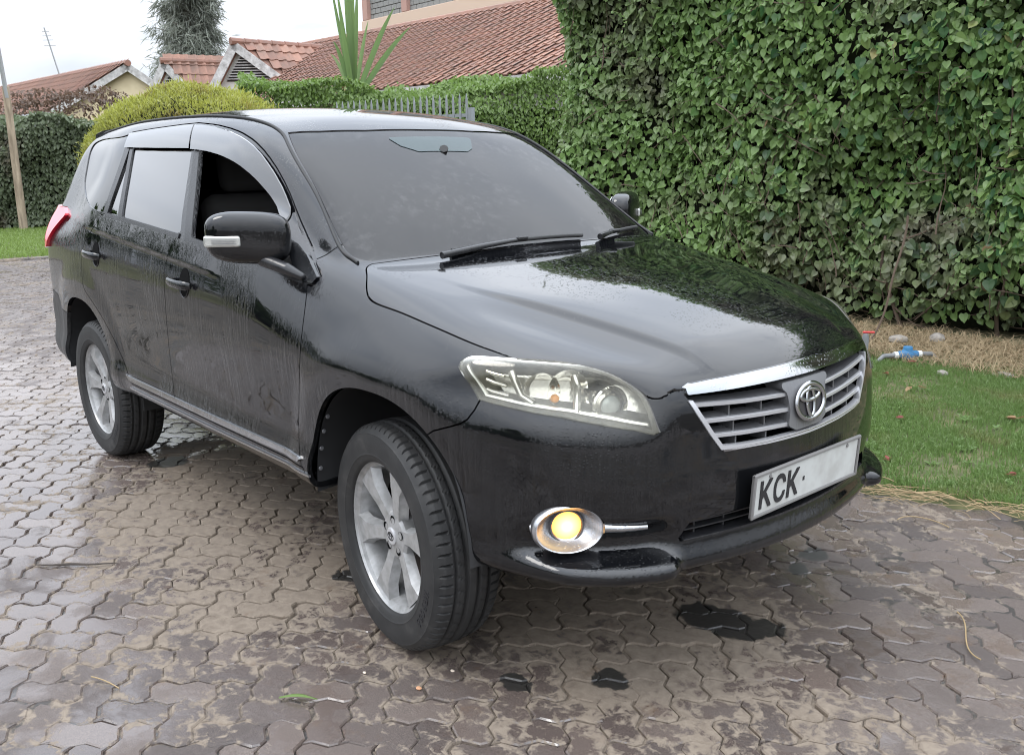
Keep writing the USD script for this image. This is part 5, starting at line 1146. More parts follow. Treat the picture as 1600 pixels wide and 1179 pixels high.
lens_mat = M("hazed_lens", {"f": ("fresnel", {"IOR": 1.45}), "t": ("transparent_bsdf", {"color": (.97, .965, .93)}), "s": ("glossy_bsdf", {"roughness": .04}), "mx": ("mix_closure", {}), "d": ("diffuse_bsdf", {"color": (.72, .68, .52)}), "tr": ("translucent_bsdf", {"color": (.75, .72, .58)}),
              "g": ("geometry", {}), "n": ("noise_texture", {"scale": 26, "detail": 4}), "hz": ("map_range", {"from_min": .3, "from_max": .75, "to_min": .01, "to_max": .045, "clamp": True}), "m2": ("mix_closure", {}), "m3": ("mix_closure", {"fac": .5})},
             [("f.fac", "mx.fac"), ("t.BSDF", "mx.closure1"), ("s.BSDF", "mx.closure2"), ("g.position", "n.vector"), ("n.fac", "hz.value"), ("hz.result", "m2.fac"), ("mx.closure", "m2.closure1"), ("d.BSDF", "m3.closure1"), ("tr.BSDF", "m3.closure2"), ("m3.closure", "m2.closure2")], "m2.closure")
reflector = plain("lamp_reflector", (.88, .87, .84), .10, 1.0)
ivory = plain("lamp_housing", (.62, .615, .59), .20, .85)
amber = plain("amber_bulb", (.85, .33, .04), .15)
red_lens = plain("red_lamp_lens", (.55, .012, .03), .08, coat_weight=1.0)
plate_white = M("plate_face", {"g": ("geometry", {}), "n": ("noise_texture", {"scale": 18, "detail": 6}), "r": ("rgb_ramp", {"ramp": [(.35, (.25, .25, .235)), (.6, (.31, .315, .30))]}), "p": ("principled_bsdf", {"roughness": .4})}, [("g.position", "n.vector"), ("n.fac", "r.fac"), ("r.color", "p.base_color")])
plate_black = plain("plate_lettering", (.004, .004, .005), .5)
alu = plain("plate_frame_grey", (.17, .165, .16), .45, .5)
fog_glow = M("lit_fog_lamp", {"g": ("texture_coordinate", {}), "l": ("vector_math", {"math_type": "length"}), "r": ("rgb_ramp", {"ramp": [(0.0, (1.0, .84, .50)), (.45, (1.0, .66, .24)), (1.0, (1.0, .38, .06))]}), "k": ("math", {"math_type": "multiply", "value2": 24.0}), "e": ("emission", {"strength": 2.7})},
             [("g.object", "l.vector1"), ("l.value", "k.value1"), ("k.value", "r.fac"), ("r.color", "e.color")], "e.emission")
seat_cloth = plain("seat_cloth", (.10, .098, .095), .9)
mirror_glass = plain("mirror_glass", (.8, .8, .8), .02, 1.0)
winker = plain("clear_winker", (.42, .42, .39), .12, .5)

HGRID = 0.013
_P, _F = offset_surface(HGRID)
_N = car_grad(_P)
_N /= np.linalg.norm(_N, axis=1, keepdims=True)
_solid = {}
def O(off):
    """the solid whose skin lies off metres inside (or, below zero, outside) the car's outer skin"""
    if off not in _solid:
        _solid[off] = man_of((_P - _N * off, _F))
    return _solid[off]
def xs(poly):
    """a shapely polygon as a cross section"""
    polys = getattr(poly, "geoms", [poly])
    rings = []
    for p in polys:
        if p.area < 1e-8:
            continue
        from shapely.geometry.polygon import orient
        p = orient(p)
        rings.append(np.array(p.exterior.coords)[:-1])
        rings += [np.array(i.coords)[:-1] for i in p.interiors]
    return CrossSection(rings)
def prism_y(poly, y0=-1.3, y1=-.42):
    return Manifold.extrude(xs(poly), y1 - y0).transform(np.array([[1, 0, 0, 0], [0, 0, -1, y1], [0, 1, 0, 0]], float))
def prism_z(poly, z0, z1):
    return Manifold.extrude(xs(poly), z1 - z0).translate((0, 0, z0))
def prism_x(poly, x0, x1):
    return Manifold.extrude(xs(poly), x1 - x0).transform(np.array([[0, 0, 1, x0], [1, 0, 0, 0], [0, 1, 0, 0]], float))
def mir(man):
    return man.mirror((0, 1, 0))
def both(man):
    return man + mir(man)
def pg(*pts):
    p = Polygon(pts)
    return p if p.is_valid else p.buffer(0)
def soft(poly, r):
    return poly.buffer(-r).buffer(2 * r).buffer(-r)
def skin(name, man, mat, parent, label=None, fine=0.0):
    """adds a piece cut from the car's skin; its normals are those of the smooth surface itself"""
    v, f = arr(man.refine_to_length(fine) if fine else man)
    if fine:
        for _ in range(3):
            g = car_grad(v)
            d = car_sdf(*v.T) / (g * g).sum(1)
            v = v - g * np.where(np.abs(d) < .003, d, 0)[:, None]
    fn = np.cross(v[f[:, 1]] - v[f[:, 0]], v[f[:, 2]] - v[f[:, 0]])
    ln = np.linalg.norm(fn, axis=1)
    ok = ln > 1e-12
    f, fn = f[ok], fn[ok] / ln[ok][:, None]
    g = car_grad(v)
    g /= np.maximum(np.linalg.norm(g, axis=1, keepdims=True), 1e-9)
    gc = car_grad(v[f].mean(1))
    gc /= np.maximum(np.linalg.norm(gc, axis=1, keepdims=True), 1e-9)
    dots = (gc * fn).sum(1)[:, None]
    near = np.abs(car_sdf(*v.T)) < .03
    dist = car_sdf(*v.T) / np.maximum(np.linalg.norm(car_grad(v), axis=1), .1)
    flat = np.ptp(dist[f], axis=1) < .0012
    out = ((dots > .86).all(1) | ((dots > .2).all(1) & flat)) & near[f].all(1)
    inn = ((dots < -.86).all(1) | ((dots < -.2).all(1) & flat)) & near[f].all(1)
    V, Fs, N = [], [], []
    n = 0
    for sel, sg in ((out, 1), (inn, -1)):
        if sel.any():
            u, i = np.unique(f[sel], return_inverse=True)
            V.append(v[u]); N.append(sg * g[u]); Fs.append(i.reshape(-1, 3) + n)
            n += len(u)
    rest = ~(out | inn)
    if rest.any():
        q = f[rest].ravel()
        V.append(v[q]); N.append(np.repeat(fn[rest], 3, 0)); Fs.append(np.arange(len(q)).reshape(-1, 3) + n)
    V, Fs, N = np.concatenate(V), np.concatenate(Fs), np.concatenate(N)
    m = usdkit.mesh(stage, numbered(path_of(parent), name), (V, Fs), mat)
    m.CreateNormalsAttr(Vt.Vec3fArray.FromNumpy(N.astype(np.float32)))
    m.SetNormalsInterpolation("vertex")
    if label:
        tag(m, label)
    return m
def pair(name, man, mat, parents, label=None):
    """the piece on the car's right side and its mirror image on the left"""
    if not isinstance(parents, (list, tuple)):
        parents = (parents, parents)
    return skin(name, man, mat, parents[0], label), skin(name, mir(man), mat, parents[1], label)
def band(prism, a, b):
    return (O(a) ^ prism) - O(b)

car = thing("black_suv", "wet black sport utility vehicle with lit fog lamp parked on the block paving", "car")
S = O(0.0) - O(.018)

# ---- outlines, in side view (x, z), top view (x, y) or front view (y, z)
def arch_poly(cx, grow=0.0):
    a = np.linspace(-.25, math.pi + .25, 90)
    c, s = np.cos(a), np.sin(a)
    e = 2 / 2.4
    return Polygon(np.stack([cx + (.41 + grow) * np.sign(c) * np.abs(c) ** e, .36 + (.475 + grow) * np.where(s > 0, np.abs(s) ** e, s * 1.2)], 1)).buffer(0)
archF, archR = arch_poly(.03), arch_poly(-2.70)
LP = {k: Polygon(v).buffer(0) for k, v in LINES.items() if k != "belt"}
front_door = LP["front_door"].difference(archF.buffer(.006))
rear_door = LP["rear_door"].difference(archR.buffer(.004))
win_front, win_rear, win_small, win_quarter = soft(LP["win_front"], .012), soft(LP["win_rear"], .010), soft(LP["win_small"], .004), soft(LP["win_quarter"], .012)
visor_front, visor_rear = LP["visor_front"], LP["visor_rear"]
def smooth_closed(pts, n=6, keep=()):
    """a closed outline of cubic curves through the points"""
    from scipy.interpolate import CubicSpline
    p = np.vstack([pts, pts[:1]]).astype(float)
    t = np.r_[0, np.cumsum(np.linalg.norm(np.diff(p, axis=0), axis=1) ** .5)]
    return CubicSpline(t, p, bc_type="periodic")(np.interp(np.linspace(0, len(p) - 1, (len(p) - 1) * n + 1), np.arange(len(p)), t))[:-1]
def smooth_open(pts, n=6):
    from scipy.interpolate import CubicSpline
    p = np.array(pts, float)
    t = np.r_[0, np.cumsum(np.linalg.norm(np.diff(p, axis=0), axis=1) ** .5)]
    return CubicSpline(t, p)(np.interp(np.linspace(0, len(p) - 1, (len(p) - 1) * n + 1), np.arange(len(p)), t))
head_side = pg(*smooth_open([(.375, .946), (.3705, .960), (.380, .973), (.402, .978), (.458, .9785), (.508, .977), (.566, .973), (.62, .963), (.677, .943), (.724, .915), (.757, .888), (.786, .845), (.806, .797)], 5), (.803, .7935), (.777, .807), (.714, .825), (.641, .843), (.56, .855), (.505, .864), (.447, .873), (.411, .913))
head_top = pg((.30, -.95), (.30, -.80), (.40, -.7), (.80, -.42), (.9, -.42), (.9, -.95))
bonnet_r = [(-.205, 0), (-.212, .2), (-.232, .42), (-.258, .60), (-.272, .685), (-.250, .722), (-.206, .749), (-.145, .790), (-.089, .806), (.029, .799), (.147, .793), (.26, .788), (.36, .779), (.436, .764), (.485, .752), (.505, .746), (.556, .701), (.622, .638), (.680, .590), (.728, .556), (.757, .538), (.778, .522), (.800, .470), (.812, .438), (.842, .287), (.858, .138), (.862, 0)]
_b = [np.array(bonnet_r[:5]), np.array(bonnet_r[4:15]), np.array(bonnet_r[14:23]), np.array(bonnet_r[22:])]
bonnet_r = [tuple(q) for k in _b for q in smooth_open(k, 5)[:-1]] + [bonnet_r[-1]]
bonnet_poly = Polygon([(x, -y) for x, y in bonnet_r] + [(x, y) for x, y in bonnet_r[::-1]]).buffer(0)
screen_side = [(-.995, .571), (-.822, .626), (-.722, .644), (-.599, .670), (-.433, .708), (-.350, .716), (-.310, .700), (-.288, .672)]
screen_front = [(-.268, .575), (-.236, .42), (-.222, .25), (-.216, 0)]
screen_top = [(-.922, 0), (-.930, .272), (-.959, .454)]
screen_half = [tuple(q) for q in np.vstack([screen_top, smooth_open(screen_side, 4), screen_front])]
screen_poly = Polygon([(x, -y) for x, y in screen_half] + [(x, y) for x, y in screen_half[::-1]]).buffer(0)
grille_half = [(0, .882), (.30, .882), (.447, .880), (.440, .862), (.422, .829), (.385, .772), (.352, .728), (.30, .722), (.18, .716), (0, .712)]
grille_poly = Polygon([(-y, z) for y, z in grille_half] + [(y, z) for y, z in grille_half[::-1]]).buffer(0)
slot_half = [(0, .545), (.30, .545), (.445, .540), (.474, .498), (.470, .488), (.30, .484), (0, .484)]
slot_poly = Polygon([(-y, z) for y, z in slot_half] + [(y, z) for y, z in slot_half[::-1]]).buffer(0)
fog_c = np.array([.665, -.722, .547])

# ---- holes
head_prism = prism_y(head_side) ^ prism_z(head_top, .5, 1.2)
tail_poly = soft(pg((-3.9, 1.300), (-3.27, 1.276), (-3.14, 1.274), (-3.045, 1.246), (-3.04, 1.232), (-3.085, 1.198), (-3.14, 1.156), (-3.19, 1.108), (-3.24, 1.060), (-3.9, .98)), .008)
tail_prism = prism_y(tail_poly, -1.3, -.58)
R_ = S - both(prism_y(archF, -1.3, -.46)) - both(prism_y(archR, -1.3, -.46))
for w in (win_front, win_rear, win_small, win_quarter):
    R_ = R_ - both(prism_y(w))
R_ = R_ - prism_z(screen_poly, 1.0, 2.0)
R_ = R_ - both(head_prism) - both(tail_prism)
R_ = R_ - prism_x(grille_poly, .55, 1.2) - prism_x(slot_poly, .6, 1.2)
fog_hole = man_of(moved(trimesh.creation.cylinder(.5, .5, sections=48), _rotation(0, 90, 0) @ np.diag([.125, .165, 1.0]), (0, 0, 0)))
fog_dir = np.array([math.cos(math.radians(-32)), math.sin(math.radians(-32)), 0])
fog_R = _rotation(-32, 0, 0)
def fog_place(m):
    return moved(m, fog_R, fog_c)
_c = trimesh.creation.cylinder(.5, .30, sections=56)
_cv = np.asarray(_c.vertices)
_cv = np.stack([_cv[:, 2], _cv[:, 0] * .186, _cv[:, 1] * .128], 1)
R_ = R_ - both(man_of(fog_place((_cv, _c.faces))))
def take(prism_big, prism_small):
    global R_
    p = R_ ^ prism_small
    R_ = R_ - prism_big
    return p
def grow(poly, d):
    return poly.buffer(d, join_style=2)
G2 = .0022
piece = take(prism_z(grow(bonnet_poly, G2), .868, 1.35), prism_z(grow(bonnet_poly, -G2), .872, 1.35))
skin("bonnet", piece, bonnet_paint, car, fine=.006)
fd = take(both(prism_y(grow(front_door, G2))), prism_y(grow(front_door, -G2)))
rd = take(both(prism_y(grow(rear_door, G2))), prism_y(grow(rear_door, -G2)))
fdoor = pair("front_door", fd, paint, car)
rdoor = pair("rear_door", rd, paint, car)
fender_poly = pg((-.34, .36), (-.40, .497), (-.60, .51), (-.60, 1.05), (-.458, 1.176), (-.400, 1.222), (-.25, 1.25), (.2, 1.2), (.62, 1.0), (.52, .9), (.447, .873), (.441, .845), (.428, .820), (.409, .806), (.376, .793), (.321, .773), (.2, .70), (0, .42), (-.2, .36))
fe = take(both(prism_y(grow(fender_poly, G2), -1.3, -.45)), prism_y(grow(fender_poly, -G2), -1.3, -.45))
pair("front_wing", fe, paint, car)
fb = sbox(.24, .2, 1.5, 1.0)
bp = take(prism_y(fb, -1.3, 1.3), prism_y(fb, -1.3, 1.3))
skin("front_bumper", bp, paint, car)
rb = pg((-4, .2), (-2.9, .2), (-2.9, .72), (-3.14, .73), (-3.2, .80), (-3.3, .815), (-4, .815))
rp = take(prism_y(grow(rb, G2), -1.3, 1.3), prism_y(grow(rb, -G2), -1.3, 1.3))
skin("rear_bumper", rp, dull_plastic, car)
gate = Polygon([(-.60, .86), (.60, .86), (.68, 1.1), (.60, 1.45), (.52, 1.60), (-.52, 1.60), (-.60, 1.45), (-.68, 1.1)])
tg = take(prism_x(grow(gate, G2), -3.9, -3.05), prism_x(grow(gate, -G2), -3.9, -3.05))
back_win = Polygon([(-.54, 1.22), (.54, 1.22), (.47, 1.53), (-.47, 1.53)])
skin("tailgate", tg - prism_x(back_win, -3.9, -3.0), paint, car)
skin("rear_window", band(prism_x(back_win.buffer(.008), -3.9, -3.0), .003, .007), side_glass, car)
skin("body", R_, paint, car)

# ---- glass
def glass(poly, name, mat, parents, d=.006):
    return pair(name, band(prism_y(poly.buffer(d)), .004, .008), mat, parents)
skin("windscreen", band(prism_z(screen_poly.buffer(-.003), 1.0, 2.0), .004, .009), film_glass, car)
skin("left_window", mir(band(prism_y(win_front.buffer(.006)), .004, .008)), film_glass, fdoor[1])
glass(win_rear, "window", side_glass, rdoor)
glass(win_small, "quarter_light", side_glass, rdoor)
glass(win_quarter, "rear_side_window", pane("quarter_glass", (.03, .032, .034), 1.35), car)
# the black border printed round the windscreen, and the patch left clear in its film
frit = screen_poly.buffer(-.003).difference(Polygon([(-.335, -.61), (-.345, -.655), (-.58, -.642), (-.75, -.600), (-.925, -.548), (-.888, -.3), (-.873, 0), (-.888, .3), (-.925, .548), (-.75, .600), (-.58, .642), (-.345, .655), (-.335, .61), (-.275, .42), (-.262, 0), (-.275, -.42)]).buffer(-.004))
skin("windscreen_border", band(prism_z(frit, 1.0, 2.0), .0095, .0110), seal, car)
patch = soft(pg((-.862, -.215), (-.80, -.195), (-.757, -.14), (-.752, .10), (-.775, .14), (-.862, .20)), .012)
skin("clear_patch", band(prism_z(patch, 1.0, 2.0), .0016, .0032), M("clear_patch_glass", {"t": ("transparent_bsdf", {"color": (.6, .7, .7)}), "p": ("principled_bsdf", {"base_color": (.014, .022, .022), "roughness": .05, "specular_ior_level": .38}), "mx": ("mix_closure", {"fac": .8})}, [("t.BSDF", "mx.closure1"), ("p.BSDF", "mx.closure2")], "mx.closure"), car, "pale clear patch at the top of the windscreen")
# ---- trim on the skin
pair("window_visor", band(prism_y(visor_front), -.014, -.010), visor_mat, fdoor)
pair("window_visor", band(prism_y(visor_rear), -.014, -.010), visor_mat, rdoor)
def strip(pts, w0, w1):
    """a band between w0 below and w1 above a polyline"""
    p = np.array(pts)
    return Polygon(np.vstack([p + [0, w1], (p + [0, -w0])[::-1]])).buffer(0)
belt = np.array(LINES["belt"])
belt_f, belt_r, belt_q = belt[belt[:, 0] > -1.395], belt[(belt[:, 0] < -1.405) & (belt[:, 0] > -2.275)], belt[belt[:, 0] < -2.285]
pair("belt_moulding", band(prism_y(strip(belt_f, .008, .010)), -.005, .002), black_trim, fdoor)
pair("belt_moulding", band(prism_y(strip(belt_r, .008, .010)), -.005, .002), black_trim, rdoor)
pair("pillar_bar", band(prism_y(LP["bar_front"]), -.003, .002), black_trim, rdoor)
pair("pillar_bar", band(prism_y(LP["bar_rear"]), -.0045, .002), black_trim, car)
pair("window_pillar", band(prism_y(LP["pillar"]), -.002, .002), black_trim, fdoor)
pair("sill_strip", band(prism_y(pg((-2.10, .535), (-2.06, .514), (-1.145, .508), (-.42, .514), (-.408, .525), (-.42, .533), (-1.145, .530), (-2.06, .532))), -.010, .002), chrome, car)
pair("sill_line", band(prism_y(strip([(-2.07, .474), (-1.114, .470), (-.36, .475)], .004, .004)), -.006, .002), satin, car)
sail = soft(LP["sail"].intersection(front_door.buffer(-.004)), .004)
pair("mirror_base", band(prism_y(sail), -.008, .002), paint, fdoor)
# seams of black rubber that run along the screen's sides and back along the roof
def on_skin(pts, lift=0.0):
    p = np.array(pts, float)
    for _ in range(8):
        g = car_grad(p)
        p = p - g * ((car_sdf(*p.T) - lift) / (g * g).sum(1))[:, None]
    return p
side_pts = [(-.30, -.722, 1.17), (-.36, -.728, 1.19), (-.44, -.718, 1.24), (-.60, -.680, 1.36), (-.73, -.654, 1.44), (-.83, -.636, 1.50), (-.93, -.610, 1.555), (-1.02, -.588, 1.60), (-1.2, -.576, 1.65), (-1.45, -.580, 1.68), (-1.8, -.585, 1.69), (-2.3, -.582, 1.69), (-2.8, -.570, 1.66), (-3.1, -.55, 1.63)]
from scipy.interpolate import CubicSpline
_t = np.arange(len(side_pts))
sp = on_skin(CubicSpline(_t, np.array(side_pts))(np.linspace(0, len(side_pts) - 1, 90)), .002)
mld = tube(sp, .006, 8)
for k in (0, 1):
    obj("roof_moulding", mld if not k else flipped(mld), seal, car, smooth=60)

# ---- grille
def front_x(y, z):
    """where the car's nose lies at (y, z)"""
    y, z = np.broadcast_arrays(np.asarray(y, float), np.asarray(z, float))
    a, b = np.full(y.shape, .3), np.full(y.shape, 1.1)
    for _ in range(30):
        m = (a + b) / 2
        s = car_sdf(m, y, z) < 0
        a, b = np.where(s, m, a), np.where(s, b, m)
    return (a + b) / 2
bar_half = [(0, .9135), (.2, .9130), (.36, .9115), (.425, .909), (.446, .902), (.447, .884), (.30, .8815), (0, .8800)]
bar_poly = soft(Polygon([(-y, z) for y, z in bar_half] + [(y, z) for y, z in bar_half[::-1]]), .004)
skin("grille_bar", band(prism_x(bar_poly, .5, 1.2), -.009, .012), chrome, car)
grille = node("grille", car)
frame_grey = wet("frame_grey", (.48, .48, .49), .36, .45, .4, .3, .1, metal=.8)
rim_poly = grille_poly.buffer(.003).difference(grille_poly.buffer(-.009)).difference(sbox(-1, .868, 1, 1))
skin("grille_frame", band(prism_x(rim_poly, .5, 1.2), -.004, .014), frame_grey, grille)
skin("grille_back", band(prism_x(grille_poly.buffer(.004), .5, 1.2), .066, .072), cavity, grille)
_inner = prism_x(grille_poly.buffer(.004).difference(grille_poly.buffer(-.002)), .5, 1.2)
skin("grille_wall", band(_inner, .002, .068), cavity, grille)
def sweep_strip(ys, zc, hz, front, depth, tilt=0.0, bev=.004):
    """a slat that follows the nose: a bevelled section swept across the car"""
    zc = np.broadcast_to(zc, ys.shape)
    hz = np.broadcast_to(hz, ys.shape)
    x = front_x(ys, zc) - front
    V = []
    for i in range(len(ys)):
        h = hz[i] / 2
        sec = [(-depth, h * 1.1 + tilt), (-bev, h), (0, h - bev * .7), (0, -h + bev * .7), (-bev, -h), (-depth, -h * .8 + tilt)]
        V += [(x[i] + a, ys[i], zc[i] + b) for a, b in sec]
    k, F = 6, []
    for i in range(len(ys) - 1):
        for j in range(k):
            a, b = i * k + j, i * k + (j + 1) % k
            F += [(a, a + k, b + k), (a, b + k, b)]
    e = (len(ys) - 1) * k
    F += [(0, j, j + 1) for j in range(1, k - 1)] + [(e, e + j + 1, e + j) for j in range(1, k - 1)]
    return np.array(V), np.array(F)
slat_z = [(.853, .841, .833), (.807, .799, .790), (.764, .756, .748)]
slat_y = [.432, .408, .378]
bright_edge = plain("bright_edge", (.46, .46, .47), .34, .8)
dark_slat = wet("slat_grey", (.10, .10, .104), .3, .45, .5, .3, .15, metal=.5)
for (z0, z1, z2), y0 in zip(slat_z, slat_y):
    for s in (-1, 1):
        ys = np.linspace(y0, .085, 15)
        zz = np.interp(ys, [.085, .26, y0], [z2, z1, z0])
        m = sweep_strip(ys * s, zz, np.interp(ys, [.085, .12, .45], [.022, .015, .0125]), .006, .045, .007)
        if s > 0:
            m = (m[0], m[1][:, ::-1])
        g = obj("grille_slat", m, dark_slat, grille, smooth=35)
        m = sweep_strip(ys * s, zz + .0005, .0125, .0030, .010, 0, .0025)
        if s > 0:
            m = (m[0], m[1][:, ::-1])
        obj("chrome_edge", m, bright_edge, g, smooth=35)
for z0, z1, ylist in ((.835, .812, (.305, .185)), (.79, .768, (.292, .175)), (.747, .724, (.285, .17))):
    for y in ylist:
        for s in (-1, 1):
            x = float(front_x(y * s, (z0 + z1) / 2)) - .040
            obj("grille_rib", bx((.05, .006, z0 - z1 + .02), (x, y * s, (z0 + z1) / 2), bevel=.001), dark_slat, grille)
bottom_lip = sweep_strip(np.linspace(-.345, .345, 31), np.full(31, .7215) - .006 * (1 - (np.linspace(-1, 1, 31)) ** 2), .010, -.004, .03, 0, .003)
obj("chrome_lip", (bottom_lip[0], bottom_lip[1][:, ::-1]), chrome, grille, smooth=35)
# shield behind the badge, and the badge: one ring that holds two crossed ovals
shield = soft(pg((-.13, .868), (.13, .868), (.098, .84), (.088, .79), (.095, .745), (.06, .728), (-.06, .728), (-.095, .745), (-.088, .79), (-.098, .84)), .01)
skin("badge_shield", band(prism_x(shield, .5, 1.2), -.003, .05), wet("shield_grey", (.13, .13, .133), .3, .45, .6, .3, .15, metal=.45), grille)
badge = node("badge", car)
bc = np.array([float(front_x(0., .803)) + .010, 0, .803])
tiltb = _rotation(0, -8, 0)
def oval(a, b, r, dy=0.0, dz=0.0, n=56, flat=.7, w=None):
    q = np.linspace(0, 2 * math.pi, n, endpoint=False)
    P = np.stack([np.zeros(n), a * np.cos(q) + dy, b * np.sin(q) + dz], 1)
    d = np.roll(P, -1, 0) - np.roll(P, 1, 0)
    d /= np.linalg.norm(d, axis=1, keepdims=True)
    nr = np.cross(d, [1.0, 0, 0])
    k = 8
    V = []
    for i in range(n):
        for j in range(k):
            t = 2 * math.pi * j / k
            V.append(P[i] + nr[i] * r * math.cos(t) + np.array([1.0, 0, 0]) * r * flat * math.sin(t))
    F = []
    for i in range(n):
        for j in range(k):
            a_, b_ = i * k + j, i * k + (j + 1) % k
            c_, d_ = ((i + 1) % n) * k + j, ((i + 1) % n) * k + (j + 1) % k
            F += [(a_, b_, d_), (a_, d_, c_)]
    return np.array(V), np.array(F)
bp_ = lambda m: moved(m, tiltb, bc)
obj("outer_oval", bp_(oval(.070, .0495, .0075)), chrome, badge, smooth=60)
obj("wide_oval", bp_(oval(.047, .0155, .0056, 0, .0185)), chrome, badge, smooth=60)
obj("tall_oval", bp_(oval(.0185, .042, .0054, 0, -.001)), chrome, badge, smooth=60)
disc = lathe([(0, -.004), (.99, -.004), (1, -.010), (0, -.010)][::-1], 40)
dv = np.asarray(disc[0])
dv = np.stack([dv[:, 2], dv[:, 0] * .066, dv[:, 1] * .046], 1)
obj("backing", bp_((dv, disc[1])), plain("badge_backing", (.03, .028, .03), .18, .3), badge)

# ---- lower intake, plate
intake = node("lower_intake", car)
skin("intake_back", band(prism_x(slot_poly.buffer(.004), .5, 1.2), .060, .066), cavity, intake)
for zz in (.528, .508):
    ys = np.linspace(-.44, .44, 27)
    m = sweep_strip(ys, zz, .006, .022, .03, 0, .002)
    obj("intake_slat", (m[0], m[1][:, ::-1]), dull_plastic, intake, smooth=35)
for y in np.linspace(-.40, .40, 9):
    x = float(front_x(y, .515)) - .045
    obj("intake_rib", bx((.03, .006, .056), (x, y, .515), bevel=.001), dull_plastic, intake)
m = sweep_strip(np.linspace(-.46, .46, 31), .487, .012, .000, .05, 0, .004)
obj("intake_lip", (m[0], m[1][:, ::-1]), black_trim, intake, smooth=35)
plate = node("number_plate", car)
pt = math.radians(3.5)
pR = _rotation(0, math.degrees(pt), 0)
pc = np.array([.9165, 0, .5825])
pput = lambda m: moved(m, pR, pc)
obj("plate_frame", pput(cat_mesh([bx((.010, .552, .011), (0, 0, s * .0605), bevel=.003) for s in (-1, 1)] + [bx((.010, .012, .132), (.0005, s * .270, 0), bevel=.003) for s in (-1, 1)] + [bx((.006, .545, .124), (-.004, 0, 0))])), alu, plate)
obj("plate_face", pput(bx((.002, .524, .110), (.0005, 0, 0))), plate_white, plate)
txt = {}
x0 = -.243
for ch, adv in (("K", .066), ("C", .066), ("K", .066)):
    t = meshkit.text_mesh(ch, .078, .0015, bold=True)
    v = np.asarray(t.vertices)
    w = v[:, 0].max() - v[:, 0].min()
    v = np.stack([.0018 + v[:, 2], (v[:, 0] - v[:, 0].min()) * (.056 / w) + x0, v[:, 1] - .040 + (v[:, 0] * 0)], 1)
    obj("letter", pput((v, t.faces)), plate_black, plate)
    x0 += adv
obj("plate_mark", pput(bx((.0012, .010, .012), (.0017, x0 + .018, -.002))), plate_black, plate)
for y in (-.20, .20):
    obj("plate_screw", pput(moved(lathe([(0, .004), (.005, .003), (.006, 0)], 10), _rotation(0, 90, 0), (.0015, y, .047))), alu, plate)

# ---- headlamps
def flip_if(m, s):
    return m if s < 0 else flipped(m)
lens = band(head_prism, -.0065, -.0025)
lens_in = prism_y(grow(head_side, -.007)) ^ prism_z(head_top, .5, 1.2)
bowl = band(head_prism, .062, .066)
wall = band(head_prism - lens_in, -.0024, .064)
lamps = (node("headlamp", car), node("headlamp", car))
pair("lamp_lens", lens, lens_mat, lamps)
pair("lamp_bowl", bowl, ivory, lamps)
pair("lamp_wall", wall, plain("lamp_rim_dark", (.05, .048, .042), .4), lamps)
rim_band = (prism_y(grow(head_side, -.005)) - prism_y(grow(head_side, -.012))) ^ prism_z(head_top, .5, 1.2)
pair("lamp_trim", band(rim_band, .008, .013), ivory, lamps)
view_in = np.array([-.78, .60, -.18])
def facing(p, d, R=None):
    """puts a lathe made about +z at p, looking along d"""
    d = np.array(d, float) / np.linalg.norm(d)
    a = np.cross([0, 0, 1.0], d)
    a /= np.linalg.norm(a)
    b = np.cross(d, a)
    return lambda m: moved(m, np.stack([a, b, d], 1), p)
for s, lamp in zip((-1, 1), lamps):
    fw = (1, -.25, .02)
    pr = np.array([.680, -.586, .853])
    put = facing(pr, fw)
    obj("projector_ring", flip_if(put(lathe([(.052, -.01), (.054, .004), (.050, .008), (.045, .004), (.040, -.004), (.036, -.004), (.034, .006), (.030, .006), (.029, -.01)], 40)), s), reflector, lamp, smooth=40)
    q = np.linspace(0, math.pi / 2, 9)
    obj("projector_lens", flip_if(put(lathe([(.030 * math.cos(a), .018 * math.sin(a) - .004) for a in q], 32)), s), plain("projector_glass", (.35, .38, .38), .03, .2), lamp, smooth=60)
    obj("projector_body", flip_if(put(lathe([(.054, -.005), (.060, -.05), (.055, -.09)], 32)), s), reflector, lamp, smooth=60)
    put = facing((.600, -.660, .895), (1, -.5, 0))
    q = np.linspace(.05, 1, 10)
    obj("main_beam_bowl", flip_if(put(lathe([(.055 * t, -.05 + .055 * t * t) for t in q], 32)), s), reflector, lamp, smooth=60)
    put = facing((.545, -.700, .890), (1, -.9, 0))
    obj("indicator_bowl", flip_if(put(lathe([(.048 * t, -.045 + .045 * t * t) for t in q], 32)), s), reflector, lamp, smooth=60)
    obj("indicator_bulb", flip_if(moved(trimesh.creation.icosphere(2, .012), None, (.588, -.695, .876)), s), amber, lamp, smooth=True)
    put2 = np.array([.40, -.78, .93])
    for k in range(3):
        a = on_skin([(.43 + .005 * k, -.80, .945 - .026 * k), (.455, -.79, .938 - .026 * k), (.475 + .01 * k, -.77, .931 - .026 * k)], -.028)
        obj("lamp_rib", flip_if(tube(a, .006, 8), s), reflector, lamp, smooth=60)
    a = on_skin([(.50, -.775, .955), (.512, -.768, .92), (.53, -.760, .885), (.56, -.745, .868)], -.022)
    obj("lamp_divider", flip_if(tube(a, .010, 8), s), ivory, lamp, smooth=60)
    a = on_skin([(.625, -.655, .957), (.640, -.660, .91), (.655, -.680, .850)], -.026)
    obj("lamp_divider", flip_if(tube(a, .011, 8), s), ivory, lamp, smooth=60)
# tail lamps
tails = (node("tail_lamp", car), node("tail_lamp", car))
pair("tail_lens", band(prism_y(grow(tail_poly, -.002), -1.3, -.58), -.016, .004), red_lens, tails)

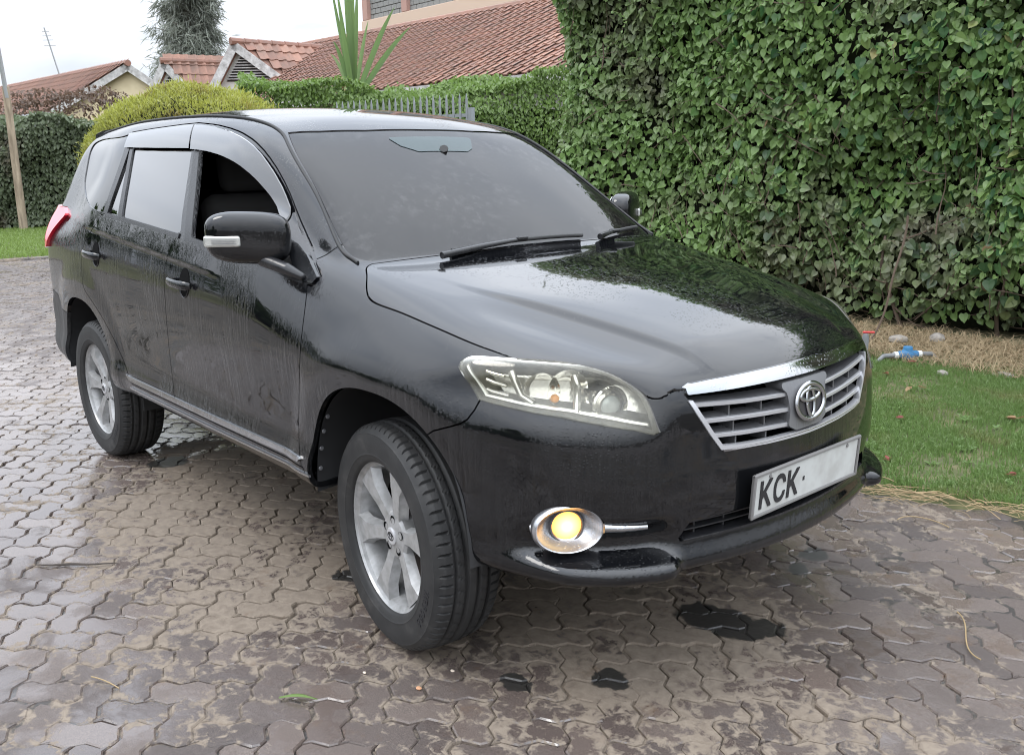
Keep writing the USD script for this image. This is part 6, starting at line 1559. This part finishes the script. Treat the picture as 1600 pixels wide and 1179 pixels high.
# ---- fog lamps: an oval silver surround with a bar that points inwards
for s in (-1, 1):
    fog = node("fog_lamp", car)
    def el(profile, n=56):
        v, f = lathe(profile, n)
        return fog_place((np.stack([v[:, 2], v[:, 0] * .092, v[:, 1] * .064], 1), f))
    obj("fog_surround", flip_if(el([(1.06, -.02), (1.08, .002), (1.04, .012), (.98, .017), (.93, .014), (.88, .004), (.70, -.014), (.56, -.022), (.44, -.026)]), s), satin, fog, smooth=50)
    v, f = lathe([(0, .004), (.02, .0035), (.036, .001), (.0395, -.004), (.0395, -.03)], 36)
    lp = fog_c + fog_dir * -.020 + np.array([0, 0, -.002])
    g = usdkit.mesh(stage, numbered(path_of(fog), "fog_lens"), flip_if((np.stack([v[:, 2], v[:, 0], v[:, 1]], 1) @ fog_R.T, f), s), fog_glow, smooth=50)
    set_xf(g, (lp[0], lp[1] * -s, lp[2]))
    tag(g, "fog lamp lens, lit warm yellow")
    a = on_skin([(.735, -.662, .548), (.757, -.622, .547), (.775, -.588, .546), (.789, -.558, .545)], .006)
    obj("fog_bar", flip_if(tube(a, [.013, .011, .0095, .008], 12), s), chrome, fog, smooth=60)
    a = on_skin([(.590, -.785, .546), (.602, -.780, .546)], .004)
    obj("fog_clip", flip_if(tube(a, .012, 10), s), satin, fog, smooth=60)
    v, f = lathe([(.0395, -.004), (.0415, .003), (.0445, .004), (.046, -.004)], 36)
    obj("lens_ring", flip_if(moved((np.stack([v[:, 2], v[:, 0], v[:, 1]], 1), f), fog_R, lp), s), grey_bezel, fog, smooth=50)
    back = el([(1.05, -.03), (0, -.04)])
    obj("fog_back", flip_if(back, s), cavity, fog)

# ---- door handles over flat dark discs that paint in the shade of the cups
for (hx0, hx1, hz, parents) in ((-1.436, -1.232, 1.030, fdoor), (-2.497, -2.285, 1.075, rdoor)):
    for s in (-1, 1):
        par = parents[0] if s < 0 else parents[1]
        n = 13
        xs_ = np.linspace(hx0, hx1, n)
        zs_ = hz + np.linspace(.004, -.004, n)
        base = on_skin(np.stack([xs_, np.full(n, -.9), zs_], 1))
        t = np.linspace(0, 1, n)
        lift = .010 + .026 * np.sin(np.pi * np.clip(t * 1.0, 0, 1)) ** .5
        p = base + np.array([0, -1, 0]) * lift[:, None]
        V, F, k = [], [], 12
        rad = np.interp(t, [0, .08, .5, .9, 1], [.010, .017, .0165, .018, .012])
        q = np.linspace(0, 2 * math.pi, k, endpoint=False)
        for i in range(n):
            V += [(p[i, 0], p[i, 1] - .55 * rad[i] * math.sin(a), p[i, 2] + rad[i] * math.cos(a)) for a in q]
        for i in range(n - 1):
            for j in range(k):
                a, b = i * k + j, i * k + (j + 1) % k
                F += [(a, b + k, b), (a, a + k, b + k)]
        V += [tuple(p[0]), tuple(p[-1])]
        for j in range(k):
            F += [(n * k, j, (j + 1) % k), (n * k + 1, (n - 1) * k + (j + 1) % k, (n - 1) * k + j)]
        hm = (np.array(V), np.array(F)[:, ::-1])
        obj("door_handle", flip_if(hm, s), paint, par, smooth=50)
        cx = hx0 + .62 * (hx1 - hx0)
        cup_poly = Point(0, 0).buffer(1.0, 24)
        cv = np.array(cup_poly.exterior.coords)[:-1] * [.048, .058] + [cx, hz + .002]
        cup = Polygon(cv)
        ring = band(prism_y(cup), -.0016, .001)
        skin("handle_cup", ring if s < 0 else mir(ring), cavity, par)  # disc lies flat on the skin; the hollow is only darkened in
        arc_pts = np.array([(cx + .047 * math.cos(a), -.9, hz + .002 + .058 * math.sin(a)) for a in np.linspace(math.radians(185), math.radians(355), 16)])
        obj("cup_rim", flip_if(tube(on_skin(arc_pts, .001), .003, 6), s), paint, par, smooth=60)

# ---- door mirrors
def superell(ax, e1=.55, e2=.6, n=40, m=24):
    u, v = np.meshgrid(np.linspace(-math.pi, math.pi, n, endpoint=False), np.linspace(-math.pi / 2, math.pi / 2, m), indexing="ij")
    p = lambda w, e: np.sign(w) * np.abs(w) ** e
    P = np.stack([ax[0] * p(np.cos(v), e1) * p(np.cos(u), e2), ax[1] * p(np.cos(v), e1) * p(np.sin(u), e2), ax[2] * p(np.sin(v), e1)], -1).reshape(-1, 3)
    F = []
    for i in range(n):
        for j in range(m - 1):
            a, b = i * m + j, ((i + 1) % n) * m + j
            F += [(a, b, b + 1), (a, b + 1, a + 1)]
    return P, np.array(F)
MIR_C, MIR_YAW, MIR_A = np.array([-.655, -.921, 1.244]), -30.0, (.066, .139, .087)
for s in (-1, 1):
    mr = node("door_mirror", car)
    P, F = superell(MIR_A)
    t = P[:, 1] / MIR_A[1]                                           # -1 at the outer end
    P[:, 2] *= 1 - .10 * np.clip(-t, 0, 1) ** 2
    P[:, 2] += .008 * np.clip(-t, -1, 1)
    P[:, 0] *= np.where(P[:, 0] < 0, .55, 1.0)
    put = lambda m: moved(m, _rotation(MIR_YAW, 0, 0), MIR_C)
    obj("mirror_shell", flip_if(put((P, F)), s), paint, mr, smooth=50)
    w = Manifold.batch_hull([Manifold.sphere(.008, 16).translate(c) for c in [(.044, -.132, .012), (.044, -.132, -.010), (.0640, -.03, .010), (.0640, -.03, -.010)]])
    obj("side_winker", flip_if(put(moved(arr(w), None, (.004, 0, -.008))), s), winker, mr, smooth=50)
    wl = [bx((.001, .08, .0018), (.0715, -.075, -.014 + .006 * k), rz=math.radians(-11)) for k in range(3)]
    obj("winker_lines", flip_if(put(cat_mesh(wl)), s), plain_grey if "plain_grey" in globals() else grey_bezel, mr)
    obj("mirror_face", flip_if(put(moved((P * [0.06, .88, .86], F), None, (-.034, 0, 0))), s), mirror_glass, mr, smooth=50)
    arm = Manifold.batch_hull([Manifold.sphere(r_, 18).translate(c) for r_, c in [(.022, (-.605, -.90, 1.170)), (.020, (-.51, -.865, 1.145)), (.013, (-.455, -.842, 1.122)), (.013, (-.53, -.845, 1.140))]])
    obj("mirror_arm", flip_if(arr(arm), s), black_trim, mr, smooth=50)
    obj("mirror_lamp", flip_if(put(bx((.03, .05, .008), (.02, .035, -.081), bevel=.003)), s), dull_plastic, mr)

# ---- wipers and scuttle
scut = Polygon([(-.30, -.66), (-.262, -.575), (-.230, -.42), (-.214, -.25), (-.208, 0), (-.214, .25), (-.230, .42), (-.262, .575), (-.30, .66), (-.272, .685), (-.258, .60), (-.232, .42), (-.212, .2), (-.205, 0), (-.212, -.2), (-.232, -.42), (-.258, -.60), (-.272, -.685)]).buffer(.004)
for base, mid, tip, hold in (((-.200, -.46), (-.232, -.18), (-.228, .22), (-.228, -.09)), ((-.215, .30), (-.262, .45), (-.315, .62), (-.25, .42))):
    wp = node("wiper", car)
    a = on_skin([(base[0], base[1], 1.17), ((base[0] + hold[0]) / 2 - .004, (base[1] + hold[1]) / 2, 1.18), (hold[0], hold[1], 1.19)], .016)
    obj("wiper_arm", tube(a, [.012, .010, .007], 8), black_trim, wp, smooth=60)
    q = np.linspace(0, 1, 14)[:, None]
    b0, b1, b2 = np.array([base[0] - .022, base[1] + .06]), np.array(mid), np.array(tip)
    xy = (1 - q) ** 2 * b0 + 2 * q * (1 - q) * b1 + q ** 2 * b2
    bl = on_skin(np.column_stack([xy, np.full(14, 1.19)]), .012)
    obj("wiper_blade", tube(bl, .0075, 8), seal, wp, smooth=60)
    obj("wiper_clip", bx((.02, .05, .014), tuple(on_skin([(hold[0], hold[1], 1.19)], .020)[0]), bevel=.004), black_trim, wp)

# ---- wheels
def tyre_mesh():
    prof = [(.236, -.098), (.244, -.106), (.256, -.1095), (.262, -.111), (.268, -.1118), (.29, -.1145), (.312, -.1135), (.323, -.1105), (.328, -.1085), (.333, -.1055), (.340, -.101), (.3478, -.093)]
    tread = np.linspace(-.086, .086, 43)
    prof += [(.3600 - 1.05 * t * t, t) for t in tread]
    prof += [(r, -y) for r, y in prof[:12][::-1]]
    prof += [(.236, .085), (.236, -.085)]
    prof = np.array(prof)
    n = 432
    q = np.linspace(0, 2 * math.pi, n, endpoint=False)
    r, y = np.broadcast_to(prof[:, 0], (n, len(prof))).copy(), np.broadcast_to(prof[:, 1], (n, len(prof)))
    tread_on = (r > .348)
    gro = np.zeros_like(r)
    for gy in (-.055, -.019, .019, .055):
        gro = np.maximum(gro, np.clip(1 - (np.abs(y - gy) - .0032) / .003, 0, 1) * .0095)
    saw = (np.arange(n)[:, None] % 6 == 0)
    gro = np.maximum(gro, np.where(saw & (np.abs(y) > .064) & (np.abs(y) < .100), .0075, 0))
    saw2 = ((np.arange(n)[:, None] + np.round(y * 140).astype(int)) % 8 == 0)
    gro = np.maximum(gro, np.where(saw2 & (np.abs(y) > .024) & (np.abs(y) < .050), .004, 0))
    r = r - gro * (r > .330)
    for rr in (.262, .327):
        r = r
    yo = y + np.sign(y) * (.0024 * ((np.abs(prof[:, 0] - .262) < .003) | (np.abs(prof[:, 0] - .328) < .003)))[None]
    V = np.stack([np.cos(q)[:, None] * r, yo, np.sin(q)[:, None] * r], -1).reshape(-1, 3)
    k, F = len(prof), []
    i = np.arange(n)[:, None]
    j = np.arange(k)[None]
    a, b = i * k + j, ((i + 1) % n) * k + j
    a2, b2 = i * k + (j + 1) % k, ((i + 1) % n) * k + (j + 1) % k
    F = np.concatenate([np.stack([a, b2, b], -1).reshape(-1, 3), np.stack([a, a2, b2], -1).reshape(-1, 3)])
    return V, F
def wheel_parts():
    """right-hand wheel, outside face towards -y, axle at the origin"""
    o = lambda prof, n=72: (lambda m: (np.stack([m[0][:, 0], -m[0][:, 2], m[0][:, 1]], 1), m[1]))(lathe(prof, n))
    P = {}
    P["tyre"] = (tyre_mesh(), rubber, 45)
    rim = o([(.196, -.095), (.200, -.04), (.208, .02), (.213, .055), (.221, .078), (.232, .086), (.2365, .094), (.2395, .098), (.2410, .094), (.2395, .080), (.2365, .070)])
    sp_ = []
    for k in range(6):
        a = 2 * math.pi * k / 6 + math.radians(12)
        pts = []
        for rr, w, of, wf in ((.052, .052, .066, .038), (.115, .060, .074, .040), (.170, .080, .083, .056), (.219, .122, .083, .094)):
            pts += [(rr, -w / 2, of - .030), (rr, w / 2, of - .030), (rr, -wf / 2, of), (rr, wf / 2, of)]
        segs = []
        for q in range(3):
            h = np.array(pts[q * 4:q * 4 + 8])
            segs.append(Manifold.hull_points(h.astype(np.float64)))
        m = segs[0] + segs[1] + segs[2]
        v, f = arr(m)
        R = np.array([[math.cos(a), -math.sin(a)], [math.sin(a), math.cos(a)]])
        xz = v[:, :2] @ R.T
        sp_.append((np.stack([xz[:, 0], -v[:, 2], xz[:, 1]], 1), f))
    hub = o([(0, .074), (.030, .074), (.040, .070), (.066, .068), (.076, .060), (.078, .02)], 48)
    P["rim"] = (cat_mesh([rim, hub] + sp_), alloy, 24)
    P["hub_cap"] = (o([(0, .079), (.024, .079), (.028, .0765), (.028, .070)], 32), plain("hub_cap_silver", (.55, .55, .56), .3, .6), 30)
    e1 = oval(.018, .0125, .0016)
    e2 = oval(.0065, .0105, .0013)
    e3 = oval(.0125, .0042, .0013, 0, .005)
    mm = cat_mesh([e1, e2, e3])
    P["hub_badge"] = ((np.stack([mm[0][:, 1], -mm[0][:, 0] - .0795, mm[0][:, 2]], 1), mm[1]), plate_black, 60)
    nuts, holes = [], []
    for k in range(5):
        a = 2 * math.pi * k / 5 + .3
        c = np.array([.052 * math.cos(a), 0, .052 * math.sin(a)])
        nuts.append(moved(o([(0, .067), (.006, .067), (.0095, .063), (.0095, .05)], 6), None, c))
        holes.append(moved(o([(.0135, .0705), (.0125, .0690), (.0, .0685)], 20), None, c))
    for k in range(5):
        P[f"lug_nut_{k}"] = (nuts[k], plain("lug_steel", (.30, .29, .28), .4, .8) if k == 0 else None, False)
        P[f"nut_socket_{k}"] = (holes[k], cavity, False)
    P["brake_disc"] = (o([(.05, .012), (.145, .012), (.147, .008), (.147, -.008), (.05, -.008)], 48), iron, 30)
    P["caliper"] = (moved(trimesh.creation.box((.09, .05, .13)), None, (.125, -.005, .02)), plain("caliper_grey", (.06, .055, .05), .6, .4), False)
    P["hub_drum"] = (o([(.0, .02), (.19, .0), (.195, -.09), (0, -.10)], 40), cavity, False)
    return P
def letters_on_tyre(text, r, a0, step, out):
    ms = []
    for i, ch in enumerate(text):
        t = meshkit.text_mesh(ch, .024, .0016, bold=True)
        v = np.asarray(t.vertices)
        v = v - [(v[:, 0].max() + v[:, 0].min()) / 2, .012, 0]
        a = a0 - i * step
        R = np.array([[math.sin(a), math.cos(a)], [-math.cos(a), math.sin(a)]])
        xz = np.stack([r * math.cos(a) + v[:, 0] * math.sin(a) + v[:, 1] * math.cos(a), r * math.sin(a) - v[:, 0] * math.cos(a) + v[:, 1] * math.sin(a)], 1)
        ms.append((np.stack([xz[:, 0], -out - v[:, 2], xz[:, 1]], 1), np.asarray(t.faces)))
    return cat_mesh(ms)
WP = wheel_parts()
for wx, side, steer, spin in ((0.0, -1, -7.0, 0.0), (-2.66, -1, 0.0, 14.0), (0.0, 1, -7.0, 0.0), (-2.66, 1, 0.0, 0.0)):
    w = node("wheel", car)
    R = _rotation(steer + (180 if side > 0 else 0), 0, 0) @ _rotation(0, spin, 0)
    c = np.array([wx + (.018 if wx == 0 else 0), side * (.768 if wx == 0 else .772), .358])
    last = None
    for nm, (m, mat, sm) in WP.items():
        mat = mat or last
        last = mat
        base = nm.rstrip("0123456789").rstrip("_")
        v, f = moved(m, R, c)
        if base == "tyre":
            v = v.copy()
            low = v[:, 2] < .004
            v[low, 2] = .004
        p = obj(base, (v, f), mat, w, smooth=sm)
        if base == "tyre":
            tv = letters_on_tyre("WR9086", .294, math.radians(-14), .082, .1140)
            obj("tyre_lettering", moved(tv, R, c), plain_tyre if "plain_tyre" in globals() else plate_black, w)
plain_tyre = None

# ---- wheel housings, underside, exhaust, mud flaps
for cx in (.03, -2.70):
    for s in (-1, 1):
        a = np.linspace(.06, math.pi - .06, 40)
        e = 2 / 2.4
        cc, ss = np.cos(a), np.sin(a)
        px, pz = cx + .4125 * np.sign(cc) * np.abs(cc) ** e, .36 + .478 * np.where(ss > 0, np.abs(ss) ** e, ss * 1.2)
        ys = np.array([-.875, -.80, -.60, -.50])
        bulge = np.array([1.0, 1.025, 1.03, .99])
        V = np.array([(cx + (x - cx) * b, y, .36 + (z - .36) * b) for y, b in zip(ys, bulge) for x, z in zip(px, pz)])
        n, F = len(a), []
        for i in range(3):
            for j in range(n - 1):
                k = i * n + j
                F += [(k, k + 1, k + n + 1), (k, k + n + 1, k + n)]
        V = np.vstack([V, [(cx, -.50, .36)]])
        F += [(3 * n + j, 3 * n + j + 1, 4 * n) for j in range(n - 1)]
        lin = obj("wheel_liner", flip_if((V, np.array(F)), s), plain("liner_black", (.014, .014, .0145), .55) if (cx > 0 and s < 0) else "/World/Looks/liner_black", car, smooth=40)
        if cx > 0:
            for k in (31, 33, 35, 37):
                q = np.array([px[k] * .985 + cx * .015, -.868, pz[k]])
                obj("liner_clip", flip_if(moved(lathe([(0, .004), (.006, .003), (.008, 0)], 10), _rotation(0, 90, 0), q - [-.004, 0, 0]), s), grey_bezel, lin)
for s in (-1, 1):
    fl = bx((.012, .10, .09), (-2.27, -.74, .345), bevel=.003)
    obj("mud_flap", flip_if(fl, s), seal, car)
obj("underbody", cat_mesh([bx((3.6, 1.05, .10), (-1.4, 0, .37), bevel=.03), bx((.9, .9, .14), (.25, 0, .36), bevel=.04), bx((.5, .10, .10), (0, 0, .33), bevel=.03)]), cavity, car)
obj("rear_axle", cat_mesh([tube([(-2.66, -.7, .34), (-2.66, .7, .34)], .045, 12), tube([(-2.3, -.5, .33), (-2.66, -.62, .33)], .03, 8), tube([(-2.3, .5, .33), (-2.66, .62, .33)], .03, 8)]), cavity, car)
obj("front_axle", tube([(0, -.7, .34), (0, .7, .34)], .04, 12), cavity, car)
obj("exhaust_pipe", tube([(-.6, .25, .31), (-2.2, .25, .31), (-2.9, .35, .33), (-3.5, .5, .33)], .03, 12), iron, car, smooth=60)
# ---- roof spoiler and shark-fin trim
sp_poly = Polygon([(-3.22, -.57), (-3.15, -.59), (-3.08, -.56), (-3.08, .56), (-3.15, .59), (-3.22, .57), (-3.28, .45), (-3.30, 0), (-3.28, -.45)])
spv = Manifold.extrude(xs(soft(sp_poly, .03)), .03).translate((0, 0, 0))
v, f = arr(spv.refine_to_length(.05))
v = v.copy()
v[:, 2] += ROOF(v[:, 0]) - .075 * v[:, 1] ** 2 - .12 * v[:, 1] ** 4 - .020 - .35 * np.maximum(-3.12 - v[:, 0], 0)
obj("roof_spoiler", (v, f), paint, car, smooth=40)

# ---- cabin
seats = []
for (x, y) in ((-1.45, -.38), (-1.45, .38)):
    st = node("front_seat", car)
    obj("seat_cushion", rounded((.52, .50, .16), (x + .12, y, .72), .06), seat_cloth, st, smooth=50)
    obj("seat_back", rounded((.15, .48, .62), (x - .22, y, 1.05), .06, _rotation(0, -14, 0)), seat_cloth, st, smooth=50)
    obj("head_rest", rounded((.10, .27, .18), (x - .32, y, 1.45), .045, _rotation(0, -10, 0)), seat_cloth, st, smooth=50)
st = node("rear_seat", car)
obj("seat_cushion", rounded((.50, 1.25, .17), (-2.20, 0, .72), .06), seat_cloth, st, smooth=50)
obj("seat_back", rounded((.16, 1.25, .62), (-2.52, 0, 1.05), .06, _rotation(0, -16, 0)), seat_cloth, st, smooth=50)
obj("dashboard", rounded((.55, 1.36, .28), (-.62, 0, 1.00), .10), plain("dash_plastic", (.03, .03, .031), .55), car, smooth=50)
q = np.linspace(0, 2 * math.pi, 40)
sw = np.stack([np.zeros(40), .185 * np.cos(q), .185 * np.sin(q)], 1) @ _rotation(0, -24, 0).T + [-.98, -.38, 1.06]
obj("steering_wheel", tube(sw, .015, 10, cap=False), seal, car, smooth=60)
mi = node("inner_mirror", car)
obj("mirror_housing", rounded((.035, .24, .065), (-.80, .01, 1.475), .016, _rotation(8, 10, 0)), seal, mi, smooth=50)
obj("mirror_stalk", tube([(-.755, -.02, 1.53), (-.78, 0, 1.505), (-.80, .01, 1.48)], [.018, .01, .012], 8), seal, mi, smooth=60)
# ---------------------------------------------------------------- small things on the ground
r = np.random.default_rng(99)
pm = plain("blue_plastic", (.035, .15, .30), .5)
wm = thing("water_meter", "blue water meter with grey pipe ends lying in the litter below the hedge", "water meter", (-.80, 4.13, .070), 58)
wm.AddScaleOp().Set(Gf.Vec3f(.78, .78, .78))
v, f = lathe([(0, -.10), (.028, -.10), (.034, -.085), (.034, -.05), (.048, -.04), (.052, 0), (.048, .04), (.034, .05), (.034, .085), (.028, .10), (0, .10)], 24)
obj("meter_body", (np.stack([v[:, 2], v[:, 0], v[:, 1]], 1), f), pm, wm, smooth=40)
obj("meter_lid", moved(lathe([(0, .075), (.036, .074), (.042, .066), (.042, .02)], 24)), pm, wm, smooth=40)
pipe_grey = plain("pvc_grey", (.16, .165, .17), .5)
for s in (-1, 1):
    obj("pipe_nut", tube([(s * .10, 0, 0), (s * .135, 0, 0)], .030, 8), plain("nut_white", (.6, .6, .58), .5) if s < 0 else "/World/Looks/nut_white", wm)
    obj("pipe_end", tube([(s * .13, 0, 0), (s * .24, 0, -.005), (s * .30, 0, -.06), (s * .31, 0, -.14)], .021, 10), pipe_grey, wm, smooth=50)
vl = thing("valve_handle", "red lever of a pipe valve left of the blue water meter", "valve", (-1.05, 3.98, .20), 40)
obj("lever", bx((.085, .020, .014), (.02, 0, .02), bevel=.005), plain("red_plastic", (.45, .03, .03), .4), vl)
obj("valve_body", tube([(0, 0, -.16), (0, 0, -.02), (0, 0, .012)], [.022, .026, .016], 12), pipe_grey, vl, smooth=50)
stone_mat = M("field_stone", {"g": ("geometry", {}), "n": ("noise_texture", {"scale": 16, "detail": 7}), "r": ("rgb_ramp", {"ramp": [(.3, (.13, .12, .105)), (.7, (.30, .275, .245))]}), "p": ("principled_bsdf", {"roughness": .9})}, [("g.position", "n.vector"), ("n.fac", "r.fac"), ("r.color", "p.base_color")])
def stone(label, at, size, seed):
    m = trimesh.creation.icosphere(3)
    v = np.asarray(m.vertices)
    v = v * (1 + .35 * (meshkit.fbm(v * 1.6 + seed * 7, 3, seed)[:, None] - .5)) * np.array(size)
    v[:, 2] = np.maximum(v[:, 2], -size[2] * .6)
    tag(obj("stone", moved((v, m.faces), _rotation(seed * 47, 0, 0), at), stone_mat, smooth=40), label, "stone")
stone("round flat grey stone just behind the blue water meter", (-1.12, 4.62, .07), (.075, .06, .035), 1)
stone("rough pale stone right of the one behind the water meter", (-.92, 4.85, .07), (.07, .055, .045), 2)
stone("small pale stone in front of the pipe end", (-.42, 3.86, .035), (.045, .035, .022), 3)
stone("low stone half buried in the dry litter by the lawn", (-.12, 4.10, .03), (.07, .045, .022), 4)
stone("dark block of stone in the shade below the hedge", (-.15, 5.15, .12), (.16, .10, .12), 5)
red_leaf = foliage_mat("fallen_red_leaf", [(0, (.13, .03, .025)), (1, (.19, .055, .04))], rough=.6, trans=.2)
brown_leaf = foliage_mat("fallen_brown_leaf", [(0, (.20, .12, .06)), (1, (.30, .20, .11))], rough=.7, trans=.15)
def fallen(label, at, size, mat, a, kind="oval", n=3):
    P = np.tile(np.array(at, float), (n, 1)) + r.normal(0, size * .25, (n, 3)) * [1, 1, .15]
    ang = a + r.normal(0, .8, n)
    V, F = place_leaves(P, np.column_stack([np.cos(ang), np.sin(ang), r.normal(0, .15, n)]), r.normal(0, .25, (n, 3)) + [0, 0, 1.0], np.full(n, size), kind)
    tag(obj("fallen_leaf", merged(V, F), mat), label, "leaf")
fallen("bright red fallen leaf in the middle of the lawn beside the grille", (-.07, 2.55, .055), .045, red_leaf, .5)
fallen("red fallen leaf on the lawn near the dry litter", (-.64, 3.52, .055), .045, red_leaf, 2.0)
fallen("dark red fallen leaf on the lawn close to the bumper corner", (.25, 1.83, .05), .045, red_leaf, 3.2)
fallen("small red fallen leaf in the litter under the water meter", (-.70, 3.95, .06), .045, red_leaf, 1.2)
fallen("brown curled leaf on the lawn at the picture's right edge", (.39, 2.97, .06), .08, brown_leaf, 2.5)
fallen("reddish brown leaf scraps on the lawn nearest the straw", (.75, 2.05, .05), .045, red_leaf, 4.0)
fallen("brown leaf scraps on the lawn behind the pale blade", (-.35, 3.30, .06), .07, brown_leaf, 5.0)
green = foliage_mat("fallen_green_leaf", [(0, (.06, .12, .02)), (1, (.10, .16, .03))], rough=.5, trans=.2)
t = np.linspace(0, 1, 7)
c = np.column_stack([.055 + .085 * t, -1.275 + .075 * t, .006 + .012 * np.sin(t * 3)])
w = .008 * np.sin(np.pi * np.clip(.12 + .86 * t, 0, 1))
sd = np.array([.66, -.75, 0])
V = np.stack([c - sd * w[:, None], c + [0, 0, .003], c + sd * w[:, None]], 1).reshape(-1, 3)
F = [q for i in range(6) for q in ((i * 3, i * 3 + 3, i * 3 + 4), (i * 3, i * 3 + 4, i * 3 + 1), (i * 3 + 1, i * 3 + 4, i * 3 + 5), (i * 3 + 1, i * 3 + 5, i * 3 + 2))]
tag(obj("fallen_leaf", (V, np.array(F)), green), "narrow green leaf lying on the paving in the foreground", "leaf")
stick_mat = plain("dead_stick", (.045, .035, .028), .8)
tag(obj("stick", tube([(-1.40, -1.54, .008), (-1.345, -1.50, .012), (-1.31, -1.44, .010), (-1.25, -1.395, .014), (-1.20, -1.30, .008)], [.002, .004, .0055, .004, .002], 7), stick_mat), "dark broken stick on the paving left of the front wheel", "stick")
tag(obj("stick", tube([(-6.2, -1.2, .012), (-6.05, -1.02, .02), (-5.85, -.8, .014)], [.008, .010, .006], 7), stick_mat), "small dark twig on the wet paving beyond the rear wheel", "stick")
def stalk(label, pts, rad=.0022):
    tag(obj("straw_stalk", tube(smooth_open(pts, 6), rad, 5), straw_mat), label, "straw")
stalk("long curved pale straw on the dark paving at lower right", [(1.12, .62, .010), (1.19, .52, .014), (1.24, .42, .010), (1.30, .37, .012)])
stalk("short pale straw crossing the paving at lower left", [(-.42, -1.64, .010), (-.36, -1.62, .016), (-.30, -1.60, .010)], .0018)
stalk("bent pale straw on the paving just before the lawn edge", [(.60, 1.24, .010), (.63, 1.30, .016), (.70, 1.33, .012), (.78, 1.31, .010)])
tag(obj("hanging_vine", tube(smooth_open([(-1.12, 4.62, 1.02), (-1.145, 4.60, .74), (-1.17, 4.56, .56), (-1.19, 4.54, .36), (-1.23, 4.50, .16), (-1.28, 4.40, .02)], 6), [.009] * 31 if False else .008, 6), vine), "pale bare vine hanging down the hedge left of the water meter", "vine")
crumb = plain("pale_crumb", (.55, .47, .38), .7)
for k, (x, y, s, lab) in enumerate([(.28, -.95, .008, "small orange brown crumb on the paving before the front wheel"), (.27, -.82, .006, "pale crumb between the front wheel and the dark stain"), (.10, -1.02, .005, "tiny pale chip lower left of the front tyre")]):
    m = trimesh.creation.icosphere(2, s)
    v = np.asarray(m.vertices) * [1.2, .9, .5]
    tag(obj("crumb", moved((v * (1 + .3 * (meshkit.noise(v * 200, k)[:, None] - .5)), m.faces), None, (x, y, s * .4)), crumb if k else plain("rusty_crumb", (.42, .22, .12), .7)), lab, "crumb")
